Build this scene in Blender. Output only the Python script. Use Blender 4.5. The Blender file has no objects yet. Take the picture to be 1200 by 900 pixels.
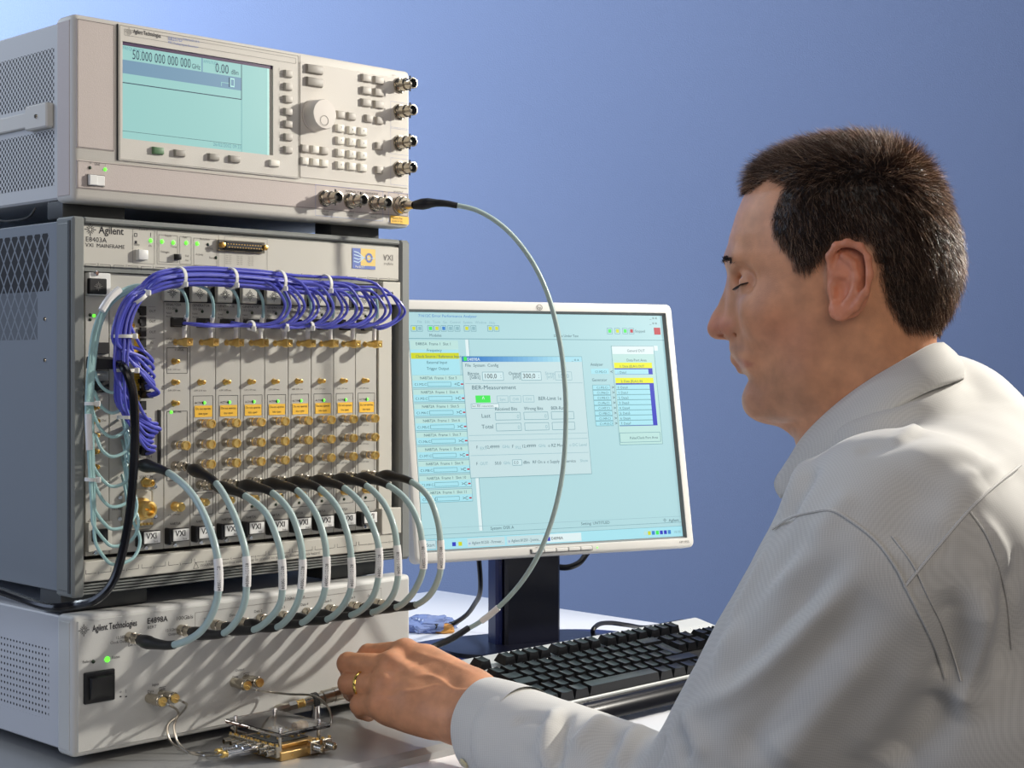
import bpy, bmesh, math, random
import numpy as np
from mathutils import Vector, Matrix
random.seed(7); rng = np.random.RandomState(7)
S = bpy.context.scene; COL = S.collection
PI = math.pi
# ------------------------------------------------------------ camera, world, lights, exposure
FPX, HY, CAMZ = 1854.4, 425.13, 1.114
cam = bpy.data.cameras.new('camera'); camo = bpy.data.objects.new('camera', cam); COL.objects.link(camo)
cam.sensor_width = 36; cam.lens = FPX/1200*36; cam.shift_y = -(450-HY)/1200
cam.clip_start = .05; cam.clip_end = 50
camo.location = (0, 0, CAMZ); camo.rotation_euler = (PI/2, 0, 0)
S.camera = camo
S.view_settings.view_transform = 'Standard'; S.view_settings.look = 'None'
S.view_settings.gamma = 1; S.view_settings.use_curve_mapping = False; S.view_settings.exposure = 0.0
w = bpy.data.worlds.new('world'); S.world = w; w.use_nodes = True
w.node_tree.nodes['Background'].inputs[0].default_value = (.55, .62, .85, 1)
w.node_tree.nodes['Background'].inputs[1].default_value = .10
def light(name, kind, loc, aim, power, color, size=.3, size_y=None, spot=None, blend=.5, spread=None):
    l = bpy.data.lights.new(name, kind); o = bpy.data.objects.new(name, l); COL.objects.link(o)
    l.energy = power; l.color = color; o.location = loc
    if kind == 'AREA':
        l.size = size
        if size_y: l.shape = 'RECTANGLE'; l.size_y = size_y
        if spread: l.spread = spread
    else: l.shadow_soft_size = size
    if kind == 'SPOT': l.spot_size = spot; l.spot_blend = blend
    o.rotation_euler = (Vector(aim)-Vector(loc)).to_track_quat('-Z', 'Y').to_euler()
    return o
light('key_spot', 'SPOT', (1.35, 1.93, 1.76), (-.12, 1.58, 1.02), 128, (1, .95, .86), size=.035, spot=math.radians(74), blend=.35)
light('wall_light', 'AREA', (-2.0, 2.3, 2.3), (-1.1, 3.7, 1.9), 60, (.80, .90, 1), size=.7)
light('wall_wash', 'AREA', (.3, 1.9, 2.9), (.3, 3.7, 1.0), 12, (.85, .9, 1), size=1.2)
light('side_fill', 'AREA', (-1.7, .9, 1.7), (-.4, 1.6, 1.1), 10, (.62, .74, 1), size=.9)
light('back_light', 'AREA', (1.05, 2.45, 2.25), (.28, 1.36, 1.18), 12, (1, .93, .84), size=.35)
light('front_fill', 'AREA', (.5, -.9, 2.0), (.1, 1.5, 1.0), 16.5, (1, .9, .8), size=1.4)

# ------------------------------------------------------------ picture ray helpers (real planes, real distances)
AX, AY, TH = -.4141, 1.4926, .7922
UX, UY = math.cos(TH), math.sin(TH); VX, VY = -UY, UX
def ray(px, py): return ((px-600)/FPX, 1.0, -(py-HY)/FPX)
def Wd(s, v, z): return Vector((AX+s*UX+v*VX, AY+s*UY+v*VY, z))
def Fp(px, py, d=0.0):                     # on the plane d metres before the instrument fronts -> (s, z)
    r = ray(px, py); n = (VX, VY)
    t = ((AX*VX+AY*VY)-d)/(r[0]*VX+r[1]*VY)
    X, Y = r[0]*t, r[1]*t
    return ((X-AX)*UX+(Y-AY)*UY, CAMZ+r[2]*t)
def Gs(px, py, s):                         # on the plane at distance s along the fronts -> (v, z)
    r = ray(px, py)
    t = ((AX*UX+AY*UY)+s)/(r[0]*UX+r[1]*UY)
    X, Y = r[0]*t, r[1]*t
    return ((X-AX)*VX+(Y-AY)*VY, CAMZ+r[2]*t)
def Fw(px, py, d): s, z = Fp(px, py, d); return Wd(s, -d, z)
def Dp(px, py, z):                         # on the horizontal plane z
    r = ray(px, py); t = (z-CAMZ)/r[2]; return Vector((r[0]*t, t, z))
def Yp(px, py, Y): r = ray(px, py); return Vector((r[0]*Y, Y, CAMZ+r[2]*Y))

# ------------------------------------------------------------ materials
def lin(c): return tuple(((x/12.92) if x <= .04045 else ((x+.055)/1.055)**2.4) for x in c)
def rgb(r, g, b): return lin((r/255, g/255, b/255))
MATS = {}
def mat(name, col, rough=.5, metal=0, spec=.5, emit=None, estr=0, bump=0, bscale=400, trans=0, ior=1.45, alpha=1, sss=0, noise=0, coat=0):
    m = bpy.data.materials.new(name); m.use_nodes = True; nt = m.node_tree; b = nt.nodes['Principled BSDF']
    b.inputs['Base Color'].default_value = (*col, 1); b.inputs['Roughness'].default_value = rough
    b.inputs['Metallic'].default_value = metal; b.inputs['Specular IOR Level'].default_value = spec
    b.inputs['IOR'].default_value = ior
    if trans: b.inputs['Transmission Weight'].default_value = trans
    if coat: b.inputs['Coat Weight'].default_value = coat; b.inputs['Coat Roughness'].default_value = .15
    if emit: b.inputs['Emission Color'].default_value = (*emit, 1); b.inputs['Emission Strength'].default_value = estr
    if sss:
        b.inputs['Subsurface Weight'].default_value = sss; b.inputs['Subsurface Radius'].default_value = (.012, .005, .003); b.inputs['Subsurface Scale'].default_value = .35
    if bump or noise:
        tc = nt.nodes.new('ShaderNodeTexCoord'); n = nt.nodes.new('ShaderNodeTexNoise')
        n.inputs['Scale'].default_value = bscale; n.inputs['Detail'].default_value = 3
        nt.links.new(tc.outputs['Object'], n.inputs['Vector'])
        if bump:
            bp = nt.nodes.new('ShaderNodeBump'); bp.inputs['Strength'].default_value = bump; bp.inputs['Distance'].default_value = .0006
            nt.links.new(n.outputs['Fac'], bp.inputs['Height']); nt.links.new(bp.outputs['Normal'], b.inputs['Normal'])
        if noise:
            mx = nt.nodes.new('ShaderNodeMix'); mx.data_type = 'RGBA'
            mx.inputs['A'].default_value = (*[c*(1-noise) for c in col], 1); mx.inputs['B'].default_value = (*[min(1, c*(1+noise)) for c in col], 1)
            nt.links.new(n.outputs['Fac'], mx.inputs['Factor']); nt.links.new(mx.outputs['Result'], b.inputs['Base Color'])
    MATS[name] = m; return m
mat('sg_grey', rgb(204, 200, 191), .55, bump=.25, bscale=900)
mat('sg_pink', rgb(192, 181, 175), .6, bump=.3, bscale=900, noise=.06)
mat('sg_keypad', rgb(207, 202, 193), .55, bump=.2, bscale=900)
mat('key_light', rgb(222, 218, 206), .45); mat('key_grey', rgb(176, 170, 160), .45); mat('key_dark', rgb(148, 143, 134), .45)
mat('key_green', rgb(92, 128, 92), .45); mat('knob', rgb(214, 207, 198), .5); mat('knob_dark', rgb(150, 145, 138), .5)
mat('mf_grey', rgb(126, 129, 126), .5, metal=.0, bump=.15, bscale=700); mat('mf_dark', rgb(70, 72, 72), .5)
mat('mf_panel', rgb(198, 195, 184), .5); mat('mf_module', rgb(186, 184, 176), .42, metal=.15, bump=.1, bscale=600)
mat('bx_grey', rgb(192, 192, 188), .5, bump=.25, bscale=900); mat('bx_trim', rgb(198, 198, 194), .5)
mat('black', (.008, .008, .009), .45); mat('black_gloss', (.006, .006, .008), .2); mat('void', (.002, .002, .003), .9)
mat('rubber', (.012, .012, .013), .42); mat('ink', (.02, .02, .025), .7); mat('ink_soft', rgb(115, 112, 108), .7); mat('ink_blue', rgb(110, 130, 190), .7)
mat('gold', rgb(244, 208, 128), .3, metal=1); mat('gold_dark', rgb(214, 172, 96), .3, metal=1)
mat('nickel', rgb(190, 182, 166), .2, metal=1); mat('steel', rgb(178, 172, 160), .28, metal=1); mat('brass', rgb(198, 164, 108), .38, metal=1); mat('chrome', rgb(220, 220, 222), .12, metal=1)
mat('cable_blue', rgb(84, 88, 190), .35, coat=.3); mat('cable_teal', rgb(158, 194, 192), .35, coat=.3); mat('cable_grey', rgb(164, 184, 180), .38, coat=.2)
mat('sleeve_white', rgb(228, 226, 222), .4); mat('tie_white', rgb(225, 224, 216), .45); mat('yellow', rgb(240, 190, 60), .5)
mat('led_green', rgb(90, 220, 60), .4, emit=(.12, 1, .04), estr=1.6); mat('led_off', rgb(30, 50, 30), .3)
mat('clear', (.98, .99, 1), .03, trans=1, ior=1.49); mat('cap_clear', rgb(225, 215, 205), .15, trans=.55, ior=1.4)
mat('white_plastic', rgb(232, 232, 228), .4)
mat('mon_white', rgb(214, 212, 206), .45); mat('mon_grey', rgb(120, 120, 118), .45); mat('mon_black', (.008, .009, .02), .28)
mat('mon_navy', (.014, .022, .115), .28)
mat('kb_silver', rgb(196, 198, 196), .42); mat('kb_key', (.007, .007, .008), .28, spec=.4, bump=.1, bscale=1500); mat('kb_well', (.006, .006, .007), .5)
mat('gold_ring', rgb(235, 205, 110), .15, metal=1)

def hole_mat(name, col, kind, x0=None):
    m = mat(name, col, .55, bump=0); nt = m.node_tree; b = nt.nodes['Principled BSDF']; L = nt.links
    tc = nt.nodes.new('ShaderNodeTexCoord'); sp = nt.nodes.new('ShaderNodeSeparateXYZ'); L.new(tc.outputs['Object'], sp.inputs[0])
    def M(op, a, bb=None, c=None):
        n = nt.nodes.new('ShaderNodeMath'); n.operation = op
        for i, x in enumerate((a, bb, c)):
            if x is None: continue
            if isinstance(x, (int, float)): n.inputs[i].default_value = x
            else: L.new(x, n.inputs[i])
        return n.outputs[0]
    Y, Z = sp.outputs['Y'], sp.outputs['Z']
    def band(v, lo, hi): return M('MULTIPLY', M('GREATER_THAN', v, lo), M('LESS_THAN', v, hi))
    if kind == 'sg':
        py, pz, r = .0066, .0066, .0015
        def dots(oy, oz):
            a = M('SUBTRACT', M('PINGPONG', M('ADD', Y, 1+oy), py/2), 0); c = M('PINGPONG', M('ADD', Z, 1+oz), pz/2)
            return M('LESS_THAN', M('ADD', M('MULTIPLY', a, a), M('MULTIPLY', M('MULTIPLY', c, c), .62)), r*r)
        d = M('MAXIMUM', dots(0, 0), dots(py/2, pz/2))
        reg = M('MULTIPLY', band(Y, .042, .40), M('ADD', band(Z, .0975, .151), band(Z, .018, .072)))
    elif kind == 'mf':
        def dia(oy, oz, py=.0150, pz=.0230, k=.42):
            a = M('DIVIDE', M('PINGPONG', M('ADD', Y, 1+oy), py/2), py); c = M('DIVIDE', M('PINGPONG', M('ADD', Z, 1+oz), pz/2), pz)
            return M('LESS_THAN', M('ADD', a, c), k)
        d = M('MAXIMUM', dia(0, 0), dia(.0075, .0115))
        reg = M('MAXIMUM', M('MULTIPLY', band(Y, .050, .40), band(Z, .292, .348)), M('MULTIPLY', band(Y, .072, .40), band(Z, .245, .293)))
    elif kind == 'bx':
        p, r = .0063, .0013
        a = M('PINGPONG', M('ADD', Y, 1.0), p/2); c = M('PINGPONG', M('ADD', Z, 1.0), p/2)
        d = M('LESS_THAN', M('ADD', M('MULTIPLY', a, a), M('MULTIPLY', c, c)), r*r)
        reg = M('MULTIPLY', band(Y, .052, .40), band(Z, .028, .097))
    f = M('MULTIPLY', d, reg)
    if kind == 'mf': f = M('MULTIPLY', f, M('ADD', .45, M('MULTIPLY', .55, M('GREATER_THAN', Z, .292))))
    mx = nt.nodes.new('ShaderNodeMix'); mx.data_type = 'RGBA'; L.new(f, mx.inputs['Factor'])
    mx.inputs['A'].default_value = (*col, 1); mx.inputs['B'].default_value = (.012, .012, .014, 1); L.new(mx.outputs['Result'], b.inputs['Base Color'])
    bp = nt.nodes.new('ShaderNodeBump'); bp.invert = True; bp.inputs['Distance'].default_value = .001; L.new(f, bp.inputs['Height']); L.new(bp.outputs['Normal'], b.inputs['Normal'])
hole_mat('sg_side', rgb(196, 196, 194), 'sg'); hole_mat('mf_side', rgb(124, 130, 136), 'mf'); hole_mat('bx_side', rgb(190, 192, 196), 'bx')

# ------------------------------------------------------------ mesh builder
class MB:
    def __init__(s): s.v = []; s.f = []; s.m = []; s.mats = []; s.vc = None
    def mi(s, name):
        if name not in s.mats: s.mats.append(name)
        return s.mats.index(name)
    def add(s, vs, fs, name):
        o = len(s.v); k = s.mi(name); s.v += [tuple(p) for p in vs]
        for f in fs: s.f.append(tuple(i+o for i in f)); s.m.append(k)
        return s
    def box(s, x0, x1, y0, y1, z0, z1, name, r=0, seg=1):
        if r <= 0:
            v = [(x, y, z) for x in (x0, x1) for y in (y0, y1) for z in (z0, z1)]
            return s.add(v, [(0, 1, 3, 2), (4, 6, 7, 5), (0, 4, 5, 1), (2, 3, 7, 6), (0, 2, 6, 4), (1, 5, 7, 3)], name)
        bm = bmesh.new(); bmesh.ops.create_cube(bm, size=1)
        for q in bm.verts: q.co = ((x0+x1)/2+q.co.x*(x1-x0), (y0+y1)/2+q.co.y*(y1-y0), (z0+z1)/2+q.co.z*(z1-z0))
        bmesh.ops.bevel(bm, geom=bm.edges[:], offset=r, segments=seg, affect='EDGES', profile=.5)
        return s.bm(bm, name)
    def bm(s, bm, name):
        bm.verts.index_update(); s.add([tuple(q.co) for q in bm.verts], [[l.index for l in f.verts] for f in bm.faces], name); bm.free(); return s
    def taper(s, x0, x1, y0, y1, z0, z1, inset, name, axis='z', r=0):     # box whose top (z1) or front (y0) shrinks by inset
        i = inset
        if axis == 'z': v = [(x0, y0, z0), (x1, y0, z0), (x1, y1, z0), (x0, y1, z0), (x0+i, y0+i, z1), (x1-i, y0+i, z1), (x1-i, y1-i, z1), (x0+i, y1-i, z1)]
        else: v = [(x0, y1, z0), (x1, y1, z0), (x1, y1, z1), (x0, y1, z1), (x0+i, y0, z0+i), (x1-i, y0, z0+i), (x1-i, y0, z1-i), (x0+i, y0, z1-i)]
        fs = [(3, 2, 1, 0), (4, 5, 6, 7), (0, 1, 5, 4), (1, 2, 6, 5), (2, 3, 7, 6), (3, 0, 4, 7)]
        if r <= 0: return s.add(v, fs, name)
        bm = bmesh.new(); vs = [bm.verts.new(q) for q in v]
        for f in fs: bm.faces.new([vs[k] for k in f])
        bmesh.ops.recalc_face_normals(bm, faces=bm.faces[:])
        bmesh.ops.bevel(bm, geom=bm.edges[:], offset=r, segments=2, affect='EDGES', profile=.5)
        return s.bm(bm, name)
    def lathe(s, prof, o, ax, n, name, caps=True):                          # prof: [(along, radius)...]
        ax = Vector(ax).normalized(); o = Vector(o)
        a = ax.orthogonal().normalized(); b = ax.cross(a); vs = []; fs = []
        for (t, r) in prof:
            for k in range(n):
                an = 2*PI*k/n; vs.append(o+ax*t+(a*math.cos(an)+b*math.sin(an))*r)
        for i in range(len(prof)-1):
            for k in range(n):
                fs.append((i*n+k, i*n+(k+1) % n, (i+1)*n+(k+1) % n, (i+1)*n+k))
        if caps: fs.append(tuple(range(n))[::-1]); fs.append(tuple((len(prof)-1)*n+k for k in range(n)))
        return s.add(vs, fs, name)
    def quad(s, x0, x1, z0, z1, y, name): return s.add([(x0, y, z0), (x1, y, z0), (x1, y, z1), (x0, y, z1)], [(0, 1, 2, 3)], name)
    def tube(s, path, r, name, n=8, sub=6, flat=None):
        P = smooth_path(path, sub) if sub > 1 else [Vector(p) for p in path]
        m = len(P); rr = r if not hasattr(r, '__len__') else None
        vs = []; fs = []; t = (P[1]-P[0]).normalized(); a = t.orthogonal().normalized()
        for i in range(m):
            t2 = (P[min(i+1, m-1)]-P[max(i-1, 0)]).normalized()
            a = (a-t2*a.dot(t2)).normalized(); b = t2.cross(a)
            q = rr if rr is not None else np.interp(i/(m-1), np.linspace(0, 1, len(r)), r)
            for k in range(n):
                an = 2*PI*k/n; vs.append(P[i]+(a*math.cos(an)+b*math.sin(an))*q)
        for i in range(m-1):
            for k in range(n): fs.append((i*n+k, i*n+(k+1) % n, (i+1)*n+(k+1) % n, (i+1)*n+k))
        fs.append(tuple(range(n))[::-1]); fs.append(tuple((m-1)*n+k for k in range(n)))
        return s.add(vs, fs, name)
    def line(s, x0, z0, x1, z1, y, wd, name):
        d = Vector((x1-x0, z1-z0)); L = d.length; d /= max(L, 1e-9); p = Vector((-d.y, d.x))*wd/2
        return s.add([(x0+p.x, y, z0+p.y), (x0-p.x, y, z0-p.y), (x1-p.x, y, z1-p.y), (x1+p.x, y, z1+p.y)], [(0, 1, 2, 3)], name)
    def frame(s, x0, x1, z0, z1, y, wd, name):
        for a in ((x0, z0, x1, z0), (x1, z0, x1, z1), (x1, z1, x0, z1), (x0, z1, x0, z0)): s.line(*a, y, wd, name)
        return s
    def text(s, st, x, z, size, y, name, align='LEFT', wx=1.0):
        vs, fs, wd = glyphs(st); dx = 0 if align == 'LEFT' else (-wd/2 if align == 'CENTER' else -wd)
        return s.add([(x+(p[0]+dx)*size*wx, y, z+p[1]*size) for p in vs], fs, name)
    def btext(s, st, x, z, size, y, name, wx=1.0):
        for k, (dx, dz) in enumerate(((0, 0), (.035, .0), (.018, .03))): s.text(st, x+dx*size*wx, z+dz*size, size, y-.00002*k, name, wx=wx)
        return s
    def spark(s, x, z, r, y, name):
        for k in range(12):
            an = 2*PI*k/12; L = r if k % 3 == 0 else r*.72
            s.line(x+math.cos(an)*r*.42, z+math.sin(an)*r*.42, x+math.cos(an)*L, z+math.sin(an)*L, y, r*.12, name)
        for k in range(10):
            a0 = 2*PI*k/10; a1 = a0+2*PI/10
            s.line(x+math.cos(a0)*r*.3, z+math.sin(a0)*r*.3, x+math.cos(a1)*r*.3, z+math.sin(a1)*r*.3, y, r*.1, name)
        return s
    def build(s, name, parent=None, loc=None, smooth=35, flip=True):
        me = bpy.data.meshes.new(name); me.from_pydata(s.v, [], s.f); me.update()
        for k in s.mats: me.materials.append(MATS[k])
        me.polygons.foreach_set('material_index', s.m)
        bm = bmesh.new(); bm.from_mesh(me); bmesh.ops.recalc_face_normals(bm, faces=bm.faces[:]) if flip else None; bm.to_mesh(me); bm.free()
        if smooth:
            me.polygons.foreach_set('use_smooth', [True]*len(me.polygons)); me.set_sharp_from_angle(angle=math.radians(smooth))
        o = bpy.data.objects.new(name, me); COL.objects.link(o)
        if parent: o.parent = parent
        if loc is not None: o.location = loc
        return o
def smooth_path(path, sub):
    P = [Vector(p) for p in path]; out = []
    for i in range(len(P)-1):
        p0 = P[max(i-1, 0)]; p1 = P[i]; p2 = P[i+1]; p3 = P[min(i+2, len(P)-1)]
        d01 = max((p1-p0).length, 1e-5)**.5; d12 = max((p2-p1).length, 1e-5)**.5; d23 = max((p3-p2).length, 1e-5)**.5
        m1 = (p2-p1)-(p2-p0)*(d12/(d01+d12))+(p1-p0)*(d12/d01) if i > 0 else (p2-p1)
        m2 = (p2-p1)-(p3-p1)*(d12/(d12+d23))+(p3-p2)*(d12/d23) if i < len(P)-2 else (p2-p1)
        for k in range(sub):
            t = k/sub; t2 = t*t; t3 = t2*t
            out.append(p1*(2*t3-3*t2+1)+m1*(t3-2*t2+t)+p2*(-2*t3+3*t2)+m2*(t3-t2))
    out.append(P[-1]); return out
_G = {}
def glyphs(st):
    if st in _G: return _G[st]
    c = bpy.data.curves.new('t', 'FONT'); c.body = st; c.resolution_u = 2; c.fill_mode = 'FRONT'
    o = bpy.data.objects.new('t', c); COL.objects.link(o); bpy.context.view_layer.update()
    me = bpy.data.meshes.new_from_object(o.evaluated_get(bpy.context.evaluated_depsgraph_get()))
    vs = [(v.co.x, v.co.y) for v in me.vertices]; fs = [tuple(p.vertices) for p in me.polygons]
    bpy.data.objects.remove(o); bpy.data.curves.remove(c); bpy.data.meshes.remove(me)
    wd = max([v[0] for v in vs] or [0]); _G[st] = (vs, fs, wd); return _G[st]
def tag(o, label=None, cat=None, group=None, kind=None):
    if label: o['label'] = label
    if cat: o['category'] = cat
    if group: o['group'] = group
    if kind: o['kind'] = kind
    return o
def empty(name, loc, rz=0, label=None, cat=None, group=None):
    o = bpy.data.objects.new(name, None); COL.objects.link(o); o.location = loc; o.rotation_euler = (0, 0, rz); o.empty_display_size = .02
    return tag(o, label, cat, group)
def inst(src, parent, loc, name=None, rot=None):
    o = src.copy(); COL.objects.link(o); o.parent = parent; o.location = loc
    if rot is not None: o.rotation_euler = rot
    return o
class Proto:                                # first use builds, later uses copy (shared mesh data)
    def __init__(s, name, fn): s.name = name; s.fn = fn; s.o = None
    def put(s, parent, loc):
        if s.o is None: mb = s.fn(); s.o = mb.build(s.name, parent, loc); return s.o
        return inst(s.o, parent, loc)
# ============================================================ SETTING
mat('floor', rgb(120, 122, 126), .6)
wm = mat('wall_paint', rgb(146, 165, 208), .75, bump=.5, bscale=330)
wm.node_tree.nodes['Bump'].inputs['Distance'].default_value = .0015
tag(MB().box(-5, 5, 3.7, 3.82, 0, 3.4, 'wall_paint').build('wall_back', smooth=0), kind='structure')
tag(MB().box(-5, 5, -2, 3.7, -.1, 0, 'floor').build('floor', smooth=0), kind='structure')
# ---- table: white top aligned with the instruments
DESK = .720; PLATE = .730
mat('desk_top', rgb(226, 228, 232), .38); mat('table_leg', rgb(120, 122, 126), .4, metal=.6)
m = mat('steel_plate', rgb(172, 172, 170), .36, metal=.45)
nt = m.node_tree; tc = nt.nodes.new('ShaderNodeTexCoord'); mp = nt.nodes.new('ShaderNodeMapping'); n = nt.nodes.new('ShaderNodeTexNoise')
mp.inputs['Scale'].default_value = (6, 700, 6); n.inputs['Scale'].default_value = 1; n.inputs['Detail'].default_value = 3
nt.links.new(tc.outputs['Object'], mp.inputs['Vector']); nt.links.new(mp.outputs['Vector'], n.inputs['Vector'])
bp = nt.nodes.new('ShaderNodeBump'); bp.inputs['Strength'].default_value = .12; bp.inputs['Distance'].default_value = .0004
nt.links.new(n.outputs['Fac'], bp.inputs['Height']); nt.links.new(bp.outputs['Normal'], nt.nodes['Principled BSDF'].inputs['Normal'])
T = empty('desk', Wd(.25, .05, 0), TH, 'large white desk under the steel plate, keyboard and monitor', 'desk')
def tl(s0, s1, v0, v1): return (s0-.25, s1-.25, v0-.05, v1-.05)
MB().box(*tl(-.75, 1.09, -.53, .674), DESK-.028, DESK, 'desk_top', .002).build('desk_top', T)
for (a, b) in ((-.70, -.48), (1.02, -.48), (-.70, .60), (1.02, .60)):
    MB().box(a-.25, a-.20, b-.05, b, 0, DESK-.028, 'table_leg', .003).build('leg', T)
P = empty('steel_plate', Wd(-.1, .1, DESK), TH, 'flat grey steel sheet lying on the white desk below the three stacked instruments', 'plate')
pm = MB(); x0, x1, y0, y1 = -.50, .55, -.272, .5; h = PLATE-DESK
pm.add([(x0, y0-.012, 0), (x1, y0-.012, 0), (x1, y1, 0), (x0, y1, 0), (x0, y0-.010, h*.62), (x1, y0-.010, h*.62), (x0, y0, h), (x1, y0, h), (x1, y1, h), (x0, y1, h)],
       [(0, 3, 2, 1), (0, 1, 5, 4), (4, 5, 7, 6), (6, 7, 8, 9), (2, 3, 9, 8), (0, 4, 6, 9, 3), (1, 2, 8, 7, 5)], 'steel_plate')
pm.build('plate_sheet', P, smooth=20)
# ============================================================ CONNECTOR BUILDERS (axis -y, base at origin)
AXN = (0, -1, 0)
def th(t0, t1, r, k=.0003, n=6):            # threaded profile
    out = []
    for i in range(n): a = t0+(t1-t0)*i/n; b = (t1-t0)/n; out += [(a, r-k), (a+b*.5, r)]
    return out+[(t1, r-k)]
def mk_bnc():
    m = MB(); m.lathe([(0, .0082), (.0012, .0082), (.0014, .0074), (.004, .0074)], (0, 0, 0), AXN, 6, 'nickel')
    m.lathe([(0, .0078), (.002, .0078), (.0022, .0066), (.0045, .0066), (.005, .0058), (.010, .0056), (.0104, .0062), (.0135, .0062), (.014, .0050), (.022, .0050), (.0225, .0056), (.026, .0056), (.0262, .0044)], (0, 0, 0), AXN, 20, 'nickel', caps=False)
    m.lathe([(.0262, .0046), (.0245, .0044), (.012, .0042), (.012, .0001)], (0, 0, 0), AXN, 16, 'mf_dark', caps=False)
    m.lathe([(.012, .0022), (.022, .0022), (.0222, .0010), (.0225, .0001)], (0, 0, 0), AXN, 10, 'steel')
    m.lathe([(-.0022, .001), (.0022, .001)], (0, -.0195, .0055), (0, 0, 1), 8, 'nickel'); m.lathe([(-.0022, .001), (.0022, .001)], (0, -.0195, -.0055), (0, 0, 1), 8, 'nickel')
    return m
def mk_sma():
    m = MB(); m.lathe([(0, .0048), (.0016, .0048), (.0022, .0042)], (0, 0, 0), AXN, 6, 'gold')
    m.lathe([(0, .0030)]+th(.002, .0115, .0034, .00035, 7)+[(.0118, .0030), (.0120, .0020), (.010, .0018), (.010, .0001)], (0, 0, 0), AXN, 16, 'gold', caps=False)
    m.lathe([(.009, .0006), (.0112, .0005)], (0, 0, 0), AXN, 6, 'gold_dark'); return m
def mk_capped():
    m = MB(); m.lathe([(0, .0045), (.007, .0045), (.0074, .0038), (.0095, .0038)], (0, 0, 0), AXN, 18, 'steel')
    m.lathe([(.0095, .0044), (.0110, .0044), (.0114, .0037)], (0, 0, 0), AXN, 16, 'gold')
    m.lathe([(.0113, .0044), (.0120, .0046), (.0175, .0046), (.0180, .0040)], (0, 0, 0), AXN, 18, 'cap_clear')
    m.lathe([(.0178, .0042), (.0184, .0047), (.0222, .0047), (.0226, .0043), (.0226, .0032), (.0215, .0030), (.0215, .0001)], (0, 0, 0), AXN, 18, 'gold', caps=False)
    return m
def mk_kmale():                             # bare steel coupler that a boot slips over
    m = MB(); m.lathe([(0, .0048), (.008, .0048), (.0084, .0040), (.010, .0040), (.0104, .0046)]+[(.018, .0046), (.0184, .0038), (.024, .0038)], (0, 0, 0), AXN, 18, 'nickel'); return m
def mk_lowcap():
    m = MB(); m.lathe([(0, .0050), (.002, .0050), (.0022, .0042), (.007, .0042), (.0075, .0048), (.0115, .0048), (.012, .0040), (.014, .0036), (.0142, .0028)], (0, 0, 0), AXN, 12, 'gold'); return m
def mk_led(on=True):
    return lambda: MB().lathe([(0, .0016), (.0006, .0016), (.0011, .0010), (.0012, .0001)], (0, 0, 0), AXN, 12, 'led_green' if on else 'led_off')
P_bnc = Proto('bnc_connector', mk_bnc); P_sma = Proto('gold_connector', mk_sma); P_cap = Proto('capped_connector', mk_capped)
P_led = Proto('indicator_light', mk_led(True)); P_ledoff = Proto('dark_indicator_light', mk_led(False)); P_k = Proto('steel_coupler', mk_kmale)
P_low = Proto('gold_adapter', mk_lowcap)
def mk_btn(wm, hm, d, name, r=.0006): return MB().taper(-wm/2, wm/2, -d, 0, -hm/2, hm/2, min(wm, hm)*.08, name, 'y', r)

# ============================================================ TOP: SIGNAL GENERATOR
ZG = .1387+.0141+CAMZ; G0 = CAMZ+.1528      # bottom of the case
SG = empty('signal_generator', Wd(.0, 0, G0), TH, 'beige signal generator with teal display and number keys on top of the instrument stack', 'signal generator')
GW, GH = .4262, .1778
def L(px, py, d=0, z0=G0): s, z = Fp(px, py, d); return s, z-z0
cb = MB(); cb.box(.004, GW-.004, .030, .46, .004, GH-.004, 'sg_side', .002); cb.build('cabinet', SG)
# side handle strap with its screw
st = MB(); st.box(.0, .0045, .055, .42, .078, .093, 'sg_grey', .001); st.box(-.004, .0045, .043, .085, .074, .098, 'sg_grey', .0015)
so = st.build('carry_strap', SG); MB().lathe([(0, .0024), (.0012, .0020)], (-.004, .062, .086), (-1, 0, 0), 12, 'nickel').build('screw', so)
fr = MB(); fr.box(0, GW, 0, .034, 0, GH, 'sg_grey', .006, 3); fr.box(-.0006, .002, .006, .028, .006, GH-.006, 'sg_pink', .0003); fr.build('front_frame', SG)
# plates
a = L(89.5, 22); b = L(134, 176.8); sA, zA, sB, zB = a[0], a[1], b[0], b[1]
zbt = L(89, 173)[1]
MB().box(sA, sB, -.0008, .002, zbt, L(89, 21)[1], 'sg_pink', .0005).build('blank_panel', SG)
x0 = L(89.5, 190)[0]; x1 = L(349, 100)[0]; xk1 = L(477, 200)[0]
zs = L(89, 182)[1]; zlow = .012
MB().box(x0, L(478, 200)[0], -.0008, .002, zlow, zs-.004, 'sg_pink', .0005).build('lower_panel', SG)
MB().box(x1+.002, xk1, -.0010, .002, zs+.001, GH-.010, 'sg_keypad', .0008).build('keypad_panel', SG)
# display bezel: frame round the screen opening
bx0 = L(138, 100)[0]; bx1 = x1; bz0 = zs-.0005; bz1 = GH-.004
ox0 = L(143.5, 100, .002)[0]; ox1 = L(320, 120, .002)[0]; oz1 = L(143.5, 48, .002)[1]; oz0 = L(143.5, 162, .002)[1]
bz = MB(); Dz = -.0022
for (a0, a1, c0, c1) in ((bx0, ox0, bz0, bz1), (ox1, bx1, bz0, bz1), (ox0, ox1, bz0, oz0), (ox0, ox1, oz1, bz1)): bz.box(a0, a1, Dz, .001, c0, c1, 'sg_grey')
bo = bz.build('display_bezel', SG, smooth=0)
rim = MB(); rim.frame(bx0+.001, bx1-.001, bz0+.001, bz1-.001, Dz-.0002, .0004, 'ink_soft'); rim.frame(bx0+.006, bx1-.0045, oz1+.006, bz1-.004, Dz-.0002, .0003, 'ink_soft'); rim.build('bezel_groove', bo, smooth=0)
def lcd(nm, c): mat(nm, tuple(x*.12 for x in rgb(*c)), .3, emit=rgb(*c), estr=.88)
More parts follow.
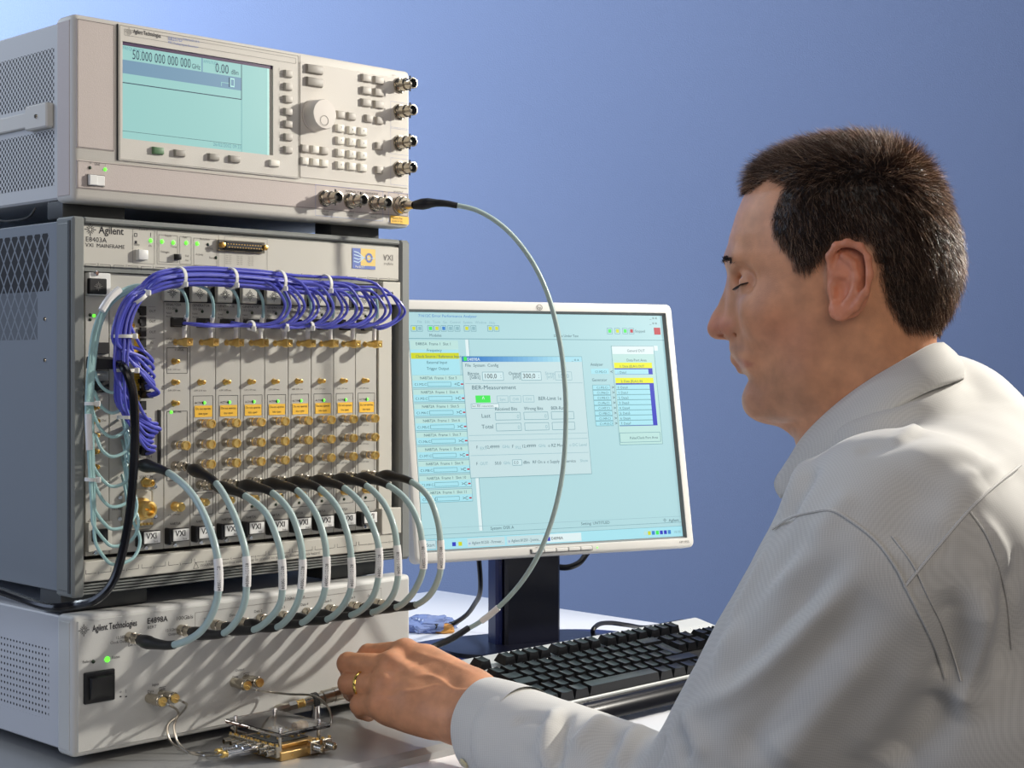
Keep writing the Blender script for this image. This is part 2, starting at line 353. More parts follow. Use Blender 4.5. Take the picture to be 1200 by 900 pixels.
lcd('lcd_glow', (152, 204, 200)); lcd('lcd_band', (116, 152, 178))
lcd('lcd_ink', (48, 66, 88)); lcd('lcd_soft', (104, 156, 168)); mat('bezel_purple', rgb(70, 44, 84), .4)
lcd('lcd_lite', (182, 234, 226))
sc = MB(); y = -.0004
sc.quad(ox0, ox1, oz0, oz1, .0008, 'bezel_purple')
lx1 = ox1-.004; sc.quad(ox0, lx1, oz0, oz1-.0035, y, 'lcd_glow')
def Ls(px, py): return L(px, py, .0004)
w_ = lx1-ox0; hgt = oz1-.0035-oz0; top = oz1-.0035
def R_(f0, f1, g0, g1, name, yy=-.0006): sc.quad(ox0+w_*f0, ox0+w_*f1, top-hgt*g1, top-hgt*g0, yy, name)
sc.quad(ox0, ox1, oz1-.0035, oz1, y-.0001, 'bezel_purple'); R_(0, .80, .155, .30, 'lcd_band'); R_(0, .80, .395, .405, 'lcd_ink'); R_(.798, .803, 0, .40, 'lcd_ink'); R_(.522, .530, .0, .155, 'lcd_band')
R_(.80, .803, .40, 1.0, 'lcd_soft'); R_(0, .80, .915, .919, 'lcd_ink'); R_(.985, 1, 0, 1, 'lcd_lite')
R_(.655, .66, .24, .28, 'lcd_glow', -.0008); R_(.655, .71, .235, .243, 'lcd_glow', -.0008); R_(.71, .716, .17, .28, 'lcd_ink', -.0008); R_(.72, .75, .175, .275, 'lcd_lite', -.0008); R_(.725, .745, .19, .26, 'lcd_band', -.0009)
sc.text('FREQUENCY', ox0+w_*.004, top-hgt*.045, .0042, -.0008, 'lcd_soft', wx=1)
sc.text('50.000 000 000 000', ox0+w_*.065, top-hgt*.135, .0135, -.0009, 'lcd_ink', wx=.62)
sc.text('GHz', ox0+w_*.455, top-hgt*.135, .0072, -.0009, 'lcd_ink', wx=.75)
sc.text('AMPLITUDE', ox0+w_*.535, top-hgt*.05, .0042, -.0008, 'lcd_soft', wx=.8)
sc.text('0.00', ox0+w_*.615, top-hgt*.135, .0135, -.0009, 'lcd_ink', wx=.72); sc.text('dBm', ox0+w_*.725, top-hgt*.13, .0072, -.0009, 'lcd_ink', wx=.72)
sc.text('26/02/2002 09:33', ox0+w_*.60, top-hgt*.965, .0052, -.0009, 'lcd_soft', wx=.95)
sc.build('display_screen', SG, smooth=0)
# keys
def key(px, py, wpx, hpx, mname, name='key', d=.004, base=0.0, r=.0006):
    s, z = L(px, py, base+d); s2 = L(px+wpx, py, base+d)[0]
    zz = L(px, py-hpx/2, base+d)[1]-L(px, py+hpx/2, base+d)[1]
    wm_ = s2-s; o = mk_btn(wm_, zz, d, mname, r).build(name, SG, (s, -base, z)); return o
for (x, y_) in ((340, 86.1), (340, 101.3), (340, 116), (340, 130.7), (340, 145.3), (340, 160.5), (340, 175.5)): key(x-1, y_, 9.2, 9, 'key_grey', 'soft_key', base=.0022)
o = key(186.7, 176.4, 13, 9, 'key_green', 'preset_key', base=.0022); o['label'] = 'green preset key'
for (x, y_) in ((212, 179.3), (251.8, 183.8), (276, 186.2)): key(x, y_, 12.5, 8.5, 'key_dark', 'menu_key', base=.0022)
key(322.7, 191.2, 11.5, 8, 'key_light', 'return_key', base=.0022)
def Z5(x, y_): return 340+x/5.627, 60+y_/5.627
for p in ((170, 118), (170, 202)): x, y_ = Z5(*p); key(x, y_, 19, 11, 'key_dark', 'wide_key', base=.001)
for p in ((103, 640), (232, 655)): x, y_ = Z5(*p); key(x, y_, 8.6, 9.6, 'key_grey', 'menu_key', base=.001)
for p in ((172, 647), (103, 723), (172, 731), (232, 738)): x, y_ = Z5(*p); key(x, y_, 8.6, 9.6, 'key_light', 'arrow_key', base=.001)
NUM = [('7', 337, 507), ('8', 413, 519), ('9', 486, 528), ('4', 337, 588), ('5', 413, 598), ('6', 486, 608), ('1', 337, 669), ('2', 413, 679), ('3', 486, 688), ('0', 337, 751), ('.', 413, 759), ('-', 486, 768)]
lt = MB()
for (c, x, y_) in NUM:
    X, Y_ = Z5(x, y_); key(X, Y_, 9, 9.6, 'key_light', 'number_key', base=.001); s, z = L(X, Y_, .005); lt.text(c, s, z-.0006, .0032, -.0053, 'ink', 'CENTER')
for p in ((340, 417), (412, 428)): x, y_ = Z5(*p); key(x, y_, 9.4, 9.6, 'key_grey', 'menu_key', base=.001)
for p in ((510, 176), (592, 190), (510, 259), (592, 271), (510, 338), (592, 351)): x, y_ = Z5(*p); key(x, y_, 11, 9.5, 'key_grey', 'menu_key', base=.001)
for p in ((527, 443), (596, 456), (596, 624), (596, 782)): x, y_ = Z5(*p); key(x, y_, 8.2, 9.4, 'key_grey', 'menu_key', base=.001)
# knob
s, z = L(380.2, 133.8, .018)
kb = MB(); kb.lathe([(0, .0172), (.002, .0174), (.0025, .0166), (.0165, .0160), (.0180, .0152), (.0182, .0001)], (s, -.001, z), AXN, 40, 'knob', caps=False)
ko = kb.build('tuning_knob', SG)
s2, z2 = L(379.5, 141.5, .0183); MB().lathe([(0, .0052), (.0006, .0056), (.0003, .0046), (-.0001, .002), (-.0002, .0001)], (s2, -.0188, z2), AXN, 24, 'knob_dark', caps=False).build('finger_dimple', ko)
# rocker and lamps
s, z = L(114, 211.3, .004); wv = L(124, 211, .004)[0]-L(104, 211, .004)[0]
r_ = MB(); r_.box(s-wv/2, s+wv/2, -.002, 0, z-.0055, z+.0055, 'ink_soft'); r_.box(s-wv/2+.0005, s, -.005, 0, z-.0048, z+.0048, 'white_plastic', .0006); r_.box(s, s+wv/2-.0005, -.0035, 0, z-.0048, z+.0048, 'white_plastic', .0006); r_.build('power_rocker', SG)
s, z = L(122.6, 198.6); P_led.put(SG, (s, -.0008, z)); s, z = L(104.8, 196.6); P_ledoff.put(SG, (s, -.0008, z))
for p in ((467.3, 100.3), (467.3, 131.6), (467, 167.8), (467, 198.2), (380, 232.7), (409.5, 235.8), (438, 238.9)): s, z = L(*p); P_bnc.put(SG, (s, -.001, z)).scale = (1.12, .92, 1.12)
s, z = L(466.5, 241)
rf = MB(); rf.lathe([(0, .0102), (.003, .0102), (.0034, .0094), (.010, .0094), (.0105, .0084), (.0125, .0084), (.0125, .005), (.011, .004)], (s, -.001, z), AXN, 28, 'nickel'); rf.lathe([(.011, .0040), (.018, .0040), (.0182, .0034)], (s, -.001, z), AXN, 16, 'gold')
RFS, RFZ = s, z+G0; rf.build('rf_connector', SG)
# lettering
fy = -.0012
lt.spark(*L(151, 37.5, .0025), .0042, -.0027, 'ink_soft')
s, z = L(156, 38.8, .0025); lt.btext('Agilent Technologies', s, z, .0056, -.0027, 'ink', wx=.66)
s, z = L(197, 47.5, .0025); lt.text('E8257D', s, z+.0008, .0046, -.0027, 'ink_blue', wx=1.1); lt.text('PSG Analog Signal Generator', s, z-.0025, .0030, -.0027, 'ink_blue')
s, z = L(214, 48, .0025); lt.text('250kHz-50 GHz', s, z+.001, .0030, -.0027, 'ink_blue')
s, z = L(110, 193.5); lt.text('LINE', s, z, .003, fy, 'ink')
s, z = L(104.5, 192); lt.text('o', s, z, .003, fy, 'ink'); s, z = L(122, 194); lt.text('|', s, z, .003, fy, 'ink')
for (x, y_) in ((340, 86.1), (340, 101.3), (340, 116), (340, 130.7), (340, 145.3), (340, 160.5), (340, 175.5)):
    s, z = L(x, y_, .0025); lt.line(s-.0145, z+.004, s-.0145, z-.0022, -.0027, .0003, 'ink_soft'); lt.line(s-.0145, z-.0022, s-.007, z-.0022, -.0027, .0003, 'ink_soft')
s, z = L(424, 227, .001); lt.text('INTERNAL PULSE GENERATOR', s, z, .0034, fy, 'ink', 'CENTER')
for (x, t1) in ((380, 'SYNC OUT'), (409, 'VIDEO OUT'), (437, 'PULSE OUT')):
    s, z = L(x, 248.5+(x-380)*.06); lt.text(t1, s, z, .0022, fy, 'ink', 'CENTER'); lt.text('TRIGGER', s, z-.0032, .0022, fy, 'ink', 'CENTER')
s, z = L(464, 90); lt.text('EXT 1', s-.004, z, .0024, fy, 'ink_soft', 'CENTER')
x0_, z0_ = L(369, 252.5); x1_, z1_ = L(448, 218); lt.frame(x0_, x1_, z0_, z0_+.033, fy, .0003, 'ink_blue'); x2_, _ = L(454.5, 220); lt.frame(x2_, x2_+.031, z0_, z0_+.033, fy, .0003, 'ink_blue')
s, z = L(466, 227); lt.text('RF OUTPUT', s, z+.001, .0026, fy, 'ink', 'CENTER'); lt.text('50', s, z-.0022, .0024, fy, 'ink', 'CENTER')
for (x, y0, y1) in ((457, 190, 216), (457, 120, 150), (457, 155, 180)):
    s, z = L(x, y1); lt.frame(s, s+.028, z, z+.030, fy, .0002, 'ink_blue')
for (a0, a1, b0, b1) in ((sA, sB, zbt, L(89, 21)[1]), (x0, L(478, 200)[0], zlow, zs-.004)): lt.frame(a0+.001, a1-.001, b0+.001, b1-.001, -.0011, .0005, 'ink_soft')
lt.frame(bx0-.0012, bx0-.0004, bz0, bz1, -.0005, .0010, 'mf_dark'); lt.line(x1+.001, bz0, x1+.001, bz1, -.0024, .0008, 'ink_soft')
lt.build('panel_lettering', SG, smooth=0)
s, z = L(457, 261.5); ys = MB(); ys.quad(s, s+.027, z, z+.0085, -.0013, 'yellow'); ys.text('Reverse Pwr', s+.002, z+.005, .0030, -.0015, 'ink'); ys.text('0.5W 0V DC', s+.002, z+.0015, .0030, -.0015, 'ink'); ys.build('yellow_warning_sticker', SG, smooth=0)
for (a0, a1, b0, b1) in ((.006, .075, .03, .06), (.335, .405, .03, .06), (.006, .075, .38, .42), (.335, .405, .38, .42)): MB().taper(a0, a1, b0, b1, -.0141, .004, 0, 'mf_dark', r=.002).build('foot', SG)
MB().tube([(.008, .085, .0), (.004, .088, -.008), (.004, .12, -.011), (.006, .16, -.007), (.006, .17, 0)], .0012, 'black').build('tilt_bail', SG)

# ============================================================ MIDDLE: MAINFRAME
M0 = CAMZ-.2225; MH = .3612; MW = .426
MF = empty('card_cage', Wd(0, 0, M0), TH, 'grey card cage mainframe full of plug-in cards in the middle of the stack', 'mainframe')
def LM(px, py, d=0): return L(px, py, d, M0)
REC = -.010                                  # cards sit 10 mm behind the frame
cb = MB(); cb.box(.003, MW-.003, .030, .56, .003, MH-.003, 'mf_side', .001); cb.build('cabinet', MF)
xL = LM(99.6, 450)[0]; xR = LM(469.5, 450)[0]
zt = LM(99.6, 262)[1]; zb = LM(99.6, 686)[1]
f = MB(); f.box(0, xL, 0, .032, 0, MH, 'mf_grey', .002); f.box(xR, MW, 0, .032, 0, MH, 'mf_grey', .003)
f.box(-.0008, .002, .005, .027, .006, MH-.006, 'mf_grey', .0005); f.box(-.001, .0, .0045, .0085, .004, MH-.004, 'mf_dark')
f.box(xL, xR, .001, .030, zt+.001, MH, 'mf_grey', .0015); f.box(xL, xR, .006, .030, zt-.003, zt+.002, 'mf_grey')
f.build('front_frame', MF)
zp1 = zt-.002; zp0 = LM(99.6, 311)[1]
MB().box(xL, xR, .003, .030, zp0, zp1, 'mf_panel', .0006).build('control_panel', MF)
MB().box(xL, xR, .006, .030, zp0-.005, zp0, 'mf_grey').build('upper_rail', MF)
zc1 = zp0-.005; zc0 = LM(99.6, 655)[1]
# lower lip and vent ribs
zl0 = LM(99.6, 683)[1]
MB().box(xL, xR, .002, .03, zl0, zc0-.003, 'mf_panel', .001).build('slot_number_strip', MF)
rb = MB(); rb.box(xL, xR, .012, .03, 0, zl0, 'mf_dark')
for k in range(4): z = .001+k*(zl0-.002)/4; rb.box(xL, MW-.012, .004+.001*(3-k), .014, z, z+(zl0-.002)/4*.6, 'mf_grey', .0006)
rb.build('vent_ribs', MF)
MB().box(xL, xR, .016, .030, zc0-.004, zc1, 'void').build('cage_back', MF)
# plug-in cards
DIV = [99.8, 128, 192, 222.6, 251.8, 281, 309.5, 338, 365.8, 393, 418.5, 441.5]
XS = [LM(p, 450, REC)[0] for p in DIV]
pitch = (XS[-1]-XS[2])/9
XS = XS[:3]+[XS[2]+pitch*(k+1) for k in range(9)]
CF = .010
def row(px, py): return LM(px, py, -CF)[1]
zTop = zc1-.0005; zBot = zc0+.001
zstrip1 = row(200, 332); zstrip0 = row(200, 354)
# heights measured once on the analyser column (px 204) or a generator column (px 235)
H = dict(port=row(205, 377.8), ra=row(205, 401), c1=row(204, 423.6), c2=row(204, 448), c3=row(204, 472.5), c4=row(208, 521.2), c5=row(208, 545.7), low=row(203, 593.5),
         g1=row(233, 448), lab=row(237, 482), led=row(239, 472), g2=row(233, 496), g3=row(233, 520), g4=row(233, 543), g5=row(236, 568), g6=row(238, 588), name=row(240, 612), vxi=row(240, 623))
P_plug = Proto('sfp_cage', lambda: MB().box(-.0075, .0075, -.006, 0, -.0048, .0048, 'black', .0006))
P_screw = Proto('captive_screw', lambda: MB().lathe([(0, .0024), (.002, .0024), (.0026, .0018), (.0026, .0001)], (0, 0, 0), AXN, 12, 'chrome'))
cards = []
def card(k, x0, x1, label):
    m = MB(); m.box(x0+.0003, x1-.0003, CF, .016, zBot, zTop, 'mf_module', .0004)
    o = m.build('plug_in_card', MF); o['label'] = label; cards.append(o); return o
def vxi(cd, xc):
    m = MB(); m.box(xc-.0075, xc+.0125, CF-.0085, CF-.001, H['vxi']-.0065, H['vxi']+.0065, 'black', .0006)
    m.box(xc-.0068, xc+.0119, CF-.0092, CF-.0080, H['vxi']-.0058, H['vxi']+.0058, 'white_plastic', .0004)
    m.box(xc-.0118, xc-.0086, CF-.010, CF, H['vxi']-.009, H['vxi']+.0075, 'black', .001); m.box(xc-.0085, xc-.003, CF-.006, CF, H['vxi']-.004, H['vxi']+.006, 'black', .001)
    m.btext('VXI', xc-.0048, H['vxi']-.0012, .0082, CF-.0094, 'ink', wx=.95); m.text('bus', xc+.004, H['vxi']-.0050, .0034, CF-.0094, 'ink_soft')
    m.build('ejector_handle', cd); P_screw.put(cd, (xc, CF, H['vxi']-.0105))
def spark_button(cd, xc, z, wd=.0095, hg=.0085, y0=.004):
    m = MB(); m.box(xc-wd, xc+wd, y0, CF, z-hg, z+hg, 'chrome' if False else 'mf_panel', .0008); m.spark(xc, z, .0058, y0-.0002, 'ink'); m.build('logo_button', cd)
def cardtext(cd, items):
    m = MB()
    for (t, x, z, sz, c) in items: m.text(t, x, z, sz, CF-.0002, c)
    return m
# card 0: controller
c0 = card(0, XS[0], XS[1], 'narrow controller card at the left end'); xm = (XS[0]+XS[1])/2
b = MB(); b.box(XS[0]-.0005, XS[1]-.003, .002, CF, row(110, 346), row(110, 320), 'white_plastic', .0008)
s, z = LM(114.6, 335.5); b.box(s-.0095, s+.0095, -.001, .004, z-.0075, z+.0075, 'black', .0008); b.spark(s, z, .0045, -.0013, 'ink_soft'); b.build('ejector_tab', c0); P_screw.put(c0, (s-.001, .002, z+.0125))
b = MB(); s, z = LM(117, 627, 0); b.box(XS[0]-.0005, XS[1]-.001, .003, CF, z-.016, z+.012, 'mf_panel', .0005); b.box(s-.007, s+.009, -.001, .004, z-.0065, z+.0055, 'black', .001); b.build('ejector_tab', c0)
s, z = LM(113, 648); P_screw.put(c0, (s, .003, z))
for py in (405, 425, 450): s, z = LM(117, py+3, -CF); MB().box(s-.006, s+.008, CF-.004, CF, z-.0055, z+.0055, 'black', .0004).build('socket', c0)
for (x, y_) in ((110, 370),): s, z = LM(x, y_, -CF); P_led.put(c0, (s, CF, z))
for (x, y_) in ((105.5, 369), (105.5, 374.5)): s, z = LM(x, y_, -CF); P_ledoff.put(c0, (s, CF, z))
for py in (477, 493, 510, 529, 547): s, z = LM(110, py, -CF); P_sma.put(c0, (s, CF, z)).scale = (.7, .7, .7)
b = cardtext(c0, [('Trig In', XS[0]+.012, row(115, 478), .003, 'ink'), ('Trig Out', XS[0]+.012, row(115, 494), .003, 'ink'), ('Clk Out', XS[0]+.012, row(115, 511), .003, 'ink'), ('Agilent', XS[0]+.012, row(117, 613), .0042, 'ink'), ('E8491B', XS[0]+.012, row(117, 619), .004, 'ink')])
b.spark(XS[0]+.005, row(103, 614), .005, CF-.0002, 'ink'); b.build('card_lettering', c0, smooth=0)
# card 1: clock module with the expander sockets
c1 = card(1, XS[1], XS[2], 'wide clock card with the column of expander sockets')
for (x, y_) in ((150, 381.7), (150, 394)): s, z = LM(x, y_, -CF); P_sma.put(c1, (s, CF, z)).scale = (.8, .8, .8)
for k, py in enumerate([364, 376.5, 389, 401.5, 414, 432, 446, 460, 475, 489, 501, 513, 527]):
    s, z = LM(165.5, py, -CF); mm = MB(); mm.box(s-.0022, s+.0042, CF-.003, CF, z-.0046, z+.0044, 'black', .0003); mm.box(s-.0040, s-.0020, CF-.0042, CF, z-.0022, z+.0020, 'black', .0003); mm.build('fibre_socket', c1)
s, z = LM(157, 395, -CF); s0 = s; z2 = LM(157, 470, -CF)[1]
b = MB(); b.quad(s, s+.006, z2, z+.004, CF-.0003, 'yellow')
for k in range(18): b.text('x level', s+.001, z2+.002+k*.003, .0018, CF-.0005, 'ink')
b.build('yellow_level_strip', c1, smooth=0)
s, z = LM(193, 512, -CF); MB().box(s-.0085, s-.0055, CF-.002, CF, z-.027, z+.027, 'black').build('slot_seam', c1)
b = cardtext(c1, [('OUT', XS[2]-.017, row(180, 366), .0036, 'ink'), ('OUT', XS[2]-.017, row(180, 378), .0036, 'ink'), ('OUT', XS[2]-.017, row(180, 390.5), .0036, 'ink'), ('IN', XS[2]-.016, row(180, 403), .0036, 'ink'),
     ('TRIG OUT', XS[2]-.030, row(175, 537), .0036, 'ink'), ('START IN', XS[2]-.028, row(175, 560), .0036, 'ink'), ('PROBE', XS[1]+.003, row(136, 598), .0036, 'ink'), ('OFF', XS[2]-.014, row(186, 563), .003, 'ink')])
for py in (359.5, 372, 384, 396.5, 409): z = row(180, py); b.line(XS[2]-.018, z, XS[2]-.010, z, CF-.0002, .0003, 'ink_soft')
b.build('card_lettering', c1, smooth=0)
s, z = LM(170, 565.5, -CF); P_sma.put(c1, (s, CF, z)).scale = (1.1, 1.1, 1.1)
s, z = LM(172, 543, -CF); P_sma.put(c1, (s, CF, z))
b = MB(); s, z = LM(163, 596, -CF); b.box(s-.020, s+.014, CF-.0035, CF, z-.020, z+.019, 'mf_panel', .003); b.build('probe_recess', c1)
b = MB(); b.lathe([(0, .011), (.004, .011), (.0045, .0085), (.016, .0085), (.0165, .0060), (.012, .0055), (.012, .0001)], (s, CF-.003, z), AXN, 20, 'gold', caps=False); b.lathe([(.012, .0014), (.0165, .0012)], (s, CF-.003, z), AXN, 8, 'gold_dark')
for k in range(7): b.box(s-.014+k*.004, s-.0115+k*.004, CF-.006, CF-.003, z-.0165, z-.014, 'gold', .0004)
b.build('probe_connector', c1)
for (x, y_) in ((140, 583), (139.5, 608), (181, 605), (181, 570)): s, z = LM(x, y_, -CF); P_screw.put(c1, (s, CF, z))
# cards 2..10: analyser and eight generators
KC = []
for k in range(9):
    x0, x1 = XS[2+k], XS[3+k]; xa = x0+.0135; KC.append(xa)
    cd = card(2+k, x0, x1, 'analyser card' if k == 0 else None or 'generator card')
    if k: del cd['label']
    b = MB(); b.box(x0, x1, .0085, CF, zstrip0, zstrip1, 'black', .0003); b.build('handle_strip', cd)
    spark_button(cd, x0+.0075 if k else x0+.006, (zstrip0+zstrip1)/2)
    o = P_plug.put(cd, (xa+.001, CF, H['port']))
    P_sma.put(cd, (xa, CF, H['ra']))
    P_ledoff.put(cd, (xa+.0010, CF, row(235, 365)))
    b = cardtext(cd, [('ANALYZER' if k == 0 else 'GENERATOR', x0+.0025, row(205, 358.5), .0036, 'ink'), ('13.5 Gb/s', x0+.0025, row(205, 362.7), .0033, 'ink'), ('Failed', x0+.0025, row(205, 368), .0027, 'ink'), ('Access', x0+.0025, row(205, 372), .0027, 'ink'), ('N4873A' if k == 0 else 'N4872A', x0+.007, H['name'], .0036, 'ink')])
    yy = CF-.0002
    if k == 0:
        b.text('GIGA', x0+.0025, row(196, 398), .0028, yy, 'ink'); b.text('CLK IN', x0+.0025, row(196, 402), .0028, yy, 'ink')
        b.frame(x0+.0035, x1-.0035, row(205, 437.5), row(205, 407.5), yy, .0005, 'ink'); b.text('STATUS', xa-.001, row(206, 411), .003, yy, 'ink')
        b.frame(x0+.0035, x1-.0035, row(205, 563), row(205, 482), yy, .0005, 'ink'); b.text('ACTIVE', xa-.003, row(206, 484), .003, yy, 'ink')
        for q in ('c1', 'c2', 'c3'): P_sma.put(cd, (xa-.002, CF, H[q])); b.text('-2.0V..3.3V max', xa-.0095, H[q]-.0088, .0024, yy, 'ink')
        P_cap.put(cd, (xa-.001, CF, H['c4'])); P_k.put(cd, (xa-.001, CF, H['c5'])); P_low.put(cd, (xa-.001, CF, H['low'])); b.text('-2.0V..3.3V max', xa-.0095, H['low']-.009, .0024, yy, 'ink')
        P_led.put(cd, (x0+.0085, CF, row(200, 483)));
    else:
        P_sma.put(cd, (xa-.002, CF, H['g1'])); b.text('-2.0V..3.3V max', xa-.0095, H['g1']-.0092, .0024, yy, 'ink')
        b.frame(x0+.0035, x1-.0035, row(235, 575), row(235, 464), yy, .0005, 'ink'); b.text('ACTIVE', xa-.008, H['led']-.001, .003, yy, 'ink')
        P_led.put(cd, (xa+.0035, CF, H['led'])); P_ledoff.put(cd, (xa+.0026, CF+.0003, H['led']))
        l = MB(); l.quad(x0+.0052, x0+.0262, H['lab']-.0058, H['lab']+.0058, CF-.0006, 'yellow'); l.text('Do not operate', x0+.0062, H['lab']+.0016, .0034, CF-.0008, 'ink', wx=.85); l.text('into open', x0+.0095, H['lab']-.0034, .0034, CF-.0008, 'ink', wx=.85); l.build('yellow_warning_label', cd, smooth=0)
        for q in ('g2', 'g3', 'g4'): P_cap.put(cd, (xa-.002, CF, H[q])); b.text('-2.0V..3.3V max', xa-.0095, H[q]-.0088, .0024, yy, 'ink')
        P_k.put(cd, (xa-.002, CF, H['g5']))
        P_low.put(cd, (xa, CF, H['g6'])).scale = (.8, .8, .8); b.frame(x0+.0035, x1-.0035, row(238, 603), row(238, 578), yy, .0005, 'ink'); P_ledoff.put(cd, (xa+.001, CF, row(238, 598)))
    b.build('card_lettering', cd, smooth=0)
    vxi(cd, x0+.012)
vxi(c1, XS[2]-.0215)
# blank filler and right hand blank
MB().box(XS[11]+.001, xR-.006, CF-.002, .016, zBot, zTop, 'mf_panel', .0006).build('blank_filler', MF)
s, z = LM(456, 344, 0); b = MB(); b.box(s-.010, s+.016, -.001, CF, z-.012, z+.013, 'mf_panel', .0006); b.build('filler_tab', MF); s, z = LM(457, 344); P_screw.put(MF, (s, -.001, z))
MB().box(XS[11]-.001, xR+.001, 0, CF, LM(452, 620)[1]-.006, LM(452, 596)[1], 'mf_panel', .0006).build('filler_tab', MF)
# control panel fittings
def pt(px, py, d=-.003): return LM(px, py, d)
lt = MB(); yy = .0028
lt.spark(*pt(105.8, 269), .0062, yy, 'ink'); s, z = pt(115.5, 273.5); lt.btext('Agilent', s, z, .0100, yy, 'ink', wx=.95)
s, z = pt(100, 282.8); lt.text('E8403A', s, z, .0066, yy, 'ink', wx=1.1); s, z = pt(100, 289); lt.text('VXI  MAINFRAME', s, z, .0052, yy, 'ink', wx=1.08)
s, z = pt(163, 269.5); lt.text('Power', s, z, .0040, yy, 'ink'); s, z = pt(157, 287.5); lt.text('Stdby', s, z, .0028, yy, 'ink'); s, z = pt(174, 289); lt.text('On', s, z, .0028, yy, 'ink')
s, z = pt(157.5, 277); lt.frame(s, s+.003, z, z+.003, yy, .0005, 'ink'); lt.quad(s+.0002, s+.0028, z-.007, z-.0042, yy, 'ink'); s, z = pt(176.5, 277.5); lt.line(s, z, s, z+.004, yy, .0006, 'ink')
for (xa_, ya_, xb_, yb_) in ((155.5, 268, 181, 309.5), (184, 270, 256, 313), (186, 275, 208, 308), (210.5, 277, 224, 310), (227, 279, 254, 312)):
    a = pt(xa_, ya_); b_ = pt(xb_, yb_); lt.frame(a[0], b_[0], b_[1], a[1], yy, .0004, 'ink_soft')
for (t, x, y_) in (('Normal', 214, 272.8), ('Supply', 193, 277), ('Fans', 214, 279), ('Backplane', 234, 281), ('Voltages', 188, 296), ('Temp', 200, 290), ('SYSFAIL', 240, 292), ('Activity', 229, 299), ('Full', 217, 301), ('Var', 217, 306), ('Reset', 245, 303), ('Diagnostic', 270, 276)):
    s, z = pt(x, y_); lt.text(t, s, z, .0030, yy, 'ink_soft')
for k in range(13):                                            # slot brackets above and below
    s0 = xL+.002+k*.0306
    for (zz, sg) in ((pt(99.6, 310)[1]+.0008, -1), (LM(99.6, 673, -.002)[1], 1)):
        y2 = yy if sg < 0 else .0018
        if s0+.028 < xR:
            lt.line(s0, zz, s0+.0115, zz, y2, .0004, 'ink'); lt.line(s0+.0155, zz, s0+.027, zz, y2, .0004, 'ink')
            lt.line(s0, zz, s0, zz+sg*.004, y2, .0004, 'ink'); lt.line(s0+.027, zz, s0+.027, zz+sg*.004, y2, .0004, 'ink')
            lt.text(str(k), s0+.0135, zz-.0012, .0034, y2, 'ink', 'CENTER')
for i in range(3):
    for j in range(5): s, z = pt(268+i*13, 300+j*2.4+i*.9); lt.text('Out 1 2 3', s-.004, z, .0018, yy, 'ink_soft')
a = pt(263, 277); b_ = pt(313, 317); lt.frame(a[0], b_[0], b_[1], a[1], yy, .0003, 'ink_soft')
s, z = LM(228.5, 665, -.002); z -= .0
lt.text('WARNING: Hazardous voltages may be present on terminals. Potential shock hazard.', s+.006, z, .0044, .0018, 'ink_soft', wx=1.0); lt.text('Do not remove covers. Backplane and secondary wiring at high current.', s+.040, z-.0062, .0044, .0018, 'ink_soft')
lt.line(s-.002, z-.001, s+.004, z-.001, .0018, .0005, 'ink'); lt.line(s-.002, z-.001, s+.001, z+.005, .0018, .0005, 'ink'); lt.line(s+.004, z-.001, s+.001, z+.005, .0018, .0005, 'ink')
lt.build('panel_lettering', MF, smooth=0)
def btn(px, py, wm, hm, d, mt, nm): s, z = pt(px, py, -.003+d); return MB().taper(-wm/2, wm/2, -d, 0, -hm/2, hm/2, .0005, mt, 'y', .0006).build(nm, MF, (s, .003, z))
btn(168.5, 298.5, .0115, .0105, .006, 'white_plastic', 'power_button'); btn(210.5, 301, .006, .0065, .006, 'black', 'fan_switch')
for (x, y_) in ((176.6, 282), (189.8, 283), (203, 284.3), (218.2, 284.6), (231, 285.5)): s, z = pt(x, y_); P_led.put(MF, (s, .003, z)).scale = (1.15, 1, 1.3)
for (x, y_) in ((243.5, 286.5), (253, 302)): s, z = pt(x, y_); P_ledoff.put(MF, (s, .003, z))
b = MB(); s, z = pt(285, 288.8, .002); b.box(s-.030, s+.029, -.001, .003, z-.0058, z+.0058, 'nickel', .001); b.box(s-.024, s+.023, -.005, -.0005, z-.0042, z+.0042, 'black', .0015)
for k in range(13): b.box(s-.0215+k*.0034, s-.020+k*.0034, -.0053, -.0045, z+.0010, z+.0018, 'gold_dark'); b.box(s-.020+k*.0034, s-.0185+k*.0034, -.0053, -.0045, z-.0022, z-.0014, 'gold_dark')
for q in (-.027, .026): b.lathe([(0, .0030), (.005, .0030), (.0052, .0022)], (s+q, -.001, z), AXN, 6, 'gold_dark')
b.build('diagnostic_port', MF)
mat('stk_blue', rgb(98, 118, 186), .5); mat('stk_yellow', rgb(226, 196, 110), .5); mat('stk_light', rgb(190, 215, 235), .5)
a = pt(412.5, 290.5); b_ = pt(439.5, 316); sx0, sz1 = a[0], a[1]; sx1 = b_[0]; sz0 = b_[1]; st = MB(); mid = sx0+(sx1-sx0)*.36; hh = sz1-sz0; ww = sx1-sx0; y3 = .0024
st.quad(sx0, mid, sz0, sz1, y3, 'stk_blue'); st.quad(mid, sx1, sz0, sz1, y3, 'stk_yellow'); st.quad(mid, sx1, sz0, sz0+hh*.16, y3-.0001, 'stk_blue')
for k in range(4): zq = sz0+hh*(.30+.16*k); st.line(sx0+ww*.06, zq+hh*.06, sx0+ww*.26, zq, y3-.0002, hh*.055, 'stk_light'); st.line(sx0+ww*.26, zq, sx0+ww*.5, sz0+hh*.55, y3-.0002, hh*.045, 'stk_light')
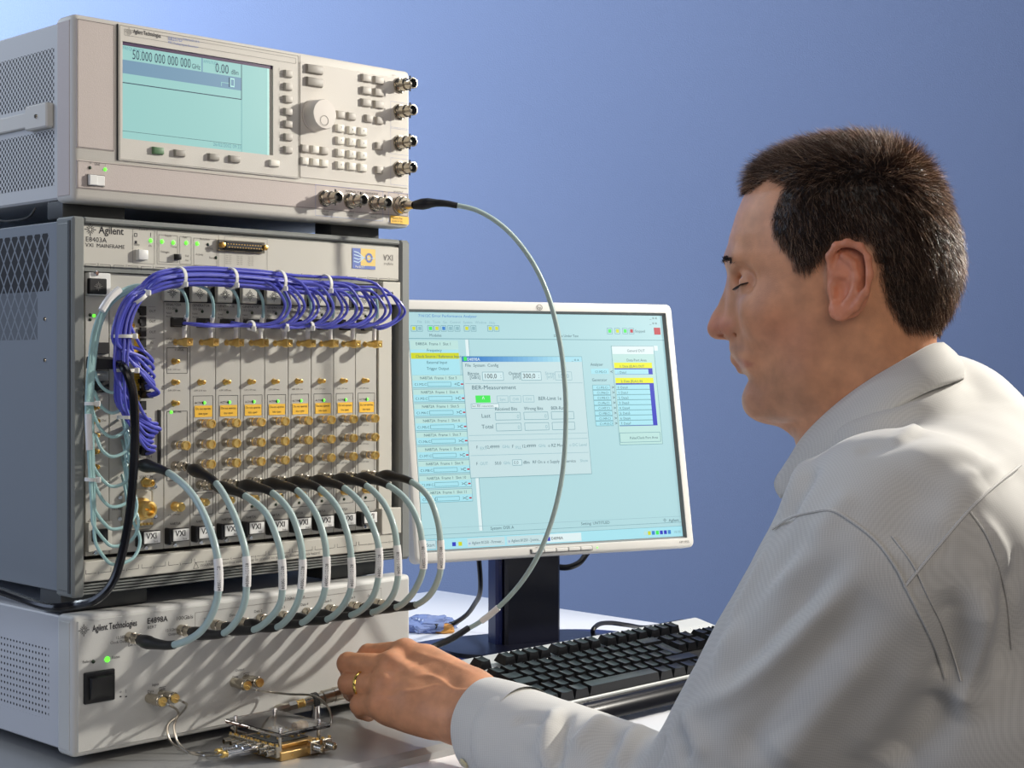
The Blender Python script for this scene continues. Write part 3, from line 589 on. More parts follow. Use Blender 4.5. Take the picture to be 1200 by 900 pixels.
for k in range(10):
    a0, a1 = 2*PI*k/10, 2*PI*(k+1)/10; cx_, cz_ = sx0+ww*.72, sz0+hh*.56
    st.line(cx_+math.cos(a0)*ww*.13, cz_+math.sin(a0)*ww*.13, cx_+math.cos(a1)*ww*.13, cz_+math.sin(a1)*ww*.13, y3-.0002, ww*.07, 'stk_blue')
st.line(sx0+ww*.5, sz0+hh*.55, sx0+ww*.95, sz0+hh*.55, y3-.0002, hh*.04, 'stk_light')
st.text('ParBERT', sx0+ww*.12, sz0+hh*.04, hh*.17, y3-.0003, 'white_plastic'); st.build('blue_and_yellow_sticker', MF, smooth=0)
s, z = pt(449, 305); b = MB(); b.text('VXI', s, z, .0095, .0026, 'ink_soft', wx=1.0); b.text('plug&play', s+.001, z-.0045, .0036, .0026, 'ink_soft'); b.build('grey_panel_mark', MF, smooth=0)
for (a0, a1, b0, b1) in ((-.0, .10, .03, .07), (.325, .405, .03, .07), (.0, .10, .42, .46), (.325, .405, .42, .46)): MB().taper(a0+.004, a1, b0, b1, -.0175, .004, .0, 'mf_dark', r=.002).build('foot', MF)
for (x, y_) in ((.05, .235), (.05, .195)): MB().lathe([(0, .0022), (.0008, .0018)], (.003, x+.008, y_+.03), (-1, 0, 0), 10, 'nickel').build('side_screw', MF)

# ============================================================ BOTTOM: BIT ERROR TESTER
B0 = CAMZ-.3736; BH = .1336
BX = empty('bit_error_tester', Wd(0, 0, B0), TH, 'low light grey tester with black power switch at the bottom of the stack', 'test instrument')
def LB(px, py, d=0): return L(px, py, d, B0)
MB().box(.004, MW-.004, .028, .46, .003, BH-.003, 'bx_side', .0015).build('cabinet', BX)
f = MB(); f.box(0, MW, 0, .031, 0, BH, 'bx_trim', .005, 3); f.box(-.0006, .002, .006, .025, .006, BH-.006, 'bx_grey', .0003); f.build('front_frame', BX)
MB().box(.0045, MW-.0045, -.0008, .002, .0045, BH-.0045, 'bx_grey', .0006).build('front_panel', BX)
lt = MB(); yy = -.0011
s, z = LB(97.5, 738.5); lt.spark(s, z, .0058, yy, 'ink')
s, z = LB(107.5, 740.3); lt.btext('Agilent Technologies', s, z, .0090, yy, 'ink', wx=.64)
s, z = LB(171.5, 732.5); z += .0012; lt.btext('E4898A', s, z, .0078, yy, 'ink', wx=.95); s, z = LB(172, 737); lt.text('BERT', s, z, .0042, yy, 'ink', wx=1.1)
s, z = LB(205.5, 727); lt.text('100Gb/s', s, z, .0054, yy, 'ink', wx=1.1)
for (t, x, y_) in (('12.5GHz', 135, 749), ('Clock Output', 128.5, 755), ('Ext. In', 149.5, 757.5), ('12.5Gb/s', 193, 740.5), ('Output', 196.5, 745), ('Data 0', 238, 727), ('Data 1', 268, 722.5), ('Data 2', 297, 718), ('Data 3', 324, 714), ('Data 4', 351.5, 710), ('Data 5', 379, 706), ('Data 6', 407, 702), ('Data 7', 430, 699.5), ('Failed', 96, 777.5), ('Status', 130, 772), ('Input', 177.5, 804), ('Data', 172, 812), ('Data', 185.5, 809), ('Output', 275, 787), ('Data', 271.5, 795), ('Data', 284.5, 792.5)):
    s, z = LB(x, y_); lt.text(t, s, z, .0038, yy, 'ink')
s, z = LB(331, 703.5); lt.text('12.5Gb/s Output', s, z, .0042, yy, 'ink')
a = LB(228, 718); b_ = LB(446, 708); lt.frame(a[0], b_[0], LB(228, 752)[1], a[1], yy, .0004, 'ink_soft')
for (x, y_) in ((185.5, 805.7), (284.5, 789)): s, z = LB(x, y_); lt.line(s, z, s+.008, z, yy, .0004, 'ink')
for (t, x, y_) in (('o', 139.5, 812), ('|', 146.3, 811)): s, z = LB(x, y_); lt.text(t, s, z, .004, yy, 'ink')
for x in (139.5, 146): s, z = LB(x, 817); lt.quad(s, s+.002, z, z+.0012, yy, 'ink')
for (x, y_) in ((178.5, 827.5), (278, 808.5)): s, z = LB(x, y_); lt.text('100mV', s, z, .003, yy, 'ink')
lt.build('panel_lettering', BX, smooth=0)
s, z = LB(116.8, 804.5, .0025); b = MB(); wv = LB(134.5, 805)[0]-LB(98.5, 805)[0]; b.box(s-wv/2, s+wv/2, -.0035, 0, z-.0150, z+.0150, 'black', .001); b.add([(s-wv/2+.0045, -.004, z-.011), (s+wv/2-.003, -.004, z-.011), (s+wv/2-.003, -.0042, z+.0105), (s-wv/2+.0045, -.0042, z+.0105), (s-wv/2+.0055, -.0050, z-.010), (s+wv/2-.0035, -.0050, z-.010), (s+wv/2-.0035, -.0085, z+.0095), (s-wv/2+.0055, -.0085, z+.0095)], [(4, 5, 6, 7), (0, 1, 5, 4), (1, 2, 6, 5), (2, 3, 7, 6), (3, 0, 4, 7)], 'black'); b.build('power_switch', BX)
s, z = LB(125, 772.5); P_led.put(BX, (s, -.0008, z)).scale = (1.7, 1.2, 1.7); s, z = LB(108.5, 775); P_ledoff.put(BX, (s, -.0008, z)).scale = (1.2, 1.6, 1.2)
LOW = [(151, 746.7), (211.5, 738), (251, 732), (277.5, 728), (304, 725), (330.5, 721.4), (358, 717.5), (385, 713.6), (412, 710), (440, 706.7)]
LOWS = []
for p in LOW: s, z = LB(*p); LOWS.append((s, z+B0)); P_k.put(BX, (s, -.0008, z)).scale = (1.15, 1, 1.15)
def mk_pair():
    m = MB(); m.lathe([(0, .0050), (.010, .0050), (.0105, .0056), (.021, .0056), (.0215, .0050), (.0235, .0048)], (0, 0, 0), AXN, 24, 'nickel'); m.lathe([(.0235, .0046), (.0250, .0046), (.0252, .0030)], (0, 0, 0), AXN, 12, 'gold'); return m
P_pair = Proto('data_connector', mk_pair); PAIR = []
for p in ((174.2, 817.8), (188.8, 814), (273.3, 799.4), (287.6, 796)): s, z = LB(*p); PAIR.append((s, z+B0)); P_pair.put(BX, (s, -.0008, z))
for (a0, b0) in ((.03, .05), (.365, .05), (.03, .40), (.365, .40)): MB().taper(a0, a0+.03, b0, b0+.03, -(B0-PLATE), .003, 0, 'mf_dark', r=.002).build('foot', BX)
# ============================================================ CABLES
def blend(a, b, t): return a+(b-a)*t
# ---- ten thick grey jumpers between cards and tester
PX = [  # boot start (coupler), boot end, mid, label top, label bottom, lower bend, lower boot start
 dict(t=(158, 544), e=(197, 554), m=[(226, 580), (245, 617)], l=((255, 655), (256, 692)), b=[(250, 716), (234, 741)], q=(204, 755.5)),
 dict(t=(219, 545), e=(253, 566), m=[(272, 598), (283, 628)], l=((288.5, 652), (289, 687)), b=[(286, 708), (276, 729)], q=(262, 742)),
 dict(t=(250, 568), e=(287, 581), m=[(312, 602), (325, 632)], l=((330, 655), (331, 690)), b=[(328, 708), (314, 727)], q=(297, 738)),
 dict(t=(280, 564), e=(319, 577.5), m=[(340, 600), (351, 630)], l=((354.5, 655), (353, 689)), b=[(348, 707), (339, 723)], q=(324.5, 735)),
 dict(t=(309, 561.6), e=(348, 574.6), m=[(368, 598), (379, 627)], l=((382.5, 652), (381.5, 687)), b=[(376, 706), (367, 719)], q=(353.5, 730)),
 dict(t=(336, 560), e=(375, 573), m=[(396, 596), (407, 625)], l=((411.5, 653), (411.5, 688)), b=[(405, 705), (396, 717)], q=(383, 726)),
 dict(t=(364, 559), e=(403, 571.7), m=[(425, 593), (438, 620)], l=((443.8, 642), (443.5, 676)), b=[(438, 697), (427, 712)], q=(411, 721)),
 dict(t=(391, 557), e=(429, 569), m=[(450, 590), (461, 615)], l=((465, 639), (466.5, 674)), b=[(462, 694), (452, 709)], q=(436, 718)),
 dict(t=(417, 554), e=(455, 569), m=[(477, 587), (490, 611)], l=((494.5, 633), (496, 666)), b=[(489, 686), (479, 701)], q=(464, 712)),
 dict(t=(442, 553), e=(482, 564.5), m=[(502, 582), (512, 607)], l=((516, 633), (516.5, 666)), b=[(511, 685), (502, 699)], q=(487, 709))]
tops = []
k1, k1z = Fp(150, 543, .0)
tops.append((k1+.004, M0+LM(158, 544, 0)[1]))
tops.append((KC[0]-.001, M0+H['c5']))
for k in range(1, 9): tops.append((KC[k]-.002, M0+H['g5']))
where = ['with the lowest left boot, plugged above the power switch', 'second from the left, crossing the tester model number']+['%s from the left in the row of ten' % n for n in ('third', 'fourth', 'fifth', 'sixth', 'seventh', 'eighth')]+['bulging past the frame, second from the right', 'bulging furthest right over the monitor corner']
for i, d in enumerate(PX):
    (s1, z1), (s0, z0) = tops[i], LOWS[i]
    def at(px, py, t):
        s = blend(s1, s0, t); v, z = Gs(px, py, s); return Wd(s, v, z)
    y0 = -.008 if i else -.004
    A0 = Wd(s1, y0, z1); E0 = at(*d['e'], .05)
    pts_m = [at(*p, t) for p, t in zip(d['m'], (.15, .3))]
    l0, l1 = at(*d['l'][0], .42), at(*d['l'][1], .6)
    pts_b = [at(*p, t) for p, t in zip(d['b'], (.75, .9))]
    Q0 = at(*d['q'], .97); B0_ = Wd(s0, -.014, z0)
    path = smooth_path([A0, A0.lerp(E0, .5)+Vector((0, 0, .002)), E0]+pts_m+[l0, l1]+pts_b+[Q0, B0_.lerp(Q0, .45)-Vector((0, 0, .002)), B0_], 8)
    n1 = 16; n2 = len(path)-17
    c = empty('jumper_cable', B0_, 0, 'thick pale grey jumper cable '+where[i], 'cable', 'thick grey jumper cables')
    def loc(P): return [p-B0_ for p in P]
    MB().tube(loc(path[n1-1:n2+2]), .0034, 'cable_grey', 12, 1).build('sheath', c)
    MB().tube(loc(path[3:n1+1]), [.0048, .0064, .0068, .0058, .0050, .0046, .0043, .0041, .0040], 'rubber', 14, 1).build('boot', c)
    MB().tube(loc(path[n2:-2]), [.0041, .0043, .0046, .0050, .0056, .0066, .0066, .0056], 'rubber', 14, 1).build('boot', c)
    if i == 0: MB().tube(loc([Wd(s1, .008, z1), Wd(s1, -.002, z1), A0]+path[1:5]), .0046, 'nickel', 12, 1).build('coupler', c)
    # label sleeve with printed strip
    idx = [min(range(len(path)), key=lambda j: (path[j]-q).length) for q in (l0, l1)]
    seg = loc(path[idx[0]:idx[1]+1]); lb = MB().tube(seg, .0041, 'sleeve_white', 14, 1).build('label_sleeve', c)
    a, b_ = seg[1], seg[-2]; ax = (b_-a).normalized(); view = (Vector((0, 0, CAMZ))-(B0_+a)).normalized(); side = ax.cross(view).normalized(); nrm = side.cross(ax).normalized()
    pr = MB(); W2 = (b_-a).length
    vs, fs, wd = glyphs('85131-60034')
    pm = [a+ax*(W2*.12+q[0]*.0042)+side*(-.0016+q[1]*.0042)*1+(nrm if nrm.dot(view) > 0 else -nrm)*.0044+side*-.0002 for q in vs]
    pr.add(pm, fs, 'ink'); pr.build('sleeve_print', lb, smooth=0)

# ---- eighteen blue fibres
POR = [422, 428, 434, 440, 446, 452, 459, 462, 466, 472, 478, 490, 497, 504, 509, 514, 520, 527]
fan = [(177, 421), (179, 424), (180, 432), (178, 438), (181, 442), (180, 449), (186, 461), (183, 459), (181, 452), (176, 492), (184, 497), (186, 502), (188, 503.5), (184, 507), (180, 512), (179, 518), (182, 524), (181, 529)]
def off(k, n=18):
    a = k*2.399963; r = math.sqrt((k+.5)/n); return r*math.cos(a), r*math.sin(a)
BR = .0115
bund = [(146, 478), (143, 440), (143, 400), (148, 368), (160, 347), (180, 333), (208, 326), (240, 324.5), (272, 326), (300, 328), (325, 331), (350, 334), (380, 335.5), (410, 337), (440, 339)]
for k in range(18):
    col = k//2; ox, oz = off((k*7) % 18)
    e = 333+16.8*col+(k % 2)*6; fx, fy_ = fan[k]; P = []
    P.append(Fw(168, fy_+(3 if k < 9 else 2), -.008)); P.append(Fw(fx-6, fy_+2.5, .022)); P.append(Fw(fx, fy_-.5, .030)); P.append(Fw(fx-10, fy_-(12 if k < 9 else 4), .036))
    lim = 480 if k >= 9 else 405
    for (x, y_) in bund:
        if y_ > min(lim, fy_-22) and x < 160: continue
        if x > e-28: break
        sp = 1.15 if x < 330 else .9
        P.append(Fw(x+ox*10.5*(1.0 if x < 170 else .25), y_+oz*(12 if x > 165 else 4), .036+(oz if x < 165 else ox)*.010))
    top = P[-1]
    rr = 24+2*(k % 3)
    ye = 335+(col*.9)
    P.append(Fw(e-16, ye+oz*7-2, .045+ox*.008)); P.append(Fw(e-3, ye+12+oz*3, .050+ox*.008)); P.append(Fw(e+1, ye+24, .050+ox*.006)); P.append(Fw(e-8, 375-(1 if k % 2 else 0)+col*.3, .046)); P.append(Fw(e-28, 381+oz*2+col*.35, .040))
    px = 207.5+28.2*col*(1-.007*col); x = e-58; 
    while x > px+30: P.append(Fw(x, 382.5+ox*2.2-(px < 240)*1, .036+oz*.004)); x -= 34
    P.append(Fw(px+16, 380+oz*1.5, .026+.002*(k % 2))); P.append(Fw(px+3, 378+(k % 2)*2-1, .008)); P.append(Fw(px-3, 378+(k % 2)*2-1, -.004))
    o0 = P[0]; c = empty('fibre_cable', o0, 0, 'thin blue fibre cable in the bound bundle over the card cage', 'cable', 'blue fibre cables on the card cage')
    MB().tube([p-o0 for p in P], .00152, 'cable_blue', 8, 6).build('sheath', c)
    b = MB(); a = P[0]; b.tube([a-o0, Fw(fx-9, fy_+2.5, .012)-o0], .0034, 'black', 4, 1); b.build('plug', c)
    b = MB(); b.tube([P[-1]-o0, P[-2]-o0+(P[-2]-P[-1])*.8], .0034, 'black', 4, 1); b.build('plug', c)
# ---- nine thin teal clock cables
BOT = [460, 484, 512, 535, 570, 594, 620, 640, 661]
for k in range(9):
    xk, zk = KC[k], M0+H['ra']; ox, oz = off(k, 9)
    cube = Wd(xk, -.006, zk); P = [cube+Vector((0, 0, .004)), cube+Vector((0, 0, .014))]
    bx, by = 600+FPX*cube.x/cube.y, HY-FPX*(cube.z-CAMZ)/cube.y
    P += [Fw(bx+3.5, 366, .024), Fw(bx+2, 350, .028), Fw(bx-6, 338, .030)]
    for (x, y_) in reversed(bund):
        if x < bx-20 and x > 165: P.append(Fw(x, y_+5+oz*3, .022+ox*.003))
    P += [Fw(158+ox*3, 338+oz*4, .024), Fw(129+ox*3, 354+oz*3, .028), Fw(114+ox*4, 382, .030), Fw(107+ox*4, 428, .030)]
    yb = BOT[k]; rad = 10+k*.8
    if yb > 480: P.append(Fw(104.5+ox*4, 465, .028))
    if yb > 530: P.append(Fw(105+ox*4, 512, .027))
    if yb > 580: P.append(Fw(107+ox*3, 560, .026))
    if yb > 625: P.append(Fw(109+ox*2, 600, .026))
    P += [Fw(110+ox*2, yb-26, .026), Fw(118+k*.5, yb-8, .028), Fw(131, yb, .030), Fw(143+k*1.6, yb-7, .030), Fw(149+k*1.9, yb-28, .026), Fw(148+k*.6, yb-58, .020), Fw(146, max(yb-92, 436), .010), Fw(143, max(yb-104, 428), -.008)]
    o0 = cube; c = empty('clock_cable', o0, 0, ('thin teal clock cable ending at the %s gold cube plug from the left' % ['first', 'second', 'third', 'fourth', 'fifth', 'sixth', 'seventh', 'eighth', 'ninth'][k]), 'cable', 'teal clock cables on the card cage')
    MB().tube([p-o0 for p in P], .0016, 'cable_teal', 8, 6).build('sheath', c)
    MB().tube([P[0]-o0, P[0].lerp(P[1], 1)-o0, P[2].lerp(P[1], .25)-o0], .0023, 'sleeve_white', 10, 2).build('heat_shrink', c)
    b = MB(); u = Vector((UX, UY, 0)); v = Vector((VX, VY, 0))
    b.lathe([(-.007, .0046), (-.001, .0046), (0, .0040), (.0035, .0040)], -v*.006+v*.0, -v, 6, 'gold'); b.lathe([(0, .0034), (.006, .0034)], v*.008, -v, 12, 'gold')
    bm = bmesh.new(); bmesh.ops.create_cube(bm, size=1); bmesh.ops.scale(bm, vec=(.0078, .0078, .0078), verts=bm.verts); bmesh.ops.bevel(bm, geom=bm.edges[:], offset=.0006, segments=1, affect='EDGES'); bmesh.ops.rotate(bm, matrix=Matrix.Rotation(TH, 3, 'Z'), verts=bm.verts); bmesh.ops.translate(bm, vec=-v*.006, verts=bm.verts)
    b.bm(bm, 'gold'); b.lathe([(0, .0022), (.0006, .0022), (.0007, .0014), (.0002, .0001)], -v*.0098, -v, 12, 'gold_dark', caps=False); b.build('right_angle_plug', c)
# white sleeve on the teal group
o0 = Fw(128, 350, .036); a = [Fw(140, 339, .035), Fw(128, 350, .036), Fw(119, 364, .036)]
tag(MB().tube([p-o0 for p in a], .0036, 'sleeve_white', 10, 4).build('wrap_sleeve'), 'white wrap sleeve round the teal cables at the upper left corner of the cards', 'cable sleeve').location = o0
o0 = Fw(104, 500, .034); a = [Fw(103.5, 485, .034), Fw(103.8, 500, .034), Fw(105, 527, .033)]
tag(MB().tube([p-o0 for p in a], .0032, 'sleeve_white', 10, 4).build('wrap_sleeve'), 'white wrap sleeve round the teal cables low beside the left frame', 'cable sleeve').location = o0
# ---- cable ties
def tie(pa, pb, d, half, label, horiz=True):
    a = Fw(*pa, d); b_ = Fw(*pb, d); c = (a+b_)/2; ax = (b_-a); h = ax.length/2; ax.normalize(); n = Vector((-VX, -VY, 0)); t = empty('cable_tie', c, 0, label, 'cable tie', 'white cable ties on the bundles')
    run = ax.cross(n).normalized(); pts = []
    for k in range(21): an = 2*PI*k/20; pts.append(ax*math.cos(an)*(h-.0010)+n*math.sin(an)*(half*.9))
    m = MB(); vs = []; fs = []
    for k, p in enumerate(pts[:-1]):
        nr = p.normalized()*.0007
        vs += [p-run*.0016-nr, p+run*.0016-nr, p+run*.0016+nr, p-run*.0016+nr]
    for k in range(20):
        j = (k+1) % 20
        for q in range(4): fs.append((k*4+q, k*4+(q+1) % 4, j*4+(q+1) % 4, j*4+q))
    m.add(vs, fs, 'tie_white'); m.build('band', t)
    m = MB(); m.box(-.0022, .0022, -.0020, .0020, -.0026, .0026, 'tie_white', .0006); o = m.build('tie_head', t, ax*(h*.6)+n*(half*.85))
tie((150, 358), (170, 340), .036, .014, 'white cable tie at the corner where the blue bundle turns down')
tie((131, 394), (156, 394), .036, .013, 'white cable tie round the blue bundle just below the corner')
tie((136, 434), (158, 434), .036, .012, 'white cable tie round the vertical blue bundle behind the black lead')
tie((139, 489), (152, 489), .036, .010, 'lowest white cable tie on the vertical blue bundle')
tie((210, 312), (210, 339), .038, .013, 'white cable tie on the arch of blue fibres, leftmost of the top row')
tie((270, 313), (270, 340), .038, .013, 'white cable tie on the blue bundle above the fourth card logo button')
tie((327, 316), (327, 344), .040, .013, 'white cable tie on the blue bundle, third of the top row from the left')
tie((381, 321), (381, 346), .040, .012, 'white cable tie on the blue bundle, rightmost of the top row')
tie((294, 375), (294, 388), .040, .006, 'white cable tie on the lower blue strands, left of three')
tie((333, 376), (333, 388), .040, .006, 'white cable tie on the lower blue strands, middle of three')
tie((363, 376), (363, 387), .040, .006, 'white cable tie on the lower blue strands, right of three')
tie((100, 473), (113, 473), .029, .007, 'upper white cable tie on the teal group beside the left frame')
tie((100, 562), (114, 562), .029, .007, 'lower white cable tie on the teal group beside the left frame')
# ---- black power lead
def cable(name, pts, r, mt, label, cat='cable', group=None, n=10, extra=None, part='sheath'):
    o0 = Vector(pts[0]); c = empty(name, o0, 0, label, cat, group)
    MB().tube([Vector(p)-o0 for p in pts], r, mt, n, 8).build(part, c); return c, o0
pl = [Fw(118, 425.5, .026), Fw(135, 425.5, .030), Fw(146, 432, .050), Fw(155, 456, .056), Fw(158, 500, .056), Fw(156.5, 550, .056), Fw(152, 600, .054), Fw(144, 645, .05), Fw(131, 684, .045), Fw(112, 703, .035), Fw(88, 709, .014), Wd(-.02, .0, M0-.006), Wd(-.035, .10, M0-.0)+Vector((0, 0, .004)), Wd(-.04, .22, M0+.0), Wd(-.05, .45, M0-.002)]
c, o0 = cable('network_lead', pl, .0042, 'black_gloss', 'thick glossy black lead hanging in front of the blue bundle and the left cards', 'cable')
b = MB(); b.tube([Fw(107, 425, .006)-o0, Fw(112, 425, .024)-o0, Fw(132, 425.5, .030)-o0], [.007, .0078, .0074, .0066], 'black', 4, 3); b.build('plug', c)
# ---- long teal cable arching from the RF output to the bench
rfp = Wd(RFS, -.020, RFZ)
arc = [Yp(533, 240, 1.742), Yp(560, 247, 1.745), Yp(590, 266, 1.75), Yp(618, 298, 1.752), Yp(640, 340, 1.755), Yp(655, 395, 1.757), Yp(662, 450, 1.76), Yp(663, 500, 1.765), Yp(659, 556, 1.77), Yp(648, 606, 1.78), Yp(632, 648, 1.79), Yp(612, 681, 1.80), Yp(588, 708, 1.805), Yp(562, 729, 1.81), Yp(548, 737, 1.812)]
o0 = rfp; c = empty('microwave_cable', o0, 0, 'long pale teal cable arching from the signal output down past the monitor screen', 'cable')
MB().tube([p-o0 for p in arc], .0028, 'cable_grey', 12, 8).build('sheath', c)
b = MB(); q = Yp(486, 240.3, 1.752); b.tube([rfp-o0+Vector((-.006, .006, 0)), q-o0], [.0052, .0052, .0046, .0046], 'nickel', 12, 3); b.build('plug', c)
MB().tube([q-o0, Yp(497, 239, 1.748)-o0, Yp(506, 238, 1.746)-o0, Yp(522, 238.5, 1.743)-o0, Yp(536, 241, 1.742)-o0], [.0048, .0064, .0060, .0042, .0036, .0034], 'rubber', 14, 5).build('boot', c)
MB().tube([Yp(549, 736, 1.812)-o0, Yp(530, 748, 1.80)-o0, Yp(508, 758, 1.79)-o0, Yp(485, 770, 1.76)-o0, Yp(455, 792, 1.73)-o0, Yp(425, 808, 1.71)-o0], [.0036, .0038, .0038, .0036, .0034, .0034], 'rubber', 14, 5).build('boot', c)
MB().tube([Yp(584, 712, 1.806)-o0, Yp(574, 720.5, 1.808)-o0, Yp(564, 728, 1.81)-o0], .0037, 'sleeve_white', 12, 4).build('label_sleeve', c)

# ============================================================ BENCH: CIRCUIT FIXTURE, ADAPTER, THIN STEEL CABLES
ZD = PLATE
def bfix(): pass
F0 = Dp(329, 893, ZD); FX = empty('circuit_fixture', F0, TH, 'small gold circuit block with clear cover and coaxial sockets on the steel plate', 'test fixture')
# local x along the fronts, y into depth
LX, LYD = .055, .082
m = MB(); m.box(0, LX, 0, LYD, 0, .0085, 'brass', .0008); m.box(.008, LX-.002, .012, LYD-.010, .0085, .0125, 'brass', .0005)
for q in (.014, .040): m.lathe([(0, .0011), (.0004, .0011)], (q, -.0002, .0045), (0, -1, 0), 8, 'gold_dark')
m.build('gold_block', FX)
MB().box(.008, LX-.006, .020, LYD-.016, .0125, .0135, 'mf_dark').build('circuit_board', FX)
rngf = random.Random(3); mp = MB()
for k in range(26): x, y_ = rngf.uniform(.011, LX-.010), rngf.uniform(.024, LYD-.020); mp.box(x, x+rngf.uniform(.001, .003), y_, y_+rngf.uniform(.001, .003), .0135, .0150, rngf.choice(['gold', 'nickel', 'gold', 'white_plastic']))
mp.build('components', FX)
cz = .0245
MB().box(-.004, LX+.003, -.004, LYD+.004, cz, cz+.0042, 'clear', .0005).build('clear_cover', FX)
for (x, y_) in ((.003, .005), (LX-.004, .006), (.003, LYD-.004), (LX-.004, LYD-.004)):
    mm = MB(); mm.lathe([(0, .0018), (cz-.008, .0018)], (x, y_, .008), (0, 0, 1), 12, 'nickel'); mm.lathe([(0, .0020), (.0032, .0020), (.0034, .0012)], (x, y_, cz+.0042), (0, 0, 1), 10, 'chrome'); mm.build('cover_post', FX)
def mk_port():                                              # small coaxial launch facing -x
    m = MB(); m.box(-.0045, 0, -.0052, .0052, -.0045, .0062, 'nickel', .0005); m.lathe([(0, .0031)]+th(.001, .009, .0034, .0003, 5)+[(.0092, .0022), (.006, .0020), (.006, .0001)], (-.004, 0, .0008), (-1, 0, 0), 14, 'nickel', caps=False)
    for q in (-.0036, .0036): m.lathe([(0, .0013), (.0016, .0013), (.0018, .0008)], (-.0025, q, .0062), (0, 0, 1), 8, 'gold')
    return m
P_port = Proto('coaxial_port', mk_port)
for k in range(7): P_port.put(FX, (0, .006+k*.0115, .0085))
for x in (LX-.017, LX-.002): o = P_port.put(FX, (x, 0, .0075)); o.rotation_euler = (0, 0, PI/2); o.scale = (1.25, 1.15, 1.15)
for (x, y_) in ((.012, 0), (.036, 0)): pass
mm = MB(); mm.lathe([(0, .0052), (.006, .0052), (.0065, .0046), (.014, .0046)], (LX, .050, .013), (1, 0, 0), 14, 'gold_dark'); mm.lathe([(.0, .0056), (.004, .0056)], (LX+.006, .050, .013), (1, 0, 0), 14, 'gold'); mm.build('side_socket', FX)
def fx(x, y_, z): return Vector((F0.x+x*UX+y_*VX, F0.y+x*UY+y_*VY, ZD+z))
# couplers on the two input cables
def wire(name, pts, label, r=.00115, plug=None):
    o0 = Vector(pts[0]); c = empty(name, o0, 0, label, 'cable', 'thin steel coaxial cables'); MB().tube([Vector(p)-o0 for p in pts], r, 'steel', 8, 8).build('steel_sheath', c)
    if plug:
        a, b_ = Vector(plug[0])-o0, Vector(plug[1])-o0; L_ = (b_-a).length; m = MB()
        m.lathe([(0, .0034), (.003, .0036), (.0034, .0030), (.006, .0030)], a, b_-a, 12, 'gold'); m.lathe([(.0045, .0050), (.0075, .0050), (.008, .0043), (L_*.55, .0043), (L_*.56, .0050), (L_*.75, .0050), (L_*.76, .0040), (L_, .0036)], a, b_-a, 18, 'chrome'); m.build('coupling_nut', c)
    return c
def pin(i): s, z = PAIR[i]; return Wd(s, -.026, z)
p1 = fx(-.008, .029, .0093); p1b = fx(-.048, .029, .0105); p2 = fx(-.008, .0405, .0093); p2b = fx(-.046, .0405, .0105)
wire('steel_cable', [pin(0), pin(0)+Vector((.008, -.010, -.001)), Yp(209, 836, 1.545), Yp(204, 850, 1.54), Yp(208, 869, 1.535), Yp(222, 882, 1.53), Yp(240, 885.5, 1.53), p1b+Vector((.0, .0, 0)), p1b.lerp(p1, .2)], 'thin steel cable from the left input socket to the front coupling of the gold fixture', plug=(p1b, p1))
wire('steel_cable', [pin(1), pin(1)+Vector((.008, -.009, -.001)), Yp(218, 829, 1.57), Yp(210, 838, 1.57), Yp(197, 850, 1.565), Yp(199, 867, 1.56), Yp(217, 880.5, 1.555), Yp(236, 882, 1.555), p2b, p2b.lerp(p2, .2)], 'thin steel cable from the right input socket to the rear coupling of the gold fixture', plug=(p2b, p2))
o1 = pin(2); wire('steel_cable', [o1, o1+Vector((.008, -.008, -.002)), Yp(317, 811, 1.645), Yp(340, 813.5, 1.64), Yp(366, 815, 1.635), Yp(380, 823, 1.625), Yp(388, 839, 1.61), Yp(386, 850, 1.60), fx(LX+.016, .052, .015), fx(LX+.010, .050, .013)], 'thin steel cable passing over the chrome adapter down to the gold fixture')
# adapter assembly held by the hand
def Ya(px, py, Y): return Yp(px, py, Y)
a0, a1 = Ya(322, 832.5, 1.655), Ya(416, 807.5, 1.705); AD = empty('coaxial_adapter', a0, 0, 'chrome coaxial adapter with a gold collar on a short post, pinched by the fingers', 'adapter')
L_ = (a1-a0).length; m = MB()
def seg(prof, mt, n=20, nm=None): m.lathe([(t*L_, r) for t, r in prof], (0, 0, 0), a1-a0, n, mt)
seg([(0, .0030), (.01, .0048), (.05, .0052), (.10, .0052), (.11, .0046), (.17, .0046)], 'steel', 8); seg([(.17, .0050), (.26, .0050)], 'steel', 6)
seg([(.26, .0042), (.27, .0046), (.29, .0040), (.31, .0046), (.33, .0040), (.35, .0046), (.36, .0040)], 'gold'); seg([(.36, .0040), (.42, .0048), (.46, .0050)], 'nickel'); m.build('plug', AD)
m = MB(); seg([(.46, .0070), (.465, .0078), (.52, .0078), (.53, .0066)], 'mf_dark'); m.build('dark_collar', AD)
m = MB(); seg([(.53, .0062), (.58, .0062), (.59, .0076), (.70, .0076), (.705, .0070), (.72, .0070), (.725, .0078), (.90, .0078), (.91, .0066), (1.0, .0058)], 'steel', 24); m.build('coupling_body', AD)
pc = a0.lerp(a1, .50); pb = Vector((pc.x, pc.y, ZD))
m = MB(); m.lathe([(0, .0048), (.001, .0050), (pc.z-ZD-.004, .0050)], pb-a0, (0, 0, 1), 18, 'chrome'); m.build('post', AD)
wire('steel_cable', [a0+(a1-a0)*.02, a0+(a0-a1)*.10+Vector((0, 0, .0)), Yp(304, 836, 1.645), Yp(292, 841, 1.64), Yp(283, 850, 1.63), fx(.010, LYD+.012, .015), fx(.018, LYD-.002, .011)], 'thin steel cable from the adapter left end to the back of the fixture')
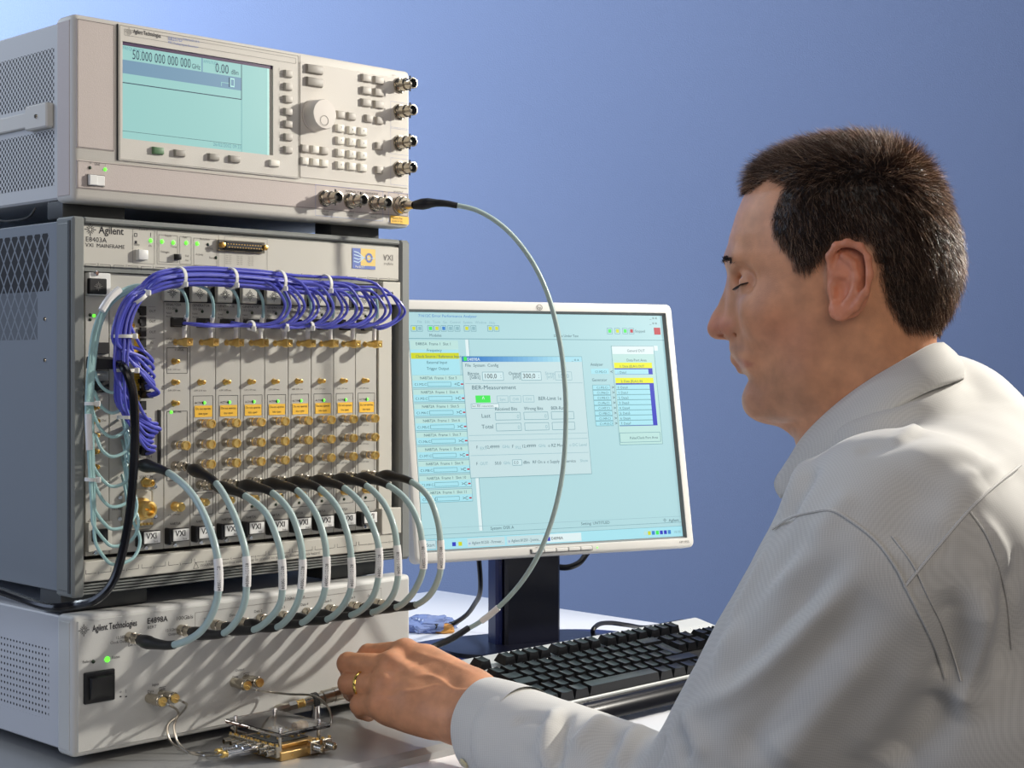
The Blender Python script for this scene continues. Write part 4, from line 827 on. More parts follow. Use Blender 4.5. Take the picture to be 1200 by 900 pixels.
# ============================================================ MONITOR
MC = Vector((.04797, 2.06167, CAMZ-.08414)); MA, MT = .45259, .17958
mu = Vector((math.cos(MA), math.sin(MA), 0)); mn = Vector((math.sin(MA), -math.cos(MA), 0)); mv = Vector((0, 0, math.cos(MT)))-mn*math.sin(MT); mn2 = mu.cross(mv)
MONB = Vector((MC.x, MC.y, DESK))-mn*.06
MON = empty('monitor', MONB, MA, 'flat silver monitor showing a teal measurement program on a dark stand', 'monitor')
MH_ = empty('x', (0, 0, 0)); bpy.data.objects.remove(MH_)
Mm = Matrix((mu, -mn2, mv)).transposed().to_4x4(); Mm.translation = MC
def MPx(px, py):                             # picture ray on the screen plane -> panel coordinates
    r = Vector(ray(px, py)); C = MC-Vector((0, 0, CAMZ)); t = C.dot(mn2)/r.dot(mn2); q = r*t-C; return q.dot(mu), q.dot(mv)
def panel_part(mb, name, parent=None, smooth=35):
    o = mb.build(name, None, None, smooth); inv = MON.matrix_basis.inverted()
    if parent is None: o.parent = MON; o.matrix_basis = Matrix.LocRotScale(MONB, MON.rotation_euler, None).inverted() @ Mm
    else: o.parent = parent
    return o
bpy.context.view_layer.update()
ow, oh, iw, ih = .2018, .166, .188, .1505
m = MB()                                     # bezel: four sides with soft outer edge, local y negative towards viewer
for (a0, a1, c0, c1) in ((-ow, -iw, -oh, oh), (iw, ow, -oh, oh), (-iw, iw, -oh, -ih), (-iw, iw, ih, oh)): m.box(a0, a1, -.006, .014, c0, c1, 'mon_white')
m2 = MB(); bm = bmesh.new()
def rrect(w_, h_, r, n=5):
    out = []
    for (cx_, cz_, a0) in ((w_-r, h_-r, 0), (-(w_-r), h_-r, PI/2), (-(w_-r), -(h_-r), PI), (w_-r, -(h_-r), 1.5*PI)):
        for k in range(n+1): an = a0+PI/2*k/n; out.append((cx_+math.cos(an)*r, cz_+math.sin(an)*r))
    return out
rings = [(rrect(ow, oh, .008), .016), (rrect(ow, oh, .008), -.003), (rrect(ow-.002, oh-.002, .007), -.0055), (rrect(ow-.0035, oh-.0035, .006), -.006), (rrect(iw+.0035, ih+.0035, .0012), -.0055), (rrect(iw+.003, ih+.003, .001), -.005)]
def loft(mb, rings, mt, close=True):
    n = len(rings[0][0]); vs = []; fs = []
    for pts, y_ in rings: vs += [(p[0], y_, p[1]) for p in pts]
    for i in range(len(rings)-1):
        for k in range(n): fs.append((i*n+k, i*n+(k+1) % n, (i+1)*n+(k+1) % n, (i+1)*n+k))
    mb.add(vs, fs, mt)
loft(m2, rings, 'mon_white'); loft(m2, [(rrect(iw+.003, ih+.003, .001), -.005), (rrect(iw, ih, .0005), .0005)], 'mon_grey')
bez = panel_part(m2, 'bezel')
m = MB(); loft(m, [(rrect(ow, oh, .008), .016), (rrect(ow-.004, oh-.004, .010), .022), (rrect(ow-.03, oh-.03, .02), .050), (rrect(.10, .09, .02), .058)], 'mon_black'); m.add([(p[0], .058, p[1]) for p in rrect(.10, .09, .02)], [tuple(range(24))], 'mon_black'); panel_part(m, 'rear_shell')
# screen picture, drawn in panel metres
def em(name, c, st=.88): mat(name, tuple(x*.12 for x in rgb(*c)), .35, emit=rgb(*c), estr=st)
em('ui_bg', (176, 216, 222)); em('ui_win', (196, 222, 226)); em('ui_row', (168, 226, 238)); em('ui_head', (186, 224, 220)); em('ui_line', (110, 160, 172)); em('ui_text', (70, 104, 116)); em('ui_soft', (140, 184, 194)); em('ui_yellow', (206, 214, 40)); em('ui_yel2', (232, 236, 40))
em('ui_green', (70, 232, 90)); em('ui_red', (184, 40, 60)); em('ui_blue', (50, 60, 190)); em('ui_title', (60, 130, 205)); em('ui_title2', (130, 200, 232)); em('ui_white', (222, 240, 242)); em('ui_black', (30, 40, 46)); em('ui_box', (206, 232, 236))
mat('glass', (.02, .02, .02), .12)
s = MB(); s.quad(-iw, iw, -ih, ih, 0, 'ui_bg')
LV = [0]
def rp(x0, y0, x1, y1, mt, lv=1):
    a = MPx(x0, y0); b = MPx(x1, y1); s.quad(max(-iw, min(a[0], b[0])), max(a[0], b[0]), min(a[1], b[1]), max(a[1], b[1]), -.0001*lv, mt)
def rm(a0, a1, c0, c1, mt, lv=1): s.quad(a0, a1, min(c0, c1), max(c0, c1), -.0001*lv, mt)
def tp(x, y_, t, size, mt='ui_text', lv=5, wx=.95): a = MPx(x, y_); s.text(t, a[0], a[1], size, -.0001*lv, mt, wx=wx)
# list on the left
lx0 = -iw+.001; lx1 = MPx(538, 420)[0]; lt_, ltop = MPx(500, 398)
rm(-iw, iw, MPx(600, 397.5)[1]-.0004, MPx(600, 397.5)[1]+.0004, 'ui_line')
rm(-iw, iw, MPx(600, 366)[1], ih, 'ui_row', 1)
rm(lx0, lx1, ltop-.0015-.052, ltop-.0015, 'ui_row', 2); rm(lx0, lx1, ltop-.013, ltop-.001, 'ui_head', 3)
yy0 = MPx(500, 413.5)[1]; yy1 = MPx(500, 420.5)[1]; rm(lx0, lx1, yy1, yy0, 'ui_yellow', 4)
for (y_, t) in ((404.5, 'E4805A  Frame 1  Slot 1'), (412.0, 'Frequency'), (419.2, 'Clock Source / Reference Input'), (426.3, 'External Input'), (433.5, 'Trigger Output')): tp(487 if 'Clock' in t or 'Frame' in t else 500, y_, t, .0052)
a438 = MPx(500, 439)[1]; a590 = MPx(520, 590)[1]; st_ = (a438-a590)/9
for k in range(9):
    t0 = a438-k*st_; rm(lx0, lx1+.0045, t0-st_*.93, t0-st_*.02, 'ui_line', 2); rm(lx0, lx1+.004, t0-st_*.90, t0-st_*.05, 'ui_row', 3); rm(lx0, lx1+.004, t0-st_*.42, t0-st_*.05, 'ui_head', 4)
    s.text('N487%sA  Frame 1  Slot %d' % ('3' if k == 0 else '2', k+3), lx0+.010, t0-st_*.34, .0050, -.0005, 'ui_text'); s.text('C1.M%d.C1' % (k+2), lx0+.002, t0-st_*.78, .0046, -.0005, 'ui_text')
    s.frame(lx0+.020, lx1-.014, t0-st_*.82, t0-st_*.55, -.0005, .0006, 'ui_line'); s.text('>C' if k else '<C', lx1-.0095, t0-st_*.80, .0060, -.0005, 'ui_black'); rm(lx1-.0005, lx1+.003, t0-st_*.74, t0-st_*.64, 'ui_red', 5)
sb = MPx(545, 398)[0]; rm(sb, sb+.0045, MPx(560, 622)[1], MPx(560, 398)[1], 'ui_white', 1); rm(sb+.0045, sb+.0051, MPx(560, 622)[1], MPx(560, 398)[1], 'ui_line', 2)
rm(-iw, iw, MPx(600, 622)[1]-.0003, MPx(600, 622)[1]+.0002, 'ui_line', 2)
# toolbar icons
for (x, c) in ((485, 'ui_yellow'), (492, 'ui_soft'), (504.5, 'ui_green'), (512, 'ui_yellow'), (520, 'ui_title'), (528, 'ui_soft'), (536, 'ui_soft'), (547, 'ui_yellow'), (555, 'ui_soft'), (574.5, 'ui_yellow'), (582, 'ui_yellow')):
    a = MPx(x, 385); s.frame(a[0]-.0038, a[0]+.0034, a[1]-.0036, a[1]+.0038, -.0002, .0006, 'ui_line'); s.quad(a[0]-.0022, a[0]+.0020, a[1]-.0020, a[1]+.0024, -.0003, c)
tp(490, 371.5, '71612C Error Performance Analyzer', .0052, 'ui_title', wx=1.05); tp(489, 378.5, 'File   Edit   Tools   Go   Control   System   Window   Help', .0048, 'ui_soft'); tp(503, 394.5, 'Modules', .0052); tp(649, 395, 'Device Under Test', .0050)
for (x, c) in ((714.5, 'ui_green'), (723.5, 'ui_yellow'), (732.5, 'ui_green'), (740, 'ui_red')): a = MPx(x, 388); s.quad(a[0]-.0022, a[0]+.0022, a[1]-.0022, a[1]+.0024, -.0003, c); s.frame(a[0]-.0040, a[0]+.0036, a[1]-.0040, a[1]+.0040, -.0002, .0005, 'ui_line')
tp(744, 389.5, 'Stopped', .0050); rp(766, 384, 774.2, 392.2, 'ui_red', 3)
for y_ in (374, 380): tp(761, y_, '_ o x', .0056, 'ui_black', wx=1.0)
# dialog window
w0 = MPx(541, 418); w1 = MPx(693, 555); X0, Z1, X1, Z0 = w0[0], w0[1], w1[0], w1[1]; WW = X1-X0; HH = Z1-Z0
rm(X0-.0006, X1+.0006, Z0-.0006, Z1+.0006, 'ui_line', 6); rm(X0, X1, Z0, Z1, 'ui_win', 7)
tbh = .0068; N = 24
c0, c1 = np.array((44, 116, 196)), np.array((168, 222, 236))
for k in range(N): t = min(1, k/N*1.25); nm = 'ui_tb%d' % k; em(nm, tuple(c0*(1-t)+c1*t)); rm(X0+WW*k/N, X0+WW*(k+1)/N, Z1-tbh, Z1, nm, 8)
def W(fx_, fz): return X0+WW*fx_, Z1-HH*fz
def wt(fx_, fz, t, sz, mt='ui_text', wx=.95): p = W(fx_, fz); s.text(t, p[0], p[1], sz, -.0010, mt, wx=wx)
def wb(f0, g0, f1, g1, mt='ui_box', ln='ui_line'): p = W(f0, g0); q = W(f1, g1); rm(p[0], q[0], q[1], p[1], mt, 9); s.frame(p[0], q[0], q[1], p[1], -.00095, .0006, ln)
def wl(g): p = W(.01, g); q = W(.99, g); s.line(p[0], p[1], q[0], q[1], -.00092, .0005, 'ui_soft')
wt(.04, .036, 'E4898A', .0060, 'ui_white'); p = W(.012, .035); rm(p[0], p[0]+.0045, p[1], p[1]+.005, 'ui_green', 9); wt(.91, .036, '_ o x', .0056, 'ui_text')
wt(.02, .085, 'File  System  Config', .0056, wx=1.05)
wt(.035, .155, 'Bitrate', .0062); wt(.05, .185, '[GB/s]', .0060); wb(.155, .13, .325, .20); wt(.165, .183, '100,0', .0088, 'ui_black', .95); wt(.30, .18, ':', .0080)
wt(.37, .155, 'Output', .0062); wt(.40, .185, '[mV]', .0060); wb(.475, .13, .64, .20); wt(.485, .183, '300,0', .0088, 'ui_black', .95); wt(.615, .18, ':', .0080); wt(.675, .155, 'Stress', .0060, 'ui_soft'); wt(.685, .185, '[mV]', .0058, 'ui_soft'); wb(.76, .13, .90, .20, 'ui_win', 'ui_soft'); wt(.78, .183, '100,0', .0080, 'ui_soft')
wl(.225); wt(.06, .275, 'BER-Measurement', .0076, wx=1.1)
p = W(.085, .325); q = W(.205, .385); rm(p[0], q[0], q[1], p[1], 'ui_green', 9); wt(.135, .375, '^', .0095, 'ui_white')
for (f, t) in ((.26, 'Sync'), (.365, 'CH0'), (.475, 'CH1')): wb(f, .33, f+.09, .385, 'ui_win', 'ui_soft'); wt(f+.02, .37, t, .0050, 'ui_soft')
wt(.60, .37, 'BER-Limit 1e   0', .0068, wx=.95)
wb(.045, .395, .27, .430, 'ui_white'); wt(.05, .421, 'Start BER measurement', .0044, 'ui_text', .72)
wt(.235, .452, 'Received Bits', .0062, wx=.95); wt(.475, .452, 'Wrong Bits', .0062, wx=.95); wt(.70, .452, 'BER-Rate', .0062, wx=.95); 
wt(.12, .51, 'Last', .0072, wx=1.1); wt(.115, .60, 'Total', .0072, wx=1.1)
for g in (.47, .56): wb(.235, g, .44, g+.062, 'ui_win'); wb(.47, g, .67, g+.062, 'ui_win'); wb(.70, g, .89, g+.062, 'ui_win'); wt(.41, g+.05, '0', .0070, 'ui_soft'); wt(.64, g+.05, '0', .0070, 'ui_soft')
wl(.655); wl(.70); wl(.82)
for (f, t, c) in ((.06, 'F', 'ui_text'), (.09, 'EXT', 'ui_soft'), (.13, '12,49999', 'ui_text'), (.27, 'GHz', 'ui_soft'), (.35, 'F', 'ui_text'), (.38, 'PLL', 'ui_soft'), (.43, '12,49999', 'ui_text'), (.57, 'GHz', 'ui_soft'), (.65, 'o RZ Mode', 'ui_text'), (.83, 'o DC Level', 'ui_soft')): wt(f, .765 if t not in ('EXT', 'PLL') else .775, t, .0056, c, 1.0)
for (f, t, c) in ((.05, 'F', 'ui_text'), (.08, 'OUT', 'ui_soft'), (.20, '50,0', 'ui_text'), (.27, 'GHz', 'ui_soft'), (.43, 'dBm', 'ui_text'), (.51, 'RF On o', 'ui_text'), (.63, 'o Supply', 'ui_text'), (.76, 'o Service', 'ui_text'), (.91, 'Show', 'ui_soft')): wt(f, .90, t, .0056, c, .95)
wb(.345, .865, .42, .91); wt(.355, .90, '0,0', .0058); 
# right hand panel
rp(717, 405, 771, 411, 'ui_white', 2); a = MPx(716, 405.5); b = MPx(781, 520); s.frame(a[0], b[0]-.006, b[1], a[1], -.0003, .0006, 'ui_line'); rm(a[0], b[0]-.006, b[1], a[1], 'ui_head', 1)
ax0 = a[0]; axw = b[0]-.006-a[0]
rm(ax0+.001, ax0+axw-.001, a[1]-.011, a[1]-.001, 'ui_white', 3); s.text('General DUT', ax0+axw*.36, a[1]-.008, .0050, -.0005, 'ui_text'); s.text('Data Port Area', ax0+axw*.33, a[1]-.021, .0050, -.0005, 'ui_text')
def py2z(y_): return MPx(745, y_)[1]
rm(ax0+.002, ax0+axw*.92, py2z(431.5), py2z(425), 'ui_yel2', 3); s.text('1: Data (ELA1) OUT', ax0+.010, py2z(430.6), .0046, -.0005, 'ui_text')
rm(ax0+.002, ax0+axw*.92, py2z(438.8), py2z(431.5), 'ui_blue', 3); rm(ax0+.002, ax0+axw*.82, py2z(438.5), py2z(432.8), 'ui_row', 4); s.text(':: Data1', ax0+.006, py2z(437.7), .0046, -.0006, 'ui_text')
rm(ax0+.002, ax0+axw*.92, py2z(449), py2z(442.8), 'ui_yel2', 3); s.text('2: Data (ELA1) IN', ax0+.010, py2z(448.2), .0046, -.0005, 'ui_text'); rm(ax0+.002, ax0+axw*.92, py2z(499), py2z(449), 'ui_blue', 3)
rm(ax0+.002, ax0+axw*.815, py2z(498.5), py2z(450.5), 'ui_line', 4)
for k in range(8):
    y0_ = 450.5+k*6.0; rm(ax0+.002, ax0+axw*.815, py2z(y0_+5.5), py2z(y0_+.3), 'ui_row', 5); s.text(str(k)+': Data'+str(k), ax0+.004, py2z(y0_+4.9), .0046, -.0006, 'ui_text')
    rm(ax0-.034, ax0-.007, py2z(y0_+6.0), py2z(y0_+.2), 'ui_line', 2); rm(ax0-.0335, ax0-.0075, py2z(y0_+5.5), py2z(y0_+.7), 'ui_row', 3); s.text('C1.M%d.C1' % (k+3), ax0-.028, py2z(y0_+4.8), .0044, -.0005, 'ui_text'); s.text('>', ax0-.005, py2z(y0_+5), .0060, -.0005, 'ui_black', wx=1.2)
rm(ax0-.034, ax0-.007, py2z(438), py2z(432), 'ui_row', 2); s.text('C1.M2.C1', ax0-.028, py2z(437), .0044, -.0005, 'ui_text'); s.text('<', ax0-.005, py2z(437.3), .0060, -.0005, 'ui_black', wx=1.2)
s.text('Analyzer', ax0-.034, py2z(428.6), .0054, -.0005, 'ui_text'); s.text('Generator', ax0-.034, py2z(446.5), .0054, -.0005, 'ui_text')
s.frame(ax0+.001, ax0+axw*.96, py2z(518), py2z(507), -.0005, .0006, 'ui_line'); s.text('Pulse/Clock Port Area', ax0+axw*.24, py2z(514.5), .0048, -.0005, 'ui_text')
# status and task bars
tb0 = MPx(620, 637)[1]; rm(-iw, iw, -ih, -ih+.0135, 'ui_row', 2); rm(-iw, iw, -ih+.0135, -ih+.0139, 'ui_line', 3); rm(-iw+.001, -iw+.017, -ih+.0015, -ih+.012, 'ui_win', 3); s.frame(-iw+.001, -iw+.017, -ih+.0015, -ih+.012, -.0004, .0005, 'ui_line'); s.text('Start', -iw+.004, -ih+.0045, .0058, -.0005, 'ui_text')
for k, c in enumerate(('ui_title2', 'ui_row', 'ui_blue', 'ui_yellow')): rm(-iw+.022+k*.0085, -iw+.027+k*.0085, -ih+.0035, -ih+.0085, c, 4)
for k, t in enumerate(('Agilent 81250 - Firmwar...', 'Agilent 81250 - [conne...')): rm(-iw+.060+k*.055, -iw+.112+k*.055, -ih+.0015, -ih+.012, 'ui_win', 3); s.text(t, -iw+.066+k*.055, -ih+.0045, .0052, -.0005, 'ui_text', wx=.8); s.text('o', -iw+.0615+k*.055, -ih+.0045, .005, -.0005, 'ui_blue')
rm(-iw+.170, -iw+.222, -ih+.0015, -ih+.012, 'ui_white', 3); s.text('E4898A', -iw+.178, -ih+.0045, .0054, -.0005, 'ui_black'); rm(-iw+.172, -iw+.1765, -ih+.0035, -ih+.0085, 'ui_blue', 4)
for k, c in enumerate(('ui_head', 'ui_yellow', 'ui_title', 'ui_green', 'ui_blue', 'ui_blue', 'ui_title')): rm(iw-.060+k*.0062, iw-.0555+k*.0062, -ih+.0040, -ih+.0090, c, 4)
s.text('18:08', iw-.014, -ih+.0045, .0050, -.0005, 'ui_soft')
s.text('System: DSR A', -.095, -ih+.0215, .0054, -.0005, 'ui_text'); s.text('Setting: UNTITLED', .035, -ih+.0215, .0054, -.0005, 'ui_text'); s.text('Agilent', iw-.020, -ih+.020, .0056, -.0005, 'ui_text'); s.spark(iw-.026, -ih+.0225, .0028, -.0005, 'ui_text')
rm(-iw, iw, -ih+.0265, -ih+.0269, 'ui_soft', 3)
panel_part(s, 'screen_picture', smooth=0)
# bezel details
lt = MB(); lt.text('HP 1955', MPx(793.5, 638)[0], -ih-.0095, .0044, -.0062, 'ink_soft'); a = MPx(629.5, 358.8)
for k in range(16):
    a0_, a1_ = 2*PI*k/16, 2*PI*(k+1)/16; lt.line(a[0]+math.cos(a0_)*.0040, .1585+math.sin(a0_)*.0036, a[0]+math.cos(a1_)*.0040, .1585+math.sin(a1_)*.0036, -.0062, .0006, 'ink')
lt.text('hp', a[0]-.0026, .1568, .0050, -.0062, 'ink'); lt.text('auto', MPx(625, 640)[0], -ih-.0047, .0026, -.0062, 'ink_soft'); lt.build('bezel_lettering', bez, smooth=0)
b0 = MPx(620, 647)[0]; b1 = MPx(691, 643)[0]
m = MB(); m.box(b0-.001, b1+.001, -.0064, -.005, -ih-.0118, -ih-.0062, 'mon_grey'); m.build('button_well', bez)
for k in range(5): w5 = (b1-b0)/5; m = MB(); m.box(b0+k*w5+.0004, b0+(k+1)*w5-.0004, -.0085, -.006, -ih-.0112, -ih-.0066, 'mon_white', .0008); m.build('menu_button', bez)
m = MB(); a = MPx(697.5, 643.3); m.lathe([(0, .0010), (.0006, .0006)], (a[0], -.006, -ih-.009), AXN, 10, 'led_green'); m.build('power_light', bez)
# stand (in the monitor frame: x right, y back, z up from the desk)
def ml(v): q = Vector(v)-MONB; return Vector((q.dot(mu), q.dot(-mn), q.z))
cA = ml(Dp(569, 740, DESK+.02)); cB = ml(Dp(629, 738, DESK+.02))
sx = .041
m = MB(); m.box(-sx, sx, -.016, .020, .012, .36, 'mon_black', .004); m.box(-sx-.010, -sx+.001, -.008, .020, .012, .34, 'mon_navy', .003); m.box(sx-.001, sx+.004, -.004, .02, .012, .34, 'mon_navy', .002); COLM = m.build('stand_column', MON)
MB().box(-.05, .05, .01, .06, .24, .36, 'mon_black', .006).build('tilt_hinge', MON)
m = MB(); 
def disc(mb, rx, ry, cy, prof, mt, n=56, e=2.6):
    vs = []; fs = []
    for (dz, k) in prof:
        for j in range(n):
            an = 2*PI*j/n; c_, s_ = math.cos(an), math.sin(an); vs.append((rx*k*math.copysign(abs(c_)**(2/e), c_), cy+ry*k*math.copysign(abs(s_)**(2/e), s_), dz))
    for i in range(len(prof)-1):
        for j in range(n): fs.append((i*n+j, i*n+(j+1) % n, (i+1)*n+(j+1) % n, (i+1)*n+j))
    fs.append(tuple(range(n))[::-1]); fs.append(tuple((len(prof)-1)*n+j for j in range(n))); mb.add(vs, fs, mt)
disc(m, .190, .125, -.004, [(0, .97), (.003, 1), (.009, 1), (.013, .975), (.015, .93)], 'mon_navy'); m.build('stand_foot', MON)
m = MB(); disc(m, .125, .080, .004, [(.014, 1.0), (.020, .97), (.022, .9)], 'mon_black'); m.build('swivel_disc', MON)
# ---- loose black leads by the monitor
cable('monitor_lead', [Yp(560, 640, 2.16), Yp(563, 690, 2.20), Yp(556, 708, 2.26), Yp(545, 722, 2.3), Yp(530, 731, 2.32), Yp(510, 734, 2.3)], .0035, 'black', 'black lead hanging behind the left side of the monitor stand')
cable('monitor_lead', [Yp(628, 640, 2.17), Yp(632, 655, 2.16), Yp(648, 663, 2.15), Yp(664, 665, 2.15), Yp(678, 660, 2.16), Yp(688, 648, 2.18)], .0042, 'black', 'black lead looping below the right half of the monitor')
cable('mouse_lead', [Dp(696, 747, DESK+.018), Yp(695, 738, 2.13), Yp(702, 731.5, 2.16), Yp(716, 730, 2.2), Yp(735, 732.5, 2.24), Dp(760, 735, DESK+.004), Dp(800, 728, DESK+.004)], .0032, 'black', 'short black lead humped over the right end of the monitor foot')
# crumpled parts bag behind the tester
bm = bmesh.new(); bmesh.ops.create_icosphere(bm, subdivisions=4, radius=1); r3 = random.Random(5)
from mathutils import noise as mnoise
for v in bm.verts:
    n_ = mnoise.noise(v.co*2.3)*.35+mnoise.noise(v.co*5)*.2; v.co = v.co*(1+n_); v.co = Vector((v.co.x*.040, v.co.y*.030, max(v.co.z, -.6)*.014))
mat('bag_plastic', rgb(150, 170, 220), .2, trans=.35, coat=.5)
bp_ = Dp(500, 742, DESK); o = tag(MB().bm(bm, 'bag_plastic').build('parts_bag'), 'crumpled bluish plastic bag lying beside the monitor foot', 'bag'); o.location = bp_+Vector((.0, .02, .0085))
bm = bmesh.new(); bmesh.ops.create_icosphere(bm, subdivisions=3, radius=1)
for v in bm.verts: n_ = mnoise.noise(v.co*1.7+Vector((3, 0, 0)))*.4; v.co = Vector((v.co.x*.016*(1+n_), v.co.y*.012*(1+n_), max(v.co.z, -.7)*.008))
mat('orange_foam', rgb(196, 140, 70), .6); o = tag(MB().bm(bm, 'orange_foam').build('packing_scrap'), 'small orange scrap on the crumpled bag by the monitor foot', 'scrap'); o.location = Dp(520, 737, DESK+.0056)

# ============================================================ KEYBOARD
K0 = Vector((-.0340, 1.752, CAMZ-.331)); KA, KT = .7828, math.radians(12.0); KP = .01905
ku = Vector((math.cos(KA), math.sin(KA), 0)); kf = Vector((-math.sin(KA), math.cos(KA), 0)); kv = kf*math.cos(KT)+Vector((0, 0, math.sin(KT))); kn = ku.cross(kv)
KBb = K0+ku*10.6*KP-kv*2.5*KP; KBb.z = DESK
KB = empty('keyboard', KBb, KA, 'silver computer keyboard with black keys between the man and the monitor', 'keyboard')
Km = Matrix((ku, kv, kn)).transposed().to_4x4(); Km.translation = K0+kn*-.0
inv = Matrix.LocRotScale(KBb, KB.rotation_euler, None).inverted()
TOPK = 0.0                                    # key tops at n=0
def kbpart(mb, name, smooth=35): o = mb.build(name, KB, None, smooth); o.matrix_basis = inv @ Km; return o
def U(x): return x*KP
fl = -.0100                                   # body top plane below key tops
m = MB()
# outline of the case in key units; thickness follows down to the desk at the front
def slab(x0, x1, y0, y1, zt, zb0, zb1, mt, r=.003):
    v = [(x0, y0, zb0), (x1, y0, zb0), (x1, y1, zb1), (x0, y1, zb1), (x0, y0, zt), (x1, y0, zt), (x1, y1, zt), (x0, y1, zt)]
    bm = bmesh.new(); vs = [bm.verts.new(q) for q in v]
    for f in ((3, 2, 1, 0), (4, 5, 6, 7), (0, 1, 5, 4), (1, 2, 6, 5), (2, 3, 7, 6), (3, 0, 4, 7)): bm.faces.new([vs[k] for k in f])
    bmesh.ops.recalc_face_normals(bm, faces=bm.faces[:]); bmesh.ops.bevel(bm, geom=bm.edges[:], offset=r, segments=3, affect='EDGES', profile=.5); m.bm(bm, mt)
slab(U(-1.35), U(22.6), U(-6.25), U(2.1), fl-.0012, fl-.016, fl-.020, 'kb_silver', .0055)
kbpart(m, 'case')
m = MB(); m.box(U(-1.2), U(22.4), U(-5.95), U(-.62), fl-.004, fl-.0008, 'kb_well', .002); kbpart(m, 'key_well')
m = MB(); m.box(U(-.7), U(22.2), U(-.56), U(.62), fl-.004, fl+.0002, 'kb_silver', .0012); kbpart(m, 'function_row_deck')
m = MB(); P_ = [(U(-6.0), fl-.001), (U(-6.25), fl-.0005), (U(-6.6), fl-.003), (U(-7.0), fl-.010), (U(-7.1), fl-.017), (U(-6.0), fl-.017)]
vs = [(x, y_, z) for x in (U(-1.1), U(22.3)) for (y_, z) in P_]; n_ = len(P_); m.add(vs, [tuple(range(n_))[::-1], tuple(range(n_, 2*n_))]+[(i, (i+1) % n_, n_+(i+1) % n_, n_+i) for i in range(n_)], 'black_gloss'); kbpart(m, 'palm_strip')
m = MB(); m.box(U(-1.1), U(22.2), U(-5.98), U(-5.82), fl-.003, fl+.0016, 'kb_silver', .0008); kbpart(m, 'front_trim')
for x in (U(.5), U(20.5)):
    m = MB(); m.box(x-.008, x+.008, U(1.3), U(1.5), fl-.048, fl-.018, 'kb_well', .001); kbpart(m, 'tilt_foot')
def keycap(wu, hu=1.0, big=True):
    wd, hd = U(wu)-.0008, U(hu)-.0008; h = .0095
    v = []; 
    bot = [(-wd/2, -hd/2), (wd/2, -hd/2), (wd/2, hd/2), (-wd/2, hd/2)]; i = .0030
    bm = bmesh.new(); N_ = 5
    B = [bm.verts.new((x, y_, -h)) for x, y_ in bot]
    g = []
    for a in range(N_):
        row_ = []
        for b in range(N_):
            x = (-wd/2+i)+(wd-2*i)*b/(N_-1); y_ = (-hd/2+i*.8)+(hd-i*1.8)*a/(N_-1); t = (b/(N_-1)-.5)*2
            row_.append(bm.verts.new((x, y_, 0-.0011*(1-t*t)*(1 if wu < 1.6 else .0)+.0004*((a/(N_-1)-.5)*2)**2)))
        g.append(row_)
    for a in range(N_-1):
        for b in range(N_-1): bm.faces.new((g[a][b], g[a][b+1], g[a+1][b+1], g[a+1][b]))
    bm.faces.new([B[0], B[1]]+[g[0][b] for b in range(N_-1, -1, -1)]); bm.faces.new([B[1], B[2]]+[g[a][N_-1] for a in range(N_-1, -1, -1)])
    bm.faces.new([B[2], B[3]]+[g[N_-1][b] for b in range(N_)]); bm.faces.new([B[3], B[0]]+[g[a][0] for a in range(N_)])
    bm.faces.new(B[::-1])
    return MB().bm(bm, 'kb_key')
KC_ = {}
def key_at(x, y_, wu=1, hu=1, dz=0):
    k = (wu, hu)
    if k not in KC_:
        o = keycap(wu, hu).build('key', KB, None, 30); KC_[k] = o
    else: o = KC_[k].copy(); COL.objects.link(o)
    o.parent = KB; o.matrix_basis = inv @ Km @ Matrix.Translation((U(x), U(y_), dz)) @ Matrix.Rotation(0, 4, 'X')
for x in (0, 2, 3, 4, 5, 6.5, 7.5, 8.5, 9.5, 11, 12, 13, 14, 15.25, 16.25, 17.25): key_at(x, 0, 1, 1, .0035)
def rowk(y_, ws, x0=-.5, dz=0):
    x = x0
    for w_ in ws: key_at(x+w_/2, y_, w_, 1, dz); x += w_
rowk(-1.3, [1]*13+[2]); rowk(-2.3, [1.5]+[1]*12); key_at(13.625, -2.8, 1.25, 2); rowk(-3.3, [1.75]+[1]*12, dz=.0005); rowk(-4.3, [1.25]+[1]*11+[2.75], dz=.0005); rowk(-5.3, [1.25, 1.25, 1.25, 6.25, 1.25, 1.25, 1.25, 1.25], dz=.001)
for y_ in (-1.3, -2.3):
    for x in (15.25, 16.25, 17.25): key_at(x, y_)
for x in (15.25, 16.25, 17.25): key_at(x, -5.3, dz=.001)
key_at(16.25, -4.3)
for y_ in (-1.3, -2.3, -3.3, -4.3):
    for x in (18.75, 19.75, 20.75): key_at(x, y_)
key_at(19.25, -5.3, 2, 1); key_at(20.75, -5.3)
for k in range(3): MB_ = MB(); MB_.lathe([(0, .0011), (.0006, .0008)], (U(18.9+k*.9), U(.25), fl+.0002), (0, 0, 1), 8, 'white_plastic'); kbpart(MB_, 'status_light')
lt = MB(); vs, fs, wd = glyphs('hp'); lt.add([(U(10.4)+q[0]*.007, U(.85)+q[1]*.007, fl-.0009) for q in vs], fs, 'ui_blue' if False else 'ink_blue'); kbpart(lt, 'case_mark', 0)
